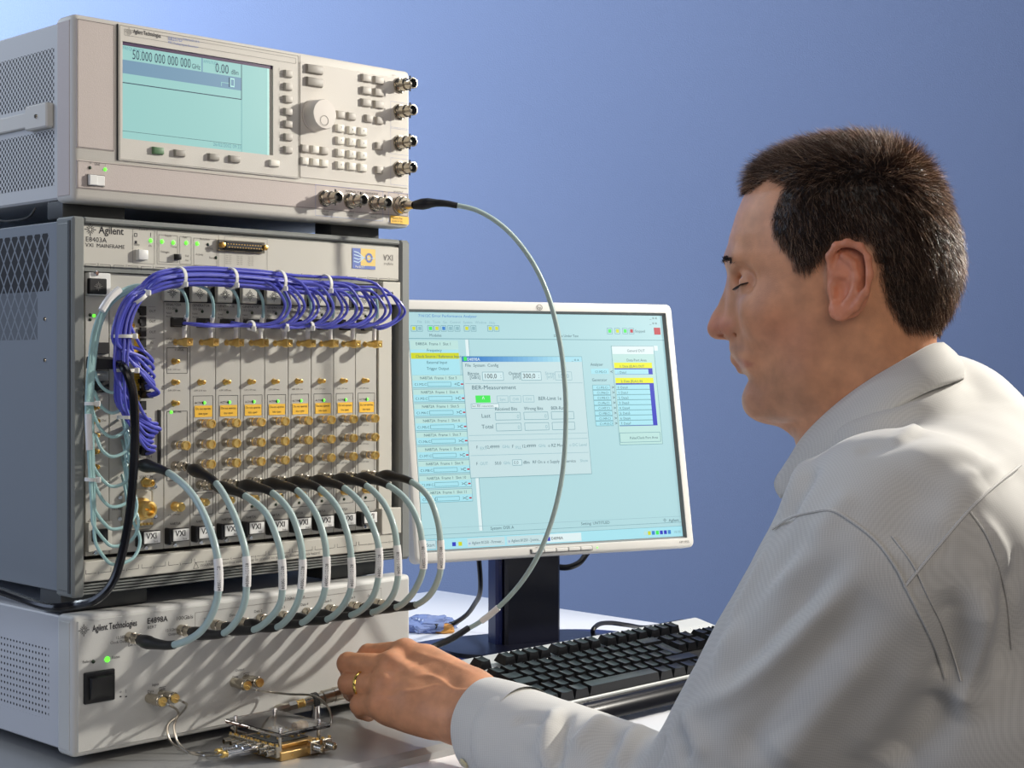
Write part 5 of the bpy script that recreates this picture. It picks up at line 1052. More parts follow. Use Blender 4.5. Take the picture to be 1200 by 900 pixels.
# ============================================================ PERSON
PB = Vector((.50, 1.42, .45))
MAN = empty('person', PB, 0, 'man in a pale grey shirt with short dark hair, in profile, pinching a small adapter', 'person')
class Field:
    def __init__(s, lo, hi, h):
        s.lo = np.array(lo, float); s.h = h; s.n = (np.ceil((np.array(hi)-s.lo)/h)).astype(int)+1
        s.D = np.full(tuple(s.n), .05, np.float32)
    def sub(s, lo, hi):
        a = np.clip(np.floor((np.array(lo)-s.lo)/s.h).astype(int), 0, s.n); b = np.clip(np.ceil((np.array(hi)-s.lo)/s.h).astype(int)+1, 0, s.n)
        if (b <= a).any(): return None, None
        ax = [(s.lo[i]+s.h*np.arange(a[i], b[i])).astype(np.float32) for i in range(3)]
        return tuple(slice(a[i], b[i]) for i in range(3)), (ax[0][:, None, None], ax[1][None, :, None], ax[2][None, None, :])
    def apply(s, lo, hi, fn, k=.01, op='u'):
        pad = max(k, .004)+s.h*2
        sl, g = s.sub([x-pad for x in lo], [x+pad for x in hi])
        if sl is None: return
        d = fn(*g).astype(np.float32); A = s.D[sl]
        if op == 'u':
            hh = np.maximum(k-np.abs(A-d), 0)/k; s.D[sl] = np.minimum(A, d)-hh*hh*k*.25
        else:
            hh = np.maximum(k-np.abs(A+d), 0)/k; s.D[sl] = np.maximum(A, -d)+hh*hh*k*.25
    def cap(s, a, b, ra, rb=None, k=.01, op='u'):
        a = np.array(a, float); b = np.array(b, float); rb = ra if rb is None else rb; ab = b-a; L2 = max((ab*ab).sum(), 1e-12); R = max(ra, rb)
        def fn(X, Y, Z):
            t = np.clip(((X-a[0])*ab[0]+(Y-a[1])*ab[1]+(Z-a[2])*ab[2])/L2, 0, 1)
            return np.sqrt((X-a[0]-t*ab[0])**2+(Y-a[1]-t*ab[1])**2+(Z-a[2]-t*ab[2])**2)-(ra+(rb-ra)*t)
        s.apply(np.minimum(a, b)-R, np.maximum(a, b)+R, fn, k, op)
    def ell(s, c, ax, k=.01, op='u', M=None):
        c = np.array(c, float); ax = np.array(ax, float); R = ax.max(); M = np.eye(3) if M is None else np.array(M, float)   # rows: local axes
        def fn(X, Y, Z):
            x, y_, z = X-c[0], Y-c[1], Z-c[2]; q = [x*M[i, 0]+y_*M[i, 1]+z*M[i, 2] for i in range(3)]
            k0 = np.sqrt((q[0]/ax[0])**2+(q[1]/ax[1])**2+(q[2]/ax[2])**2); k1 = np.sqrt((q[0]/ax[0]**2)**2+(q[1]/ax[1]**2)**2+(q[2]/ax[2]**2)**2)
            return k0*(k0-1)/np.maximum(k1, 1e-6)
        s.apply(c-R, c+R, fn, k, op)
    def mesh(s):
        D = s.D; S_ = D < 0; n = s.n
        cnt = np.zeros(tuple(n-1), np.int8)
        for dx in (0, 1):
            for dy in (0, 1):
                for dz in (0, 1): cnt += S_[dx:n[0]-1+dx, dy:n[1]-1+dy, dz:n[2]-1+dz]
        act = (cnt > 0) & (cnt < 8); I = np.argwhere(act); idx = np.full(tuple(n-1), -1, np.int32); idx[act] = np.arange(len(I))
        acc = np.zeros((len(I), 3)); w_ = np.zeros(len(I)); cor = [(a, b, c) for a in (0, 1) for b in (0, 1) for c in (0, 1)]
        V = {c: D[I[:, 0]+c[0], I[:, 1]+c[1], I[:, 2]+c[2]] for c in cor}
        for c in cor:
            for ax_ in range(3):
                if c[ax_] == 0:
                    c2 = list(c); c2[ax_] = 1; c2 = tuple(c2); a, b = V[c], V[c2]; m = (a < 0) != (b < 0); t = np.where(m, a/np.where(a-b == 0, 1, a-b), 0)
                    p = np.tile(np.array(c, float), (len(I), 1)); p[:, ax_] = t; acc += p*m[:, None]; w_ += m
        P = s.lo+(I+acc/w_[:, None])*s.h; F = []
        for ax_ in range(3):
            u, v = (ax_+1) % 3, (ax_+2) % 3
            sl0 = [slice(None)]*3; sl1 = [slice(None)]*3; sl0[ax_] = slice(0, -1); sl1[ax_] = slice(1, None)
            e = S_[tuple(sl0)] != S_[tuple(sl1)]; E = np.argwhere(e); E = E[(E[:, u] > 0) & (E[:, v] > 0) & (E[:, u] < n[u]-1) & (E[:, v] < n[v]-1)]
            q = []
            for (du, dv) in ((0, 0), (1, 0), (1, 1), (0, 1)): J = E.copy(); J[:, u] -= du; J[:, v] -= dv; q.append(idx[J[:, 0], J[:, 1], J[:, 2]])
            q = np.stack(q, 1); ins = S_[E[:, 0], E[:, 1], E[:, 2]]; q[~ins] = q[~ins][:, ::-1]; F.append(q)
        F = np.concatenate(F); F = F[(F >= 0).all(1)]
        return P, F
def np_mesh(name, P, F, mats, parent, org):
    me = bpy.data.meshes.new(name); P = P-np.array(org)
    me.vertices.add(len(P)); me.vertices.foreach_set('co', P.astype(np.float32).ravel()); n = F.shape[1]
    me.loops.add(F.size); me.loops.foreach_set('vertex_index', F.astype(np.int32).ravel()); me.polygons.add(len(F))
    me.polygons.foreach_set('loop_start', np.arange(0, F.size, n, dtype=np.int32)); me.polygons.foreach_set('use_smooth', np.ones(len(F), bool))
    me.update(calc_edges=True); me.validate()
    for k in mats: me.materials.append(MATS[k])
    o = bpy.data.objects.new(name, me); COL.objects.link(o); o.parent = parent; return o
def smooth_mesh(P, F, it=2, lam=.5):
    E = np.concatenate([F[:, [0, 1]], F[:, [1, 2]], F[:, [2, 3]], F[:, [3, 0]]]); n = len(P)
    for j in range(it):
        for l_ in (lam, -lam*1.04):
            A = np.zeros_like(P); c = np.zeros(n)
            for a in range(3): A[:, a] = np.bincount(E[:, 0], P[E[:, 1], a], n)+np.bincount(E[:, 1], P[E[:, 0], a], n)
            c = np.bincount(E[:, 0], minlength=n)+np.bincount(E[:, 1], minlength=n); P = P+l_*(A/np.maximum(c, 1)[:, None]-P)
    return P
def normals(P, F):
    a = P[F[:, 2]]-P[F[:, 0]]; b = P[F[:, 3]]-P[F[:, 1]]; N = np.cross(a, b); V = np.zeros_like(P)
    for i in range(4):
        for c in range(3): V[:, c] += np.bincount(F[:, i], N[:, c], len(P))
    return V/np.maximum(np.linalg.norm(V, axis=1), 1e-12)[:, None]
def proj(P): return 600+FPX*P[:, 0]/P[:, 1], HY-FPX*(P[:, 2]-CAMZ)/P[:, 1]
# ---- head frame
H0 = np.array(Yp(985, 320, 1.35)); ha = math.radians(20); HF = np.array((-math.cos(ha), math.sin(ha), 0)); HL = np.array((-math.sin(ha), -math.cos(ha), 0)); HU = np.array((0, 0, 1.))
def SG(px, py, lat=0.0):
    r = np.array(ray(px, py)); c = H0+HL*lat-np.array((0, 0, CAMZ)); t = c.dot(HL)/r.dot(HL); P = r*t-(H0-np.array((0, 0, CAMZ))); return P.dot(HF), P[2]
def HP(px, py, lat=0.0): p, q = SG(px, py, lat); return H0+HF*p+HU*q+HL*lat
def HPm(px, py, lat): p, q = SG(px, py, abs(lat)); return H0+HF*p+HU*q+HL*lat
HM = np.array((HF, HL, HU))
B = Field((-.215, 1.10, .715), (.435, 1.74, 1.335), .0019)
# base of the head: profile-driven superelliptic sections
prof = [(170, 985, 1006, .004), (173, 958, 1024, .022), (179, 933, 1044, .036), (192, 903, 1066, .052), (206, 887, 1081, .061), (230, 872, 1097, .070), (250, 864, 1107, .0735), (277, 856, 1116, .0755), (300, 853, 1119, .0755), (315, 855, 1120, .075),
        (330, 857, 1118, .074), (345, 859, 1113, .0725), (360, 861, 1107, .071), (380, 862, 1098, .068), (397, 862, 1088, .0645), (412, 865, 1078, .061), (426, 870, 1065, .057), (436, 871, 1052, .054), (447, 878, 1040, .050), (457, 880, 1025, .0465), (466, 879, 1010, .043), (479, 883, 990, .036), (487, 892, 965, .028), (492, 908, 940, .016), (495, 920, 930, .004)]
q_ = np.array([SG(985, a[0])[1] for a in prof]); f_ = np.array([SG(a[1], a[0])[0] for a in prof]); b_ = np.array([SG(a[2], a[0])[0] for a in prof]); w_ = np.array([a[3] for a in prof])
o_ = np.argsort(q_); q_, f_, b_, w_ = q_[o_], f_[o_], b_[o_], w_[o_]
def headfn(X, Y, Z):
    x, y_ = X-H0[0], Y-H0[1]; p = x*HF[0]+y_*HF[1]+0*Z; r = x*HL[0]+y_*HL[1]+0*Z; q = (Z-H0[2])
    fq, bq, wq = np.interp(q, q_, f_), np.interp(q, q_, b_), np.interp(q, q_, w_)
    out = (q > q_[-1]) | (q < q_[0])
    pc = bq+(fq-bq)*np.interp(q, [-.12, -.05, .0, .11], [.50, .48, .46, .46])
    A = np.where(p > pc, fq-pc, pc-bq); A = np.maximum(A, .003); wq = np.maximum(wq, .003)
    n = np.where(p > pc, np.interp(q, [-.12, -.08, -.03, .05, .1], [1.95, 1.80, 1.95, 2.05, 2.0]), 2.0)
    u, v = np.abs(p-pc)/A, np.abs(r)/wq
    rho = (np.maximum(u, 1e-6)**n+np.maximum(v, 1e-6)**n)**(1/n)
    d = (rho-1)*np.sqrt(((p-pc)**2+r**2)+1e-8)/np.maximum(rho, .15)
    dq = np.maximum(np.maximum(q-q_[-1], q_[0]-q), 0)
    return np.where(out, np.maximum(d, 0)+dq+.002, d)
B.apply(H0-np.array((.15, .13, .13)), H0+np.array((.15, .13, .13)), headfn, .004)
def both(fn):
    for s_ in (1, -1): fn(s_)
# brow, cheek, jaw, chin
for s_ in (1, -1):
    B.cap(HPm(862, 304, .006*s_), HPm(870, 303, .034*s_), .0085, .0075, .010)
    B.ell(HPm(902, 368, .043*s_), (.022, .015, .020), .020, M=HM)
    B.ell(HPm(968, 432, .044*s_), (.030, .014, .026), .028, M=HM)
    B.cap(HPm(900, 474, .014*s_), HPm(958, 450, .042*s_), .014, .014, .022)
    B.cap(HPm(866, 408, .010*s_), HPm(884, 420, .030*s_), .007, .009, .014)
    B.ell(HPm(874, 328, .037*s_), (.0125, .0200, .0095), .012, 's', M=HM)         # socket
B.ell(HP(896, 470, 0), (.0155, .020, .0150), .014, M=HM)
# nose
B.cap(HP(862.5, 326), HP(845, 374), .0052, .0075, .009)
B.cap(HP(845, 374), HP(840.3, 384.3), .0075, .0086, .006)
B.cap(HP(843, 387), HP(860, 392), .0068, .0055, .006)
for s_ in (1, -1):
    B.cap(HPm(848, 386, .007*s_), HPm(855, 387, .0115*s_), .0062, .0062, .006)
    B.cap(HPm(866, 335, .010*s_), HPm(860, 378, .013*s_), .005, .007, .014)
    B.cap(HPm(845.5, 394.2, .0065*s_), HPm(852, 393.2, .0085*s_), .0022, .0022, .002, 's')
    B.cap(HPm(859, 378, .0185*s_), HPm(863, 391, .0190*s_), .0009, .0009, .004, 's'); B.cap(HPm(842, 392.2, .0105*s_), HPm(854, 389.5, .0150*s_), .0020, .0014, .002, 's')   # wing crease
# mouth
B.cap(HP(865.2, 420), HP(865.2, 420), .0050, .0050, .006)
for s_ in (1, -1):
    B.cap(HP(866.0, 420, .0), HPm(881, 425, .020*s_), .0050, .0030, .006)
    B.cap(HP(874, 433.5, .0), HPm(886, 430, .018*s_), .0058, .0034, .006)
    B.cap(HP(865.5, 426.6, .0), HPm(884, 427.6, .0235*s_), .0017, .0017, .002, 's')
    B.cap(HP(874, 443, .0), HPm(886, 442, .012*s_), .003, .003, .008, 's')
    B.cap(HPm(868, 396, .020*s_), HPm(893, 432, .032*s_), .0012, .0010, .006, 's')    # nasolabial fold
# eyelids over the eyeball
EYE = [HPm(884.5, 331, .031*s_) for s_ in (1, -1)]
for i_, s_ in enumerate((1, -1)):
    B.ell(EYE[i_], (.0134, .0134, .0134), .006)
    B.cap(EYE[i_]+HF*.0125+HU*.0052-HL*.008*s_, EYE[i_]+HF*.0090+HU*.0045+HL*.011*s_, .0009, .0009, .002, 's')
# ears
for s_ in (1, -1):
    E_ = lambda x, y_, l: HPm(x, y_, l*s_)
    B.ell(E_(995, 330, .0775), (.0175, .0075, .0300), .006, M=HM)
    hel = [(974, 318, .080), (972, 300, .083), (980, 288, .0855), (993, 284.5, .087), (1008, 289, .088), (1017, 303, .088), (1019, 322, .088), (1014, 342, .087), (1003, 359, .085), (989, 370, .083)]
    for a, b in zip(hel[:-1], hel[1:]): B.cap(E_(*a), E_(*b), .0031, .0031, .003)
    B.ell(E_(983, 363, .0815), (.0085, .0045, .0090), .005, M=HM)
    B.ell(E_(985, 340, .0870), (.0082, .0075, .0125), .003, 's', M=HM)
    B.cap(E_(1009, 300, .0885), E_(1011, 335, .0880), .0020, .0020, .003, 's'); B.cap(E_(983, 303, .088), E_(1003, 297, .0895), .0020, .0022, .003, 's')
    ah = [(988, 300, .084), (1000, 309, .085), (1004, 326, .085), (1000, 344, .085), (991, 355, .084)]
    for a, b in zip(ah[:-1], ah[1:]): B.cap(E_(*a), E_(*b), .0028, .0028, .003)
    B.cap(E_(977, 321, .082), E_(990, 323, .083), .0022, .0018, .003); B.cap(E_(974, 338, .081), E_(976, 346, .081), .0034, .003, .003)
# neck
B.cap(HP(1012, 400), HP(1040, 500), .054, .060, .020)
B.cap(HP(975, 450), HP(1000, 530), .034, .046, .030)
B.cap(HPm(1010, 385, .045), HPm(965, 520, .028), .010, .010, .016)
# torso core and shoulders (hidden by the shirt)
B.cap((.36, 1.39, 1.04), (.41, 1.40, .93), .065, .085, .03); B.cap((.35, 1.22, .97), (.44, 1.48, .97), .07, .07, .04)
SH, EL = np.array((.290, 1.185, .975)), np.array((.192, 1.300, .760)); WR = np.array(Yp(552, 834, 1.555))
B.cap((.36, 1.25, .96), SH, .050, .045, .03); B.cap(SH, EL, .045, .036, .03); EB = EL+np.array((0, -.012, -.030)); MB2 = EB*.5+np.array(Yp(608, 867, 1.475))*.5; B.cap(EL, EB, .034, .030, .02); B.cap(EB, MB2, .030, .027, .02); B.cap(MB2, WR, .027, .026, .02)
# ---- hand
def y3(px, py, Y): return np.array(Yp(px, py, Y))
W0 = y3(560, 818, 1.567); W1 = y3(545, 847, 1.548)
B.cap(MB2*.4+WR*.6, W0, .027, .0235, .015); B.cap(W0, W1, .0215, .0205, .012)
MCP = [y3(475, 765, 1.628), y3(458, 781, 1.606), y3(451, 803, 1.594), y3(448, 823, 1.584)]
PIP = [y3(432, 767, 1.652), y3(408, 777.5, 1.630), y3(409, 801, 1.617), y3(423, 826, 1.602)]
DIP = [y3(416, 782, 1.680), y3(411, 790, 1.662), y3(413, 811, 1.650), y3(425, 832, 1.632)]
TIP = [y3(416, 796, 1.695), y3(424, 804, 1.678), y3(424, 820, 1.668), y3(432, 836, 1.650)]
RM = [.0138, .0138, .0130, .0122]; RP = [.0108, .0112, .0111, .0108]
for i_ in range(4):
    car = W0+(W1-W0)*(i_/3.0)+np.array((-.012, .006, .001))
    B.cap(car, MCP[i_], .0175, RM[i_], .010)
for i_ in range(3): B.cap(MCP[i_], MCP[i_+1], .0125, .0125, .008); B.cap(car*.4+MCP[i_]*.6, car*.4+MCP[i_+1]*.6, .0150, .0150, .01)
for i_ in range(4):
    B.cap(MCP[i_], PIP[i_], RM[i_]*.93, RP[i_], .0035); B.cap(PIP[i_], PIP[i_], RP[i_]*1.03, RP[i_]*1.03, .002); B.cap(PIP[i_], DIP[i_], RP[i_], RP[i_]*.90, .0020); B.cap(DIP[i_], TIP[i_], RP[i_]*.90, RP[i_]*.80, .0020)
# thumb behind the palm, closing on the adapter
T0, T1, T2, T3 = y3(535, 806, 1.60), y3(492, 796, 1.655), y3(455, 806, 1.695), y3(425, 815, 1.712)
B.cap(T0, T1, .020, .0165, .012); B.cap(T1, T2, .0145, .0115, .008); B.cap(T2, T3, .0112, .0095, .005)
# heel of the hand and little-finger side
B.cap(W1+np.array((-.01, .004, .0)), y3(462, 832, 1.592), .0185, .0150, .014); B.cap(y3(500, 776, 1.612), y3(548, 803, 1.577), .0175, .0185, .012); B.cap(y3(505, 842, 1.575), y3(455, 828, 1.592), .0170, .0140, .014)
B.cap(y3(520, 838, 1.575), y3(470, 815, 1.60), .0175, .0165, .014)
# knuckles, tendons and creases
for i_, r_ in enumerate((.0058, .0052, .0030, .0025)): B.cap(MCP[i_]+np.array((.001, -.0075, .006)), MCP[i_]+np.array((.003, -.0075, .006)), r_, r_, .007)
for i_ in range(4): B.cap(MCP[i_]+np.array((.004, -.010, .006)), (W0*.75+W1*.25)+np.array((-.012, -.012, .008)), .0028, .0022, .010)
vein = [(565, 800), (549, 808), (532, 808), (516, 797), (503, 792), (484, 793)]
B_P, B_F = B.mesh()
lab = None
def biggest(P, F):
    n = len(P); lab = np.arange(n)
    E = np.concatenate([F[:, [0, 1]], F[:, [1, 2]], F[:, [2, 3]], F[:, [3, 0]]])
    while True:
        m = np.minimum(lab[E[:, 0]], lab[E[:, 1]]); l2 = lab.copy(); np.minimum.at(l2, E[:, 0], m); np.minimum.at(l2, E[:, 1], m); l2 = l2[l2]
        l2 = l2[l2]
        if (l2 == lab).all(): break
        lab = l2
    big = np.bincount(lab).argmax(); keep = lab == big; new = np.cumsum(keep)-1; F = F[keep[F].all(1)]; return P[keep], new[F]
B_P, B_F = biggest(B_P, B_F)
B_P = smooth_mesh(B_P, B_F, 2)
B_N = normals(B_P, B_F)
def surf(P, N, px, py, rad=3.5):
    X, Y_ = proj(P); m = ((X-px)**2+(Y_-py)**2 < rad*rad); idx = np.nonzero(m)[0]
    if len(idx) == 0: return surf(P, N, px, py, rad*2) if rad < 40 else None
    d = np.linalg.norm(P[idx]-np.array((0, 0, CAMZ)), axis=1); near = idx[d < d.min()+.006]; return P[near].mean(0)
def ridge(P, N, poly, amp, wid, taper=True):
    pts = [surf(P, N, x, y_) for x, y_ in poly]; pts = [p for p in pts if p is not None]
    Q = np.array([list(v) for v in smooth_path([Vector(p) for p in pts], 6)])
    lo, hi = Q.min(0)-wid*3, Q.max(0)+wid*3; idx = np.nonzero(((P > lo) & (P < hi)).all(1))[0]
    if len(idx) == 0: return
    best = np.full(len(idx), 9.); tt = np.zeros(len(idx))
    for i in range(len(Q)-1):
        a, b = Q[i], Q[i+1]; ab = b-a; t = np.clip(((P[idx]-a)@ab)/max(ab@ab, 1e-12), 0, 1); d = np.linalg.norm(P[idx]-a-t[:, None]*ab, axis=1); m = d < best; best[m] = d[m]; tt[m] = (i+t[m])/(len(Q)-1)
    g = np.exp(-(best/wid)**2)
    if taper: g = g*np.clip(np.minimum(tt, 1-tt)*4+.15, 0, 1)
    P[idx] += N[idx]*(g*amp)[:, None]
for (poly, amp, wid) in ((vein, .0016, .0022), ([(530, 809), (512, 803), (500, 806), (480, 810), (462, 808)], .0011, .002), ([(560, 792), (530, 778), (500, 768), (478, 764)], .0008, .003),
                         ([(428, 787), (415, 787.5), (403, 788.5)], -.0008, .0015), ([(445, 770), (462, 782), (475, 790)], -.0012, .003),
                         ([(505, 775), (490, 778), (478, 785)], -.0009, .0025), ([(500, 845), (520, 850), (536, 850)], .0004, .002), ([(524, 840), (530, 850), (533, 862)], -.0005, .0012), ([(517, 842), (522, 852), (525, 862)], -.0004, .0012)):
    ridge(B_P, B_N, poly, amp, wid)
B_N = normals(B_P, B_F)
# colours that belong to the skin itself
px_, py_ = proj(B_P); Lat = (B_P-H0)@HL; Pp = (B_P-H0)@HF; Qq = B_P[:, 2]-H0[2]
mir = B_P-2*HL*np.minimum(Lat, 0)[:, None]; mx_, my_ = proj(mir)
HAIR = [(845, 236), (866, 236), (884, 224), (900, 212), (916, 220), (908, 238), (902, 256), (904, 277), (915, 293), (924, 303), (930, 320), (949, 321), (960, 308), (973, 294), (990, 281), (1014, 286), (1024, 303), (1028, 330), (1034, 350), (1047, 377), (1062, 393), (1098, 399), (1300, 399), (1300, 60), (845, 60)]
def inpoly(x, y_, poly):
    ins = np.zeros(len(x), bool); n = len(poly)
    for i in range(n):
        (x0, y0), (x1, y1) = poly[i], poly[(i+1) % n]
        c = ((y0 > y_) != (y1 > y_)) & (x < (x1-x0)*(y_-y0)/((y1-y0) or 1e-9)+x0); ins ^= c
    return ins
headm = (B_P[:, 2] > 1.04) & (np.linalg.norm((B_P-H0)[:, :2], axis=1) < .14) & (Qq > -.07)
earv = (np.abs(Lat) > .0765) & (mx_ > 965) & (mx_ < 1026) & (my_ > 278) & (my_ < 380)
hairm = headm & inpoly(mx_, my_, HAIR) & ~((np.abs(Lat) > .079) & (my_ > 280)) & ~earv
# forehead in front view: keep the fringe line straight across
hairm &= ~((Pp > .072) & (Qq < .068))
hairm &= ~((Qq < -.0535))
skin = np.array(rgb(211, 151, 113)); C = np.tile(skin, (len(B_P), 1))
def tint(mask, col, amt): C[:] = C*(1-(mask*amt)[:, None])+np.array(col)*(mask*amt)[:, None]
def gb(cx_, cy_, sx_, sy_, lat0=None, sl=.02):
    g = np.exp(-((mx_-cx_)/sx_)**2-((my_-cy_)/sy_)**2)*headm_all
    if lat0 is not None: g *= np.exp(-((np.abs(Lat)-lat0)/sl)**2)
    return g
headm_all = ((B_P[:, 2] > 1.0) & (np.linalg.norm((B_P-H0)[:, :2], axis=1) < .16)).astype(float)
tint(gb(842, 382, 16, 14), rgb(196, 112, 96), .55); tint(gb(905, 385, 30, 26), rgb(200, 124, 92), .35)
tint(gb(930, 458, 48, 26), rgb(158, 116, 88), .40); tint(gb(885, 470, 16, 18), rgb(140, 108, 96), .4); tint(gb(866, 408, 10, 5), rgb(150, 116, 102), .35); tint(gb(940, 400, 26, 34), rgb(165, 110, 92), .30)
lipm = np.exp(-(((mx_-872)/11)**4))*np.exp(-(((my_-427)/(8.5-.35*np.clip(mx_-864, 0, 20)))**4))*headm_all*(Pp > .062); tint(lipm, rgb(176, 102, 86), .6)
tint((earv*1.0), rgb(216, 132, 104), .6)
handm = (B_P[:, 0] < .02).astype(float); kn = np.zeros(len(B_P))
for m_, r_ in [(MCP[i_]+np.array((0, -.012, .006)), .012) for i_ in range(4)]+[(PIP[i_]+np.array((-.004, -.006, .002)), .010) for i_ in range(4)]: kn = np.maximum(kn, np.exp(-(np.linalg.norm(B_P-m_, axis=1)/r_)**2))
tint(kn*handm, rgb(206, 118, 88), .12)
Eh = np.concatenate([B_F[:, [0, 1]], B_F[:, [1, 2]], B_F[:, [2, 3]], B_F[:, [3, 0]]]); dd = np.where(hairm, 99., 0.)
for it in range(16):
    m1 = np.minimum(dd[Eh[:, 0]], dd[Eh[:, 1]]+1); np.minimum.at(dd, Eh[:, 0], m1); m2 = np.minimum(dd[Eh[:, 1]], dd[Eh[:, 0]]+1); np.minimum.at(dd, Eh[:, 1], m2)
edge = np.clip(dd/14, 0, 1); tint(np.clip(edge*2.6, 0, 1), rgb(62, 48, 40), .9)
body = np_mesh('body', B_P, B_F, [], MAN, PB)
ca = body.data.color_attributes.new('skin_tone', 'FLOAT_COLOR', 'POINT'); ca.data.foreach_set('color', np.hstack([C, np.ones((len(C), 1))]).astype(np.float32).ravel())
m = mat('skin', rgb(224, 166, 128), .45, sss=.10, spec=.45); nt = m.node_tree; b = nt.nodes['Principled BSDF']
at_ = nt.nodes.new('ShaderNodeAttribute'); at_.attribute_name = 'skin_tone'; tc = nt.nodes.new('ShaderNodeTexCoord')
n1 = nt.nodes.new('ShaderNodeTexNoise'); n1.inputs['Scale'].default_value = 55; n1.inputs['Detail'].default_value = 5; n2 = nt.nodes.new('ShaderNodeTexNoise'); n2.inputs['Scale'].default_value = 900; n2.inputs['Detail'].default_value = 2
mr = nt.nodes.new('ShaderNodeMapRange'); mr.inputs['From Min'].default_value = .3; mr.inputs['From Max'].default_value = .7; mr.inputs['To Min'].default_value = .80; mr.inputs['To Max'].default_value = 1.12
vm = nt.nodes.new('ShaderNodeVectorMath'); vm.operation = 'MULTIPLY'
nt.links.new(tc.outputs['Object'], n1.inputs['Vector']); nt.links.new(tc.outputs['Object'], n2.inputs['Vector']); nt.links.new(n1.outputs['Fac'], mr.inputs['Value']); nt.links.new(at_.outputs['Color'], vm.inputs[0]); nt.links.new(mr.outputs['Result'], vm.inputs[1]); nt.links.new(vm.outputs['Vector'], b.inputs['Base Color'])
bp = nt.nodes.new('ShaderNodeBump'); bp.inputs['Strength'].default_value = .35; bp.inputs['Distance'].default_value = .0006; nt.links.new(n2.outputs['Fac'], bp.inputs['Height']); nt.links.new(bp.outputs['Normal'], b.inputs['Normal'])
body.data.materials.append(m)
# ---- eyes
mat('eye_white', rgb(215, 205, 200), .15, coat=.5); mat('iris', rgb(70, 80, 90), .15)
for e_ in EYE:
    d = Vector(HF*.92-HU*.38).normalized(); m = MB(); pr = [(.0127*math.sin(a), .0127*math.cos(a)) for a in np.linspace(-1.5, 1.05, 14)]
    e_ = e_+HF*.0004-HU*.0015; m.lathe([(t, max(r, .0003)) for t, r in pr], e_, d, 24, 'eye_white'); m.lathe([(.0127*math.sin(1.05), .0127*math.cos(1.05)), (.0119, .0045), (.0124, .0025), (.0126, .0002)], e_, d, 20, 'iris'); o = m.build('eye', MAN); o.location = -PB
# ---- hair: scalp layer and strands, one mesh
Fh = B_F[hairm[B_F].all(1)]; Fc = B_F[(edge[B_F] > .22).all(1)]; used = np.unique(Fc); mp_ = np.full(len(B_P), -1); mp_[used] = np.arange(len(used))
cen = B_P[Fh].mean(1); ar = np.linalg.norm(np.cross(B_P[Fh[:, 2]]-B_P[Fh[:, 0]], B_P[Fh[:, 3]]-B_P[Fh[:, 1]]), axis=1)
topw = np.clip((Qq-.045)/.06, 0, 1); thick = np.maximum(edge-.2, 0)*(.0040+.0020*topw)
sN = rng.normal(0, .0004, len(B_P))
capP = B_P[used]+B_N[used]*(thick+sN)[used][:, None]
VS = [capP]; FS4 = mp_[Fc]
NS = 42000; pr_ = ar*np.clip(edge[Fh[:, 0]]*3, .25, 1); pr_ /= pr_.sum(); pick = rng.choice(len(Fh), NS, p=pr_); u1 = rng.rand(NS, 1); u2 = rng.rand(NS, 1); q4 = B_P[Fh[pick]]
root = (q4[:, 0]*(1-u1)+q4[:, 1]*u1)*(1-u2)+(q4[:, 3]*(1-u1)+q4[:, 2]*u1)*u2; nn = B_N[Fh[pick, 0]]
rp_, rq_, rl_ = (root-H0)@HF, root[:, 2]-H0[2], (root-H0)@HL; ed = edge[Fh[pick, 0]]
top = np.clip((rq_-.055)/.04, 0, 1)[:, None]; frt = np.clip((rp_-.02)/.05, 0, 1)[:, None]; bk = np.clip((-rp_-.02)/.05, 0, 1)[:, None]
comb_side = -HU*.95-HF*.35; comb_top = HF*.75+HU*.10; comb_back = -HU*1.0-HF*.1
comb = comb_side*(1-top)*(1-bk)+comb_back*(1-top)*bk+(comb_top*(1-bk*.9)+(-HF*.35)*bk*.9)*top
comb = comb+rng.normal(0, .22, (NS, 3)); comb -= nn*(comb*nn).sum(1, keepdims=True)*.8
lift = .16+.34*top+.18*bk+rng.rand(NS, 1)*.22+.6*(rng.rand(NS, 1) > .985); d0 = nn*(lift+.25)+comb*.75; d0 /= np.linalg.norm(d0, axis=1, keepdims=True)
d1 = nn*(lift*.45)+comb; d1 /= np.linalg.norm(d1, axis=1, keepdims=True)
Lh_ = (.006+.008*ed+.002*top[:, 0]*ed)*(.7+.6*rng.rand(NS)); Lh_ *= np.where(rq_ < -.03, .75, 1)
K = 5; tvals = np.linspace(0, 1, K); rad0 = .00019
ctr = [root+nn*(thick[Fh[pick, 0]]*.45)[:, None]+Lh_[:, None]*(d0*t*(1-t*.5)+d1*(t*t*.5)) for t in tvals]
side = np.cross(d0, nn+rng.normal(0, .3, (NS, 3))); side /= np.maximum(np.linalg.norm(side, axis=1, keepdims=True), 1e-6); up2 = np.cross(d0, side)
rings_ = []
for i, t in enumerate(tvals):
    r = rad0*(1-t*.85)
    for an in (0, 2.094, 4.189): rings_.append(ctr[i]+(side*math.cos(an)+up2*math.sin(an))*r)
SP = np.stack(rings_, 1).reshape(-1, 3); base = len(capP)
loc_f = []
for i in range(K-1):
    for j in range(3): loc_f.append((i*3+j, i*3+(j+1) % 3, (i+1)*3+(j+1) % 3, (i+1)*3+j))
loc_f = np.array(loc_f); SF = (loc_f[None]+(np.arange(NS)*3*K)[:, None, None]).reshape(-1, 4)+base
HPm_ = np.vstack([capP, SP]); HFm = np.vstack([FS4, SF])
hair = np_mesh('hair', HPm_, HFm, [], MAN, PB)
hc = np.tile(np.array(rgb(66, 50, 39)), (len(HPm_), 1)); sh_ = np.repeat(np.where(rng.rand(NS) < .16+.22*frt[:, 0]*(1-top[:, 0]), 1, 0), 3*K)[:, None]; vv = np.repeat(.6+.9*rng.rand(NS), 3*K)[:, None]
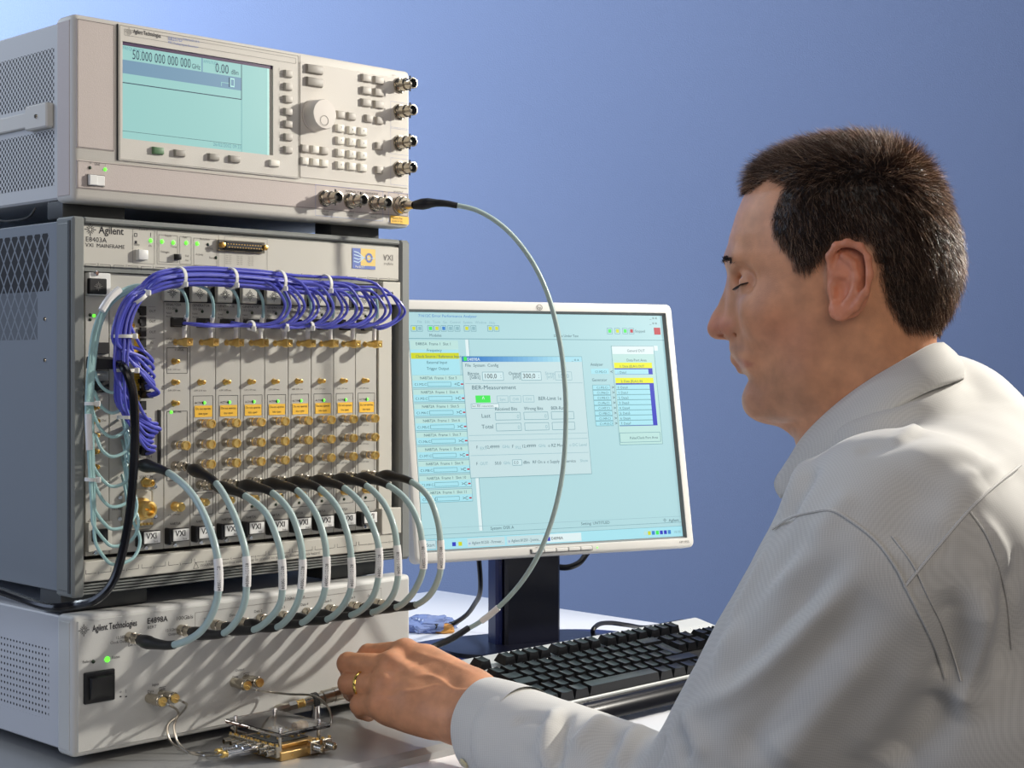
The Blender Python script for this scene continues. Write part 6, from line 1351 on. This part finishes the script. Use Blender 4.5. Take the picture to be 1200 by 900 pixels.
hc[len(capP):] = hc[len(capP):]*vv*(1-sh_)+np.array(rgb(140, 124, 110))*sh_; hc[:len(capP)] *= .25
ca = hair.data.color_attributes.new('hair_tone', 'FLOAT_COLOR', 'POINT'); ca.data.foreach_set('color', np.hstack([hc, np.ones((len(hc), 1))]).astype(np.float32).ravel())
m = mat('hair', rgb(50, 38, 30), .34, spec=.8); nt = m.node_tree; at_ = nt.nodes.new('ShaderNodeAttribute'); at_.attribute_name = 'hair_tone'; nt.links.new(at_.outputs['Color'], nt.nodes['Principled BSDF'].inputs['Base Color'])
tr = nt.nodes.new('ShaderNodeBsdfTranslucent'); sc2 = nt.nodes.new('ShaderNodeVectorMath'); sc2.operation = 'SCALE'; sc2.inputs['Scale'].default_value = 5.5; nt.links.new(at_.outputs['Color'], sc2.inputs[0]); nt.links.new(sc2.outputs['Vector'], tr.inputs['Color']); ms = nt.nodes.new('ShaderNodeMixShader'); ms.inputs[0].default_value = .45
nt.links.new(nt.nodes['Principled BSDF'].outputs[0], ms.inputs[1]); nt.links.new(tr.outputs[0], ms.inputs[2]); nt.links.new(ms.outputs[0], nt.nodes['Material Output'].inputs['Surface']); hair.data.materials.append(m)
# eyebrows and lashes
def strands(name, pts, dirs, L_, r=.00022, col='hair_dark'):
    m = MB()
    for p, d, l in zip(pts, dirs, L_): p = Vector(p); d = Vector(d); m.tube([p, p+d*l*.5, p+d*l+Vector((0, 0, -l*.12))], [r, r*.8, r*.2], col, 3, 1)
    o = m.build(name, MAN, None, 0); o.location = -PB; return o
mat('hair_dark', rgb(48, 36, 30), .45)
for s_ in (1, -1):
    pts, dr, ln = [], [], []
    for k in range(240):
        t = rng.rand(); x = 855.5+t*22; y_ = 308+rng.normal(0, 1.9)-t*1.5; lt_ = (.008+.030*t)
        qb = SG(860, 309-2.5*math.sin(t*PI)+t*1.5)[1]+rng.normal(0, .0013); mm = np.nonzero((np.abs(Lat-lt_) < .0022) & (np.abs(Qq-qb) < .0022) & (Pp > .05))[0]
        p = B_P[mm[Pp[mm].argmax()]].copy()
        if s_ < 0: p = p-2*HL*((p-H0)@HL)
        pts.append(p+rng.normal(0, .0006, 3)); dr.append(HL*s_*.95-HF*.45*t+HU*.25+rng.normal(0, .10, 3)); ln.append(.0045+.002*rng.rand())
    strands('eyebrow', pts, dr, ln)
    e_ = EYE[0 if s_ > 0 else 1]; fi = np.linspace(-.9, 1.35, 34); pts = [e_+(HF*math.cos(t)+HL*s_*math.sin(t))*.0134-HU*(.0032-.0018*max(t, 0)) for t in fi]
    strands('eyelashes', pts, [HF*math.cos(t)-HU*.45+HL*s_*math.sin(t) for t in fi], [.0058]*34, .00030)
    m = MB(); m.tube([Vector(q) for q in pts], .00055, 'hair_dark', 5, 1); o = m.build('lid_line', MAN); o.location = -PB
# ---- ring
a_, b_2 = MCP[2], PIP[2]; c_ = a_+(b_2-a_)*.66; d_ = (b_2-a_)/np.linalg.norm(b_2-a_); rr_ = RM[2]*.93*.34+RP[2]*.66+.0007
m = MB(); m.lathe([(-.0017, rr_), (-.0008, rr_+.0009), (.0008, rr_+.0009), (.0017, rr_), (.0010, rr_-.0004), (-.0010, rr_-.0004), (-.0017, rr_)], c_, d_, 40, 'gold_ring', caps=False); o = m.build('ring', MAN, None, 80); o.location = -PB; o['label'] = 'plain gold ring on the ring finger'

top_n = [HP(1104, 402, .0), HP(1090, 406, .032), HP(1062, 421, .054), HP(1028, 440, .063), HP(992, 465, .062), HP(962, 491, .054), HP(940, 515, .042), HP(920, 548, .026)]
bot_n = [HP(1121, 444, .0), HP(1108, 449, .042), HP(1078, 462, .070), HP(1045, 482, .083), HP(1015, 505, .083), HP(985, 528, .075), HP(955, 556, .060), HP(922, 584, .040)]
def msec(pts): near = [np.array(p) for p in pts]; far = [p-2*HL*((p-H0)@HL) for p in near[1:]][::-1]; return far+near
T_, B_ = msec(top_n), msec(bot_n); Ts = smooth_path([Vector(p) for p in T_], 6); Bs = smooth_path([Vector(p) for p in B_], 6)
cen0 = H0+HF*(-.035)+HU*(-.13); NECKRING = []
for q in Bs[::3]:
    q = np.array(q); o = q-cen0; o[2] = 0; o /= np.linalg.norm(o); NECKRING.append(q-o*.031+np.array((0, 0, -.030)))
# ---- shirt
SD = Field((-.05, 1.00, .50), (.70, 1.74, 1.16), .0034)
SD.cap((.37, 1.25, .940), (.47, 1.50, .935), .100, .100, .03); SD.cap((.36, 1.26, .86), (.47, 1.50, .86), .130, .130, .05)
SD.cap((.42, 1.28, .72), (.50, 1.49, .72), .140, .140, .05); SD.cap((.46, 1.30, .60), (.52, 1.47, .60), .135, .135, .05)
SD.cap((.375, 1.385, 1.055), (.40, 1.41, 1.0), .066, .09, .03)
SHs, ELs, = np.array((.290, 1.185, .975)), np.array((.188, 1.300, .760))
SD.cap((.38, 1.34, 1.02), SHs+np.array((.02, 0, -.01)), .075, .080, .04); SD.cap((.40, 1.42, 1.02), (.455, 1.535, .955), .072, .078, .04)
SD.cap((.30, 1.33, .99), (.33, 1.40, .90), .06, .08, .04)
SD.cap(SHs, ELs, .091, .082, .018)
for P_n in NECKRING: SD.cap(P_n, P_n+np.array((0, 0, -.03)), .022, .03, .035)
CU0 = y3(572, 851, 1.520); CU1 = y3(608, 865, 1.475)
SD.cap(ELs+np.array((.0, -.012, -.030)), CU1, .056, .0470, .016)
SD.cap((.46, 1.545, .940), (.525, 1.625, .75), .072, .062, .03); SD.cap((.525, 1.635, .75), (.455, 1.555, .640), .060, .046, .02); SD.cap((.49, 1.33, .58), (.54, 1.47, .58), .14, .14, .05)
SP_, SF_ = SD.mesh(); SP_, SF_ = biggest(SP_, SF_); SP_ = smooth_mesh(SP_, SF_, 4); SN_ = normals(SP_, SF_)
FOLD = [([(1118, 452), (1070, 478), (1015, 500), (960, 524), (930, 560), (905, 605)], .006, .012), ([(1085, 505), (1040, 520), (1000, 530)], -.004, .010), ([(1075, 495), (1060, 512), (1040, 525)], .004, .006), ([(955, 545), (938, 575), (915, 620)], -.006, .009),
        ([(1000, 575), (975, 600), (950, 640)], .003, .010), ([(1090, 560), (1068, 600), (1055, 650)], -.006, .022), ([(1150, 560), (1120, 590), (1090, 640)], .004, .018),
        ([(965, 640), (905, 690), (866, 735), (835, 785)], .006, .010), ([(935, 640), (885, 700), (850, 740)], -.005, .010), ([(1010, 665), (935, 745), (880, 795), (800, 838)], .0075, .010), ([(985, 660), (920, 730), (868, 780), (830, 810)], -.006, .010),
        ([(1050, 730), (975, 810), (930, 870), (905, 900)], .007, .018), ([(1025, 700), (950, 790), (890, 860), (860, 898)], -.0085, .017), ([(1085, 760), (1040, 830), (1000, 890)], .005, .016),
        ([(1110, 690), (1118, 750), (1105, 810)], -.010, .014), ([(1150, 680), (1145, 740), (1130, 800), (1125, 850)], .012, .014), ([(1185, 640), (1180, 720), (1172, 800)], -.007, .012), ([(1145, 600), (1175, 660), (1192, 740)], .005, .008), ([(1120, 810), (1080, 860), (1040, 898)], -.012, .016),
        ([(600, 838), (622, 832), (645, 838)], -.004, .005), ([(655, 818), (642, 845), (640, 880), (648, 898)], .006, .008), ([(668, 826), (656, 855), (655, 895)], -.007, .006), ([(712, 832), (690, 850), (672, 872)], .007, .008), ([(735, 842), (708, 868), (696, 898)], -.008, .010),
        ([(750, 840), (735, 870), (722, 898)], .007, .009), ([(775, 848), (765, 875), (750, 898)], -.006, .010), ([(620, 870), (650, 880), (680, 896)], .003, .006), ([(598, 868), (625, 878), (640, 896)], -.003, .006), ([(800, 830), (815, 860), (830, 890)], .004, .010), ([(790, 845), (800, 870), (805, 895)], -.007, .008),
        ([(900, 640), (875, 690), (850, 730)], .003, .006), ([(1060, 545), (1110, 530), (1165, 545)], .003, .014), ([(1130, 560), (1150, 552), (1180, 530)], .002, .006)]
for (poly, amp, wid) in FOLD: fa = all(x < 800 and y_ > 810 for x, y_ in poly); ridge(SP_, SN_, [(x, y_+10*fa) for x, y_ in poly], amp*(1.35 if fa else 1.0), wid*.95)
SP_ = smooth_mesh(SP_, SF_, 2); SN_ = normals(SP_, SF_)
# broad gentle crumple everywhere
SP_ = SP_+SN_*(.0016*np.array([mnoise.noise(Vector(p)*14) for p in SP_])+.0006*np.array([mnoise.noise(Vector(p)*40) for p in SP_]))[:, None]
SP_[:, 2] = np.maximum(SP_[:, 2], np.where(SP_[:, 0] < .25, DESK+.001, -9)); SN_ = normals(SP_, SF_)
shirt = np_mesh('shirt', SP_, SF_, [], MAN, PB)
def cloth(name, col, ang=0.0):
    m = mat(name, col, .78, spec=.25); nt = m.node_tree; b = nt.nodes['Principled BSDF']; tc = nt.nodes.new('ShaderNodeTexCoord'); L = nt.links
    b.inputs['Sheen Weight'].default_value = .25; b.inputs['Sheen Roughness'].default_value = .4
    outs = []
    for (dr, sc_) in (((1, .15, 0), 1000), ((0, .3, 1), 1000), ((-.2, 1, 0), 1000)):
        dp = nt.nodes.new('ShaderNodeVectorMath'); dp.operation = 'DOT_PRODUCT'; dp.inputs[1].default_value = dr; L.new(tc.outputs['Object'], dp.inputs[0])
        mu_ = nt.nodes.new('ShaderNodeMath'); mu_.operation = 'MULTIPLY'; mu_.inputs[1].default_value = 2*PI/.0016; L.new(dp.outputs['Value'], mu_.inputs[0])
        si = nt.nodes.new('ShaderNodeMath'); si.operation = 'SINE'; L.new(mu_.outputs[0], si.inputs[0]); outs.append(si)
    ad = nt.nodes.new('ShaderNodeMath'); ad.operation = 'ADD'; L.new(outs[0].outputs[0], ad.inputs[0]); L.new(outs[1].outputs[0], ad.inputs[1]); ad2 = nt.nodes.new('ShaderNodeMath'); ad2.operation = 'ADD'; L.new(ad.outputs[0], ad2.inputs[0]); L.new(outs[2].outputs[0], ad2.inputs[1])
    mr = nt.nodes.new('ShaderNodeMapRange'); mr.inputs['From Min'].default_value = -3; mr.inputs['From Max'].default_value = 3; L.new(ad2.outputs[0], mr.inputs['Value'])
    mx = nt.nodes.new('ShaderNodeMix'); mx.data_type = 'RGBA'; mx.inputs['A'].default_value = (*[c*.88 for c in col], 1); mx.inputs['B'].default_value = (*[min(1, c*1.10) for c in col], 1)
    L.new(mr.outputs['Result'], mx.inputs['Factor']); L.new(mx.outputs['Result'], b.inputs['Base Color']); return m
shirt.data.materials.append(cloth('shirt_cloth', rgb(208, 206, 200)))
# seams as raised stitched cords on the surface
PX_, PY_ = proj(SP_); DD_ = np.linalg.norm(SP_-np.array((0, 0, CAMZ)), axis=1)
def seam(poly, r=.0011):
    Q2 = smooth_path([(x, y_, 0) for x, y_ in poly], 5); dep = []
    for q in Q2:
        m_ = np.nonzero(((PX_-q[0])**2+(PY_-q[1])**2 < 100))[0]; d_ = DD_[m_]; ok = d_ < d_.min()+.012+.0; w__ = np.exp(-((PX_[m_]-q[0])**2+(PY_[m_]-q[1])**2)/18)*ok; dep.append((w__*d_).sum()/w__.sum())
    dep = np.array(dep)
    for _ in range(1): dep[1:-1] = dep[1:-1]*.4+(dep[:-2]+dep[2:])*.3
    P2 = []
    for q, d in zip(Q2, dep): r_ = Vector(ray(q[0], q[1])).normalized(); P2.append(Vector((0, 0, CAMZ))+r_*(d-.0012))
    m = MB(); m.tube(P2, r, 'shirt_cloth', 6, 1); o = m.build('seam', MAN); o.location = -PB; return o
seam([(1060, 688), (1080, 664), (1105, 634), (1137, 597), (1165, 570), (1196, 545)]); seam([(905, 620), (925, 607), (950, 600), (975, 598), (1000, 612), (1028, 635), (1050, 665), (1065, 695), (1085, 735), (1098, 765), (1108, 795)])
seam([(1137, 600), (1155, 625), (1168, 655), (1180, 700), (1186, 760)], .0008)
seam([(1045, 628), (1070, 662), (1088, 700), (1105, 735), (1118, 770), (1126, 798)], .0006)
# collar: stand plus folded leaf, mirrored about the neck's middle plane
def ring3(pts):  # pts on the near side from back centre to front, mirrored to the far side
    near = [Vector(p) for p in pts]; return near
cdir = HL*.93; 
def ctr(t): return None
m = MB(); vs = []; fs = []; nk = len(Ts); rows = 9
cen_line = Vector(H0+HF*(-.035)+HU*(-.13))
for i in range(nk):
    a, b = Ts[i], Bs[i]; out = (a+b)/2-cen_line; out.z = 0; out.normalize()
    for j in range(rows): t = j/(rows-1); p = a.lerp(b, t)+out*(.0065*math.sin(t*PI)+.0010+.0040*t); vs.append(p)
    for j in range(4): t = j/3; vs.append(a+(b-a)*(t*.75)-out*(.003+.0035*math.sin(t*PI*.5))+Vector((0, 0, -.0)))
n_row = rows+4
order = list(range(rows-1, -1, -1))+list(range(rows, rows+4))
for i in range(nk-1):
    for a_, b_ in zip(order[:-1], order[1:]): fs.append((i*n_row+a_, i*n_row+b_, (i+1)*n_row+b_, (i+1)*n_row+a_))
m.add(vs, fs, 'shirt_cloth'); col_o = m.build('collar', MAN, None, 60); col_o.location = -PB
sd = col_o.modifiers.new('s', 'SOLIDIFY'); sd.thickness = .0016; sd.offset = 0
# cuff: band round the wrist
ax_c = (CU1-CU0)/np.linalg.norm(CU1-CU0); m = MB(); vs = []; fs = []; n = 56; Lc = .062
A0c = Vector(y3(572, 851, 1.520)); axc = Vector(ax_c); ua = Vector((0, 0, 1)); ua = (ua-axc*ua.dot(axc)).normalized(); ub = axc.cross(ua)
prf = [(Lc, .0470, .0455), (Lc*.7, .0468, .0450), (Lc*.35, .0462, .0440), (.003, .0456, .0432), (0, .0448, .0424), (.0005, .0438, .0414), (.01, .0432, .0408), (Lc*.8, .0430, .0405)]
for (t, r1, r2) in prf:
    for k in range(n):
        an = 2*PI*k/n; wob = 1+.012*math.sin(3*an+t*40)+.010*math.sin(5*an+1); sh = -.010*math.cos(an)
        vs.append(A0c+axc*(t+sh*0)+(ua*math.cos(an)*r1*1.04+ub*math.sin(an)*r2)*wob)
for i in range(len(prf)-1):
    for k in range(n): fs.append((i*n+k, i*n+(k+1) % n, (i+1)*n+(k+1) % n, (i+1)*n+k))
m.add(vs, fs, 'shirt_cloth'); o = m.build('cuff', MAN, None, 50); o.location = -PB
for v_ in o.data.vertices: v_.co.z = max(v_.co.z, PLATE+.0008)
m = MB(); mat('button', rgb(215, 205, 165), .3); bpnt = A0c+axc*.018-ua*.026-ub*.0375*(1 if ub.dot(Vector((0, -1, 0))) < 0 else -1); m.lathe([(0, .0052), (.0018, .0052), (.0022, .004), (.0016, .0001)], bpnt, (bpnt-(A0c+axc*.018)), 16, 'button'); o = m.build('cuff_button', MAN); o.location = -PB

# ---- lower body, hidden by the desk in the photograph, and the stool that carries the man
TR = Field((-.05, 1.25, .02), (.72, 2.0, .60), .006); HIP = np.array((.52, 1.40, .53)); fd = np.array((-.71, .70, 0)); ld = np.array((-.70, -.71, 0))
TR.ell(HIP, (.17, .17, .10), .04)
KN = []
for s_ in (1, -1):
    h_ = HIP+ld*.09*s_; k_ = h_+fd*.40+np.array((0, 0, -.01)); a_ = k_+fd*.02+np.array((0, 0, -.42)); KN.append(a_); TR.cap(h_, k_, .085, .062, .04); TR.cap(k_, a_, .060, .050, .02)
tp_, tf_ = TR.mesh(); tp_ = smooth_mesh(tp_, tf_, 2); o = np_mesh('trousers', tp_, tf_, [], MAN, PB); o.data.materials.append(mat('trouser_cloth', rgb(52, 54, 62), .8))
for a_ in KN:
    bm = bmesh.new(); bmesh.ops.create_uvsphere(bm, u_segments=24, v_segments=14, radius=1)
    for v in bm.verts: v.co = Vector(((v.co.x*.145+.05)*(1), v.co.y*(.048+.006*v.co.x), max(v.co.z, -.55)*(.050-.012*v.co.x)))
    bmesh.ops.rotate(bm, matrix=Matrix.Rotation(math.atan2(.70, -.71), 3, 'Z'), verts=bm.verts); o = MB().bm(bm, 'black').build('shoe', MAN); o.location = Vector((a_[0], a_[1], .036))-PB
RH = Field((.30, 1.42, .53), (.52, 1.62, .70), .0024); wr = np.array((.458, 1.558, .645)); pm = wr+np.array((-.045, -.035, -.018)); RH.cap(wr+np.array((.03, .03, .02)), wr, .026, .024); RH.cap(wr, pm, .026, .030, .02)
for k in range(4):
    o_ = np.array((-.5, .5, 0))*.019*(k-1.5); a_ = pm+o_+np.array((-.018, -.018, -.004)); b_ = a_+np.array((-.028, -.026, -.004))*(1, 1.1, 1.05, .85)[k]; c_ = b_+np.array((-.016, -.014, -.016)); RH.cap(pm+o_*.8, a_, .014, .0105, .008); RH.cap(a_, b_, .0098, .0088, .003); RH.cap(b_, c_, .0086, .0072, .002)
RH.cap(pm+np.array((.015, -.02, 0)), pm+np.array((-.004, -.046, -.004)), .013, .0105, .008); RH.cap(pm+np.array((-.004, -.046, -.004)), pm+np.array((-.03, -.058, -.010)), .0102, .0085, .003)
hp_, hf_ = RH.mesh(); hp_, hf_ = biggest(hp_, hf_); o = np_mesh('right_hand', hp_, hf_, [], MAN, PB); o.data.materials.append(mat('skin_plain', rgb(208, 144, 104), .48, sss=.1))
ST = empty('stool', (.53, 1.40, 0), 0, 'round dark stool carrying the seated man', 'stool')
MB().lathe([(0, .12), (.008, .175), (.045, .185), (.06, .17), (.062, .001)], (0, 0, .375), (0, 0, 1), 40, 'rubber').build('seat', ST)
MB().lathe([(0, .03), (.18, .03), (.18, .018), (.34, .018)], (0, 0, .05), (0, 0, 1), 20, 'chrome').build('column', ST)
for k in range(5):
    an = 2*PI*k/5; d = Vector((math.cos(an), math.sin(an), 0)); MB().tube([d*.02+Vector((0, 0, .09)), d*.16+Vector((0, 0, .075)), d*.28+Vector((0, 0, .06))], [.018, .014, .010], 'mon_grey', 10, 4).build('leg', ST)
    MB().lathe([(-.011, .022), (-.010, .025), (.010, .025), (.011, .022)], d*.28+Vector((0, 0, .0252)), d.cross(Vector((0, 0, 1))), 20, 'black').build('castor', ST)
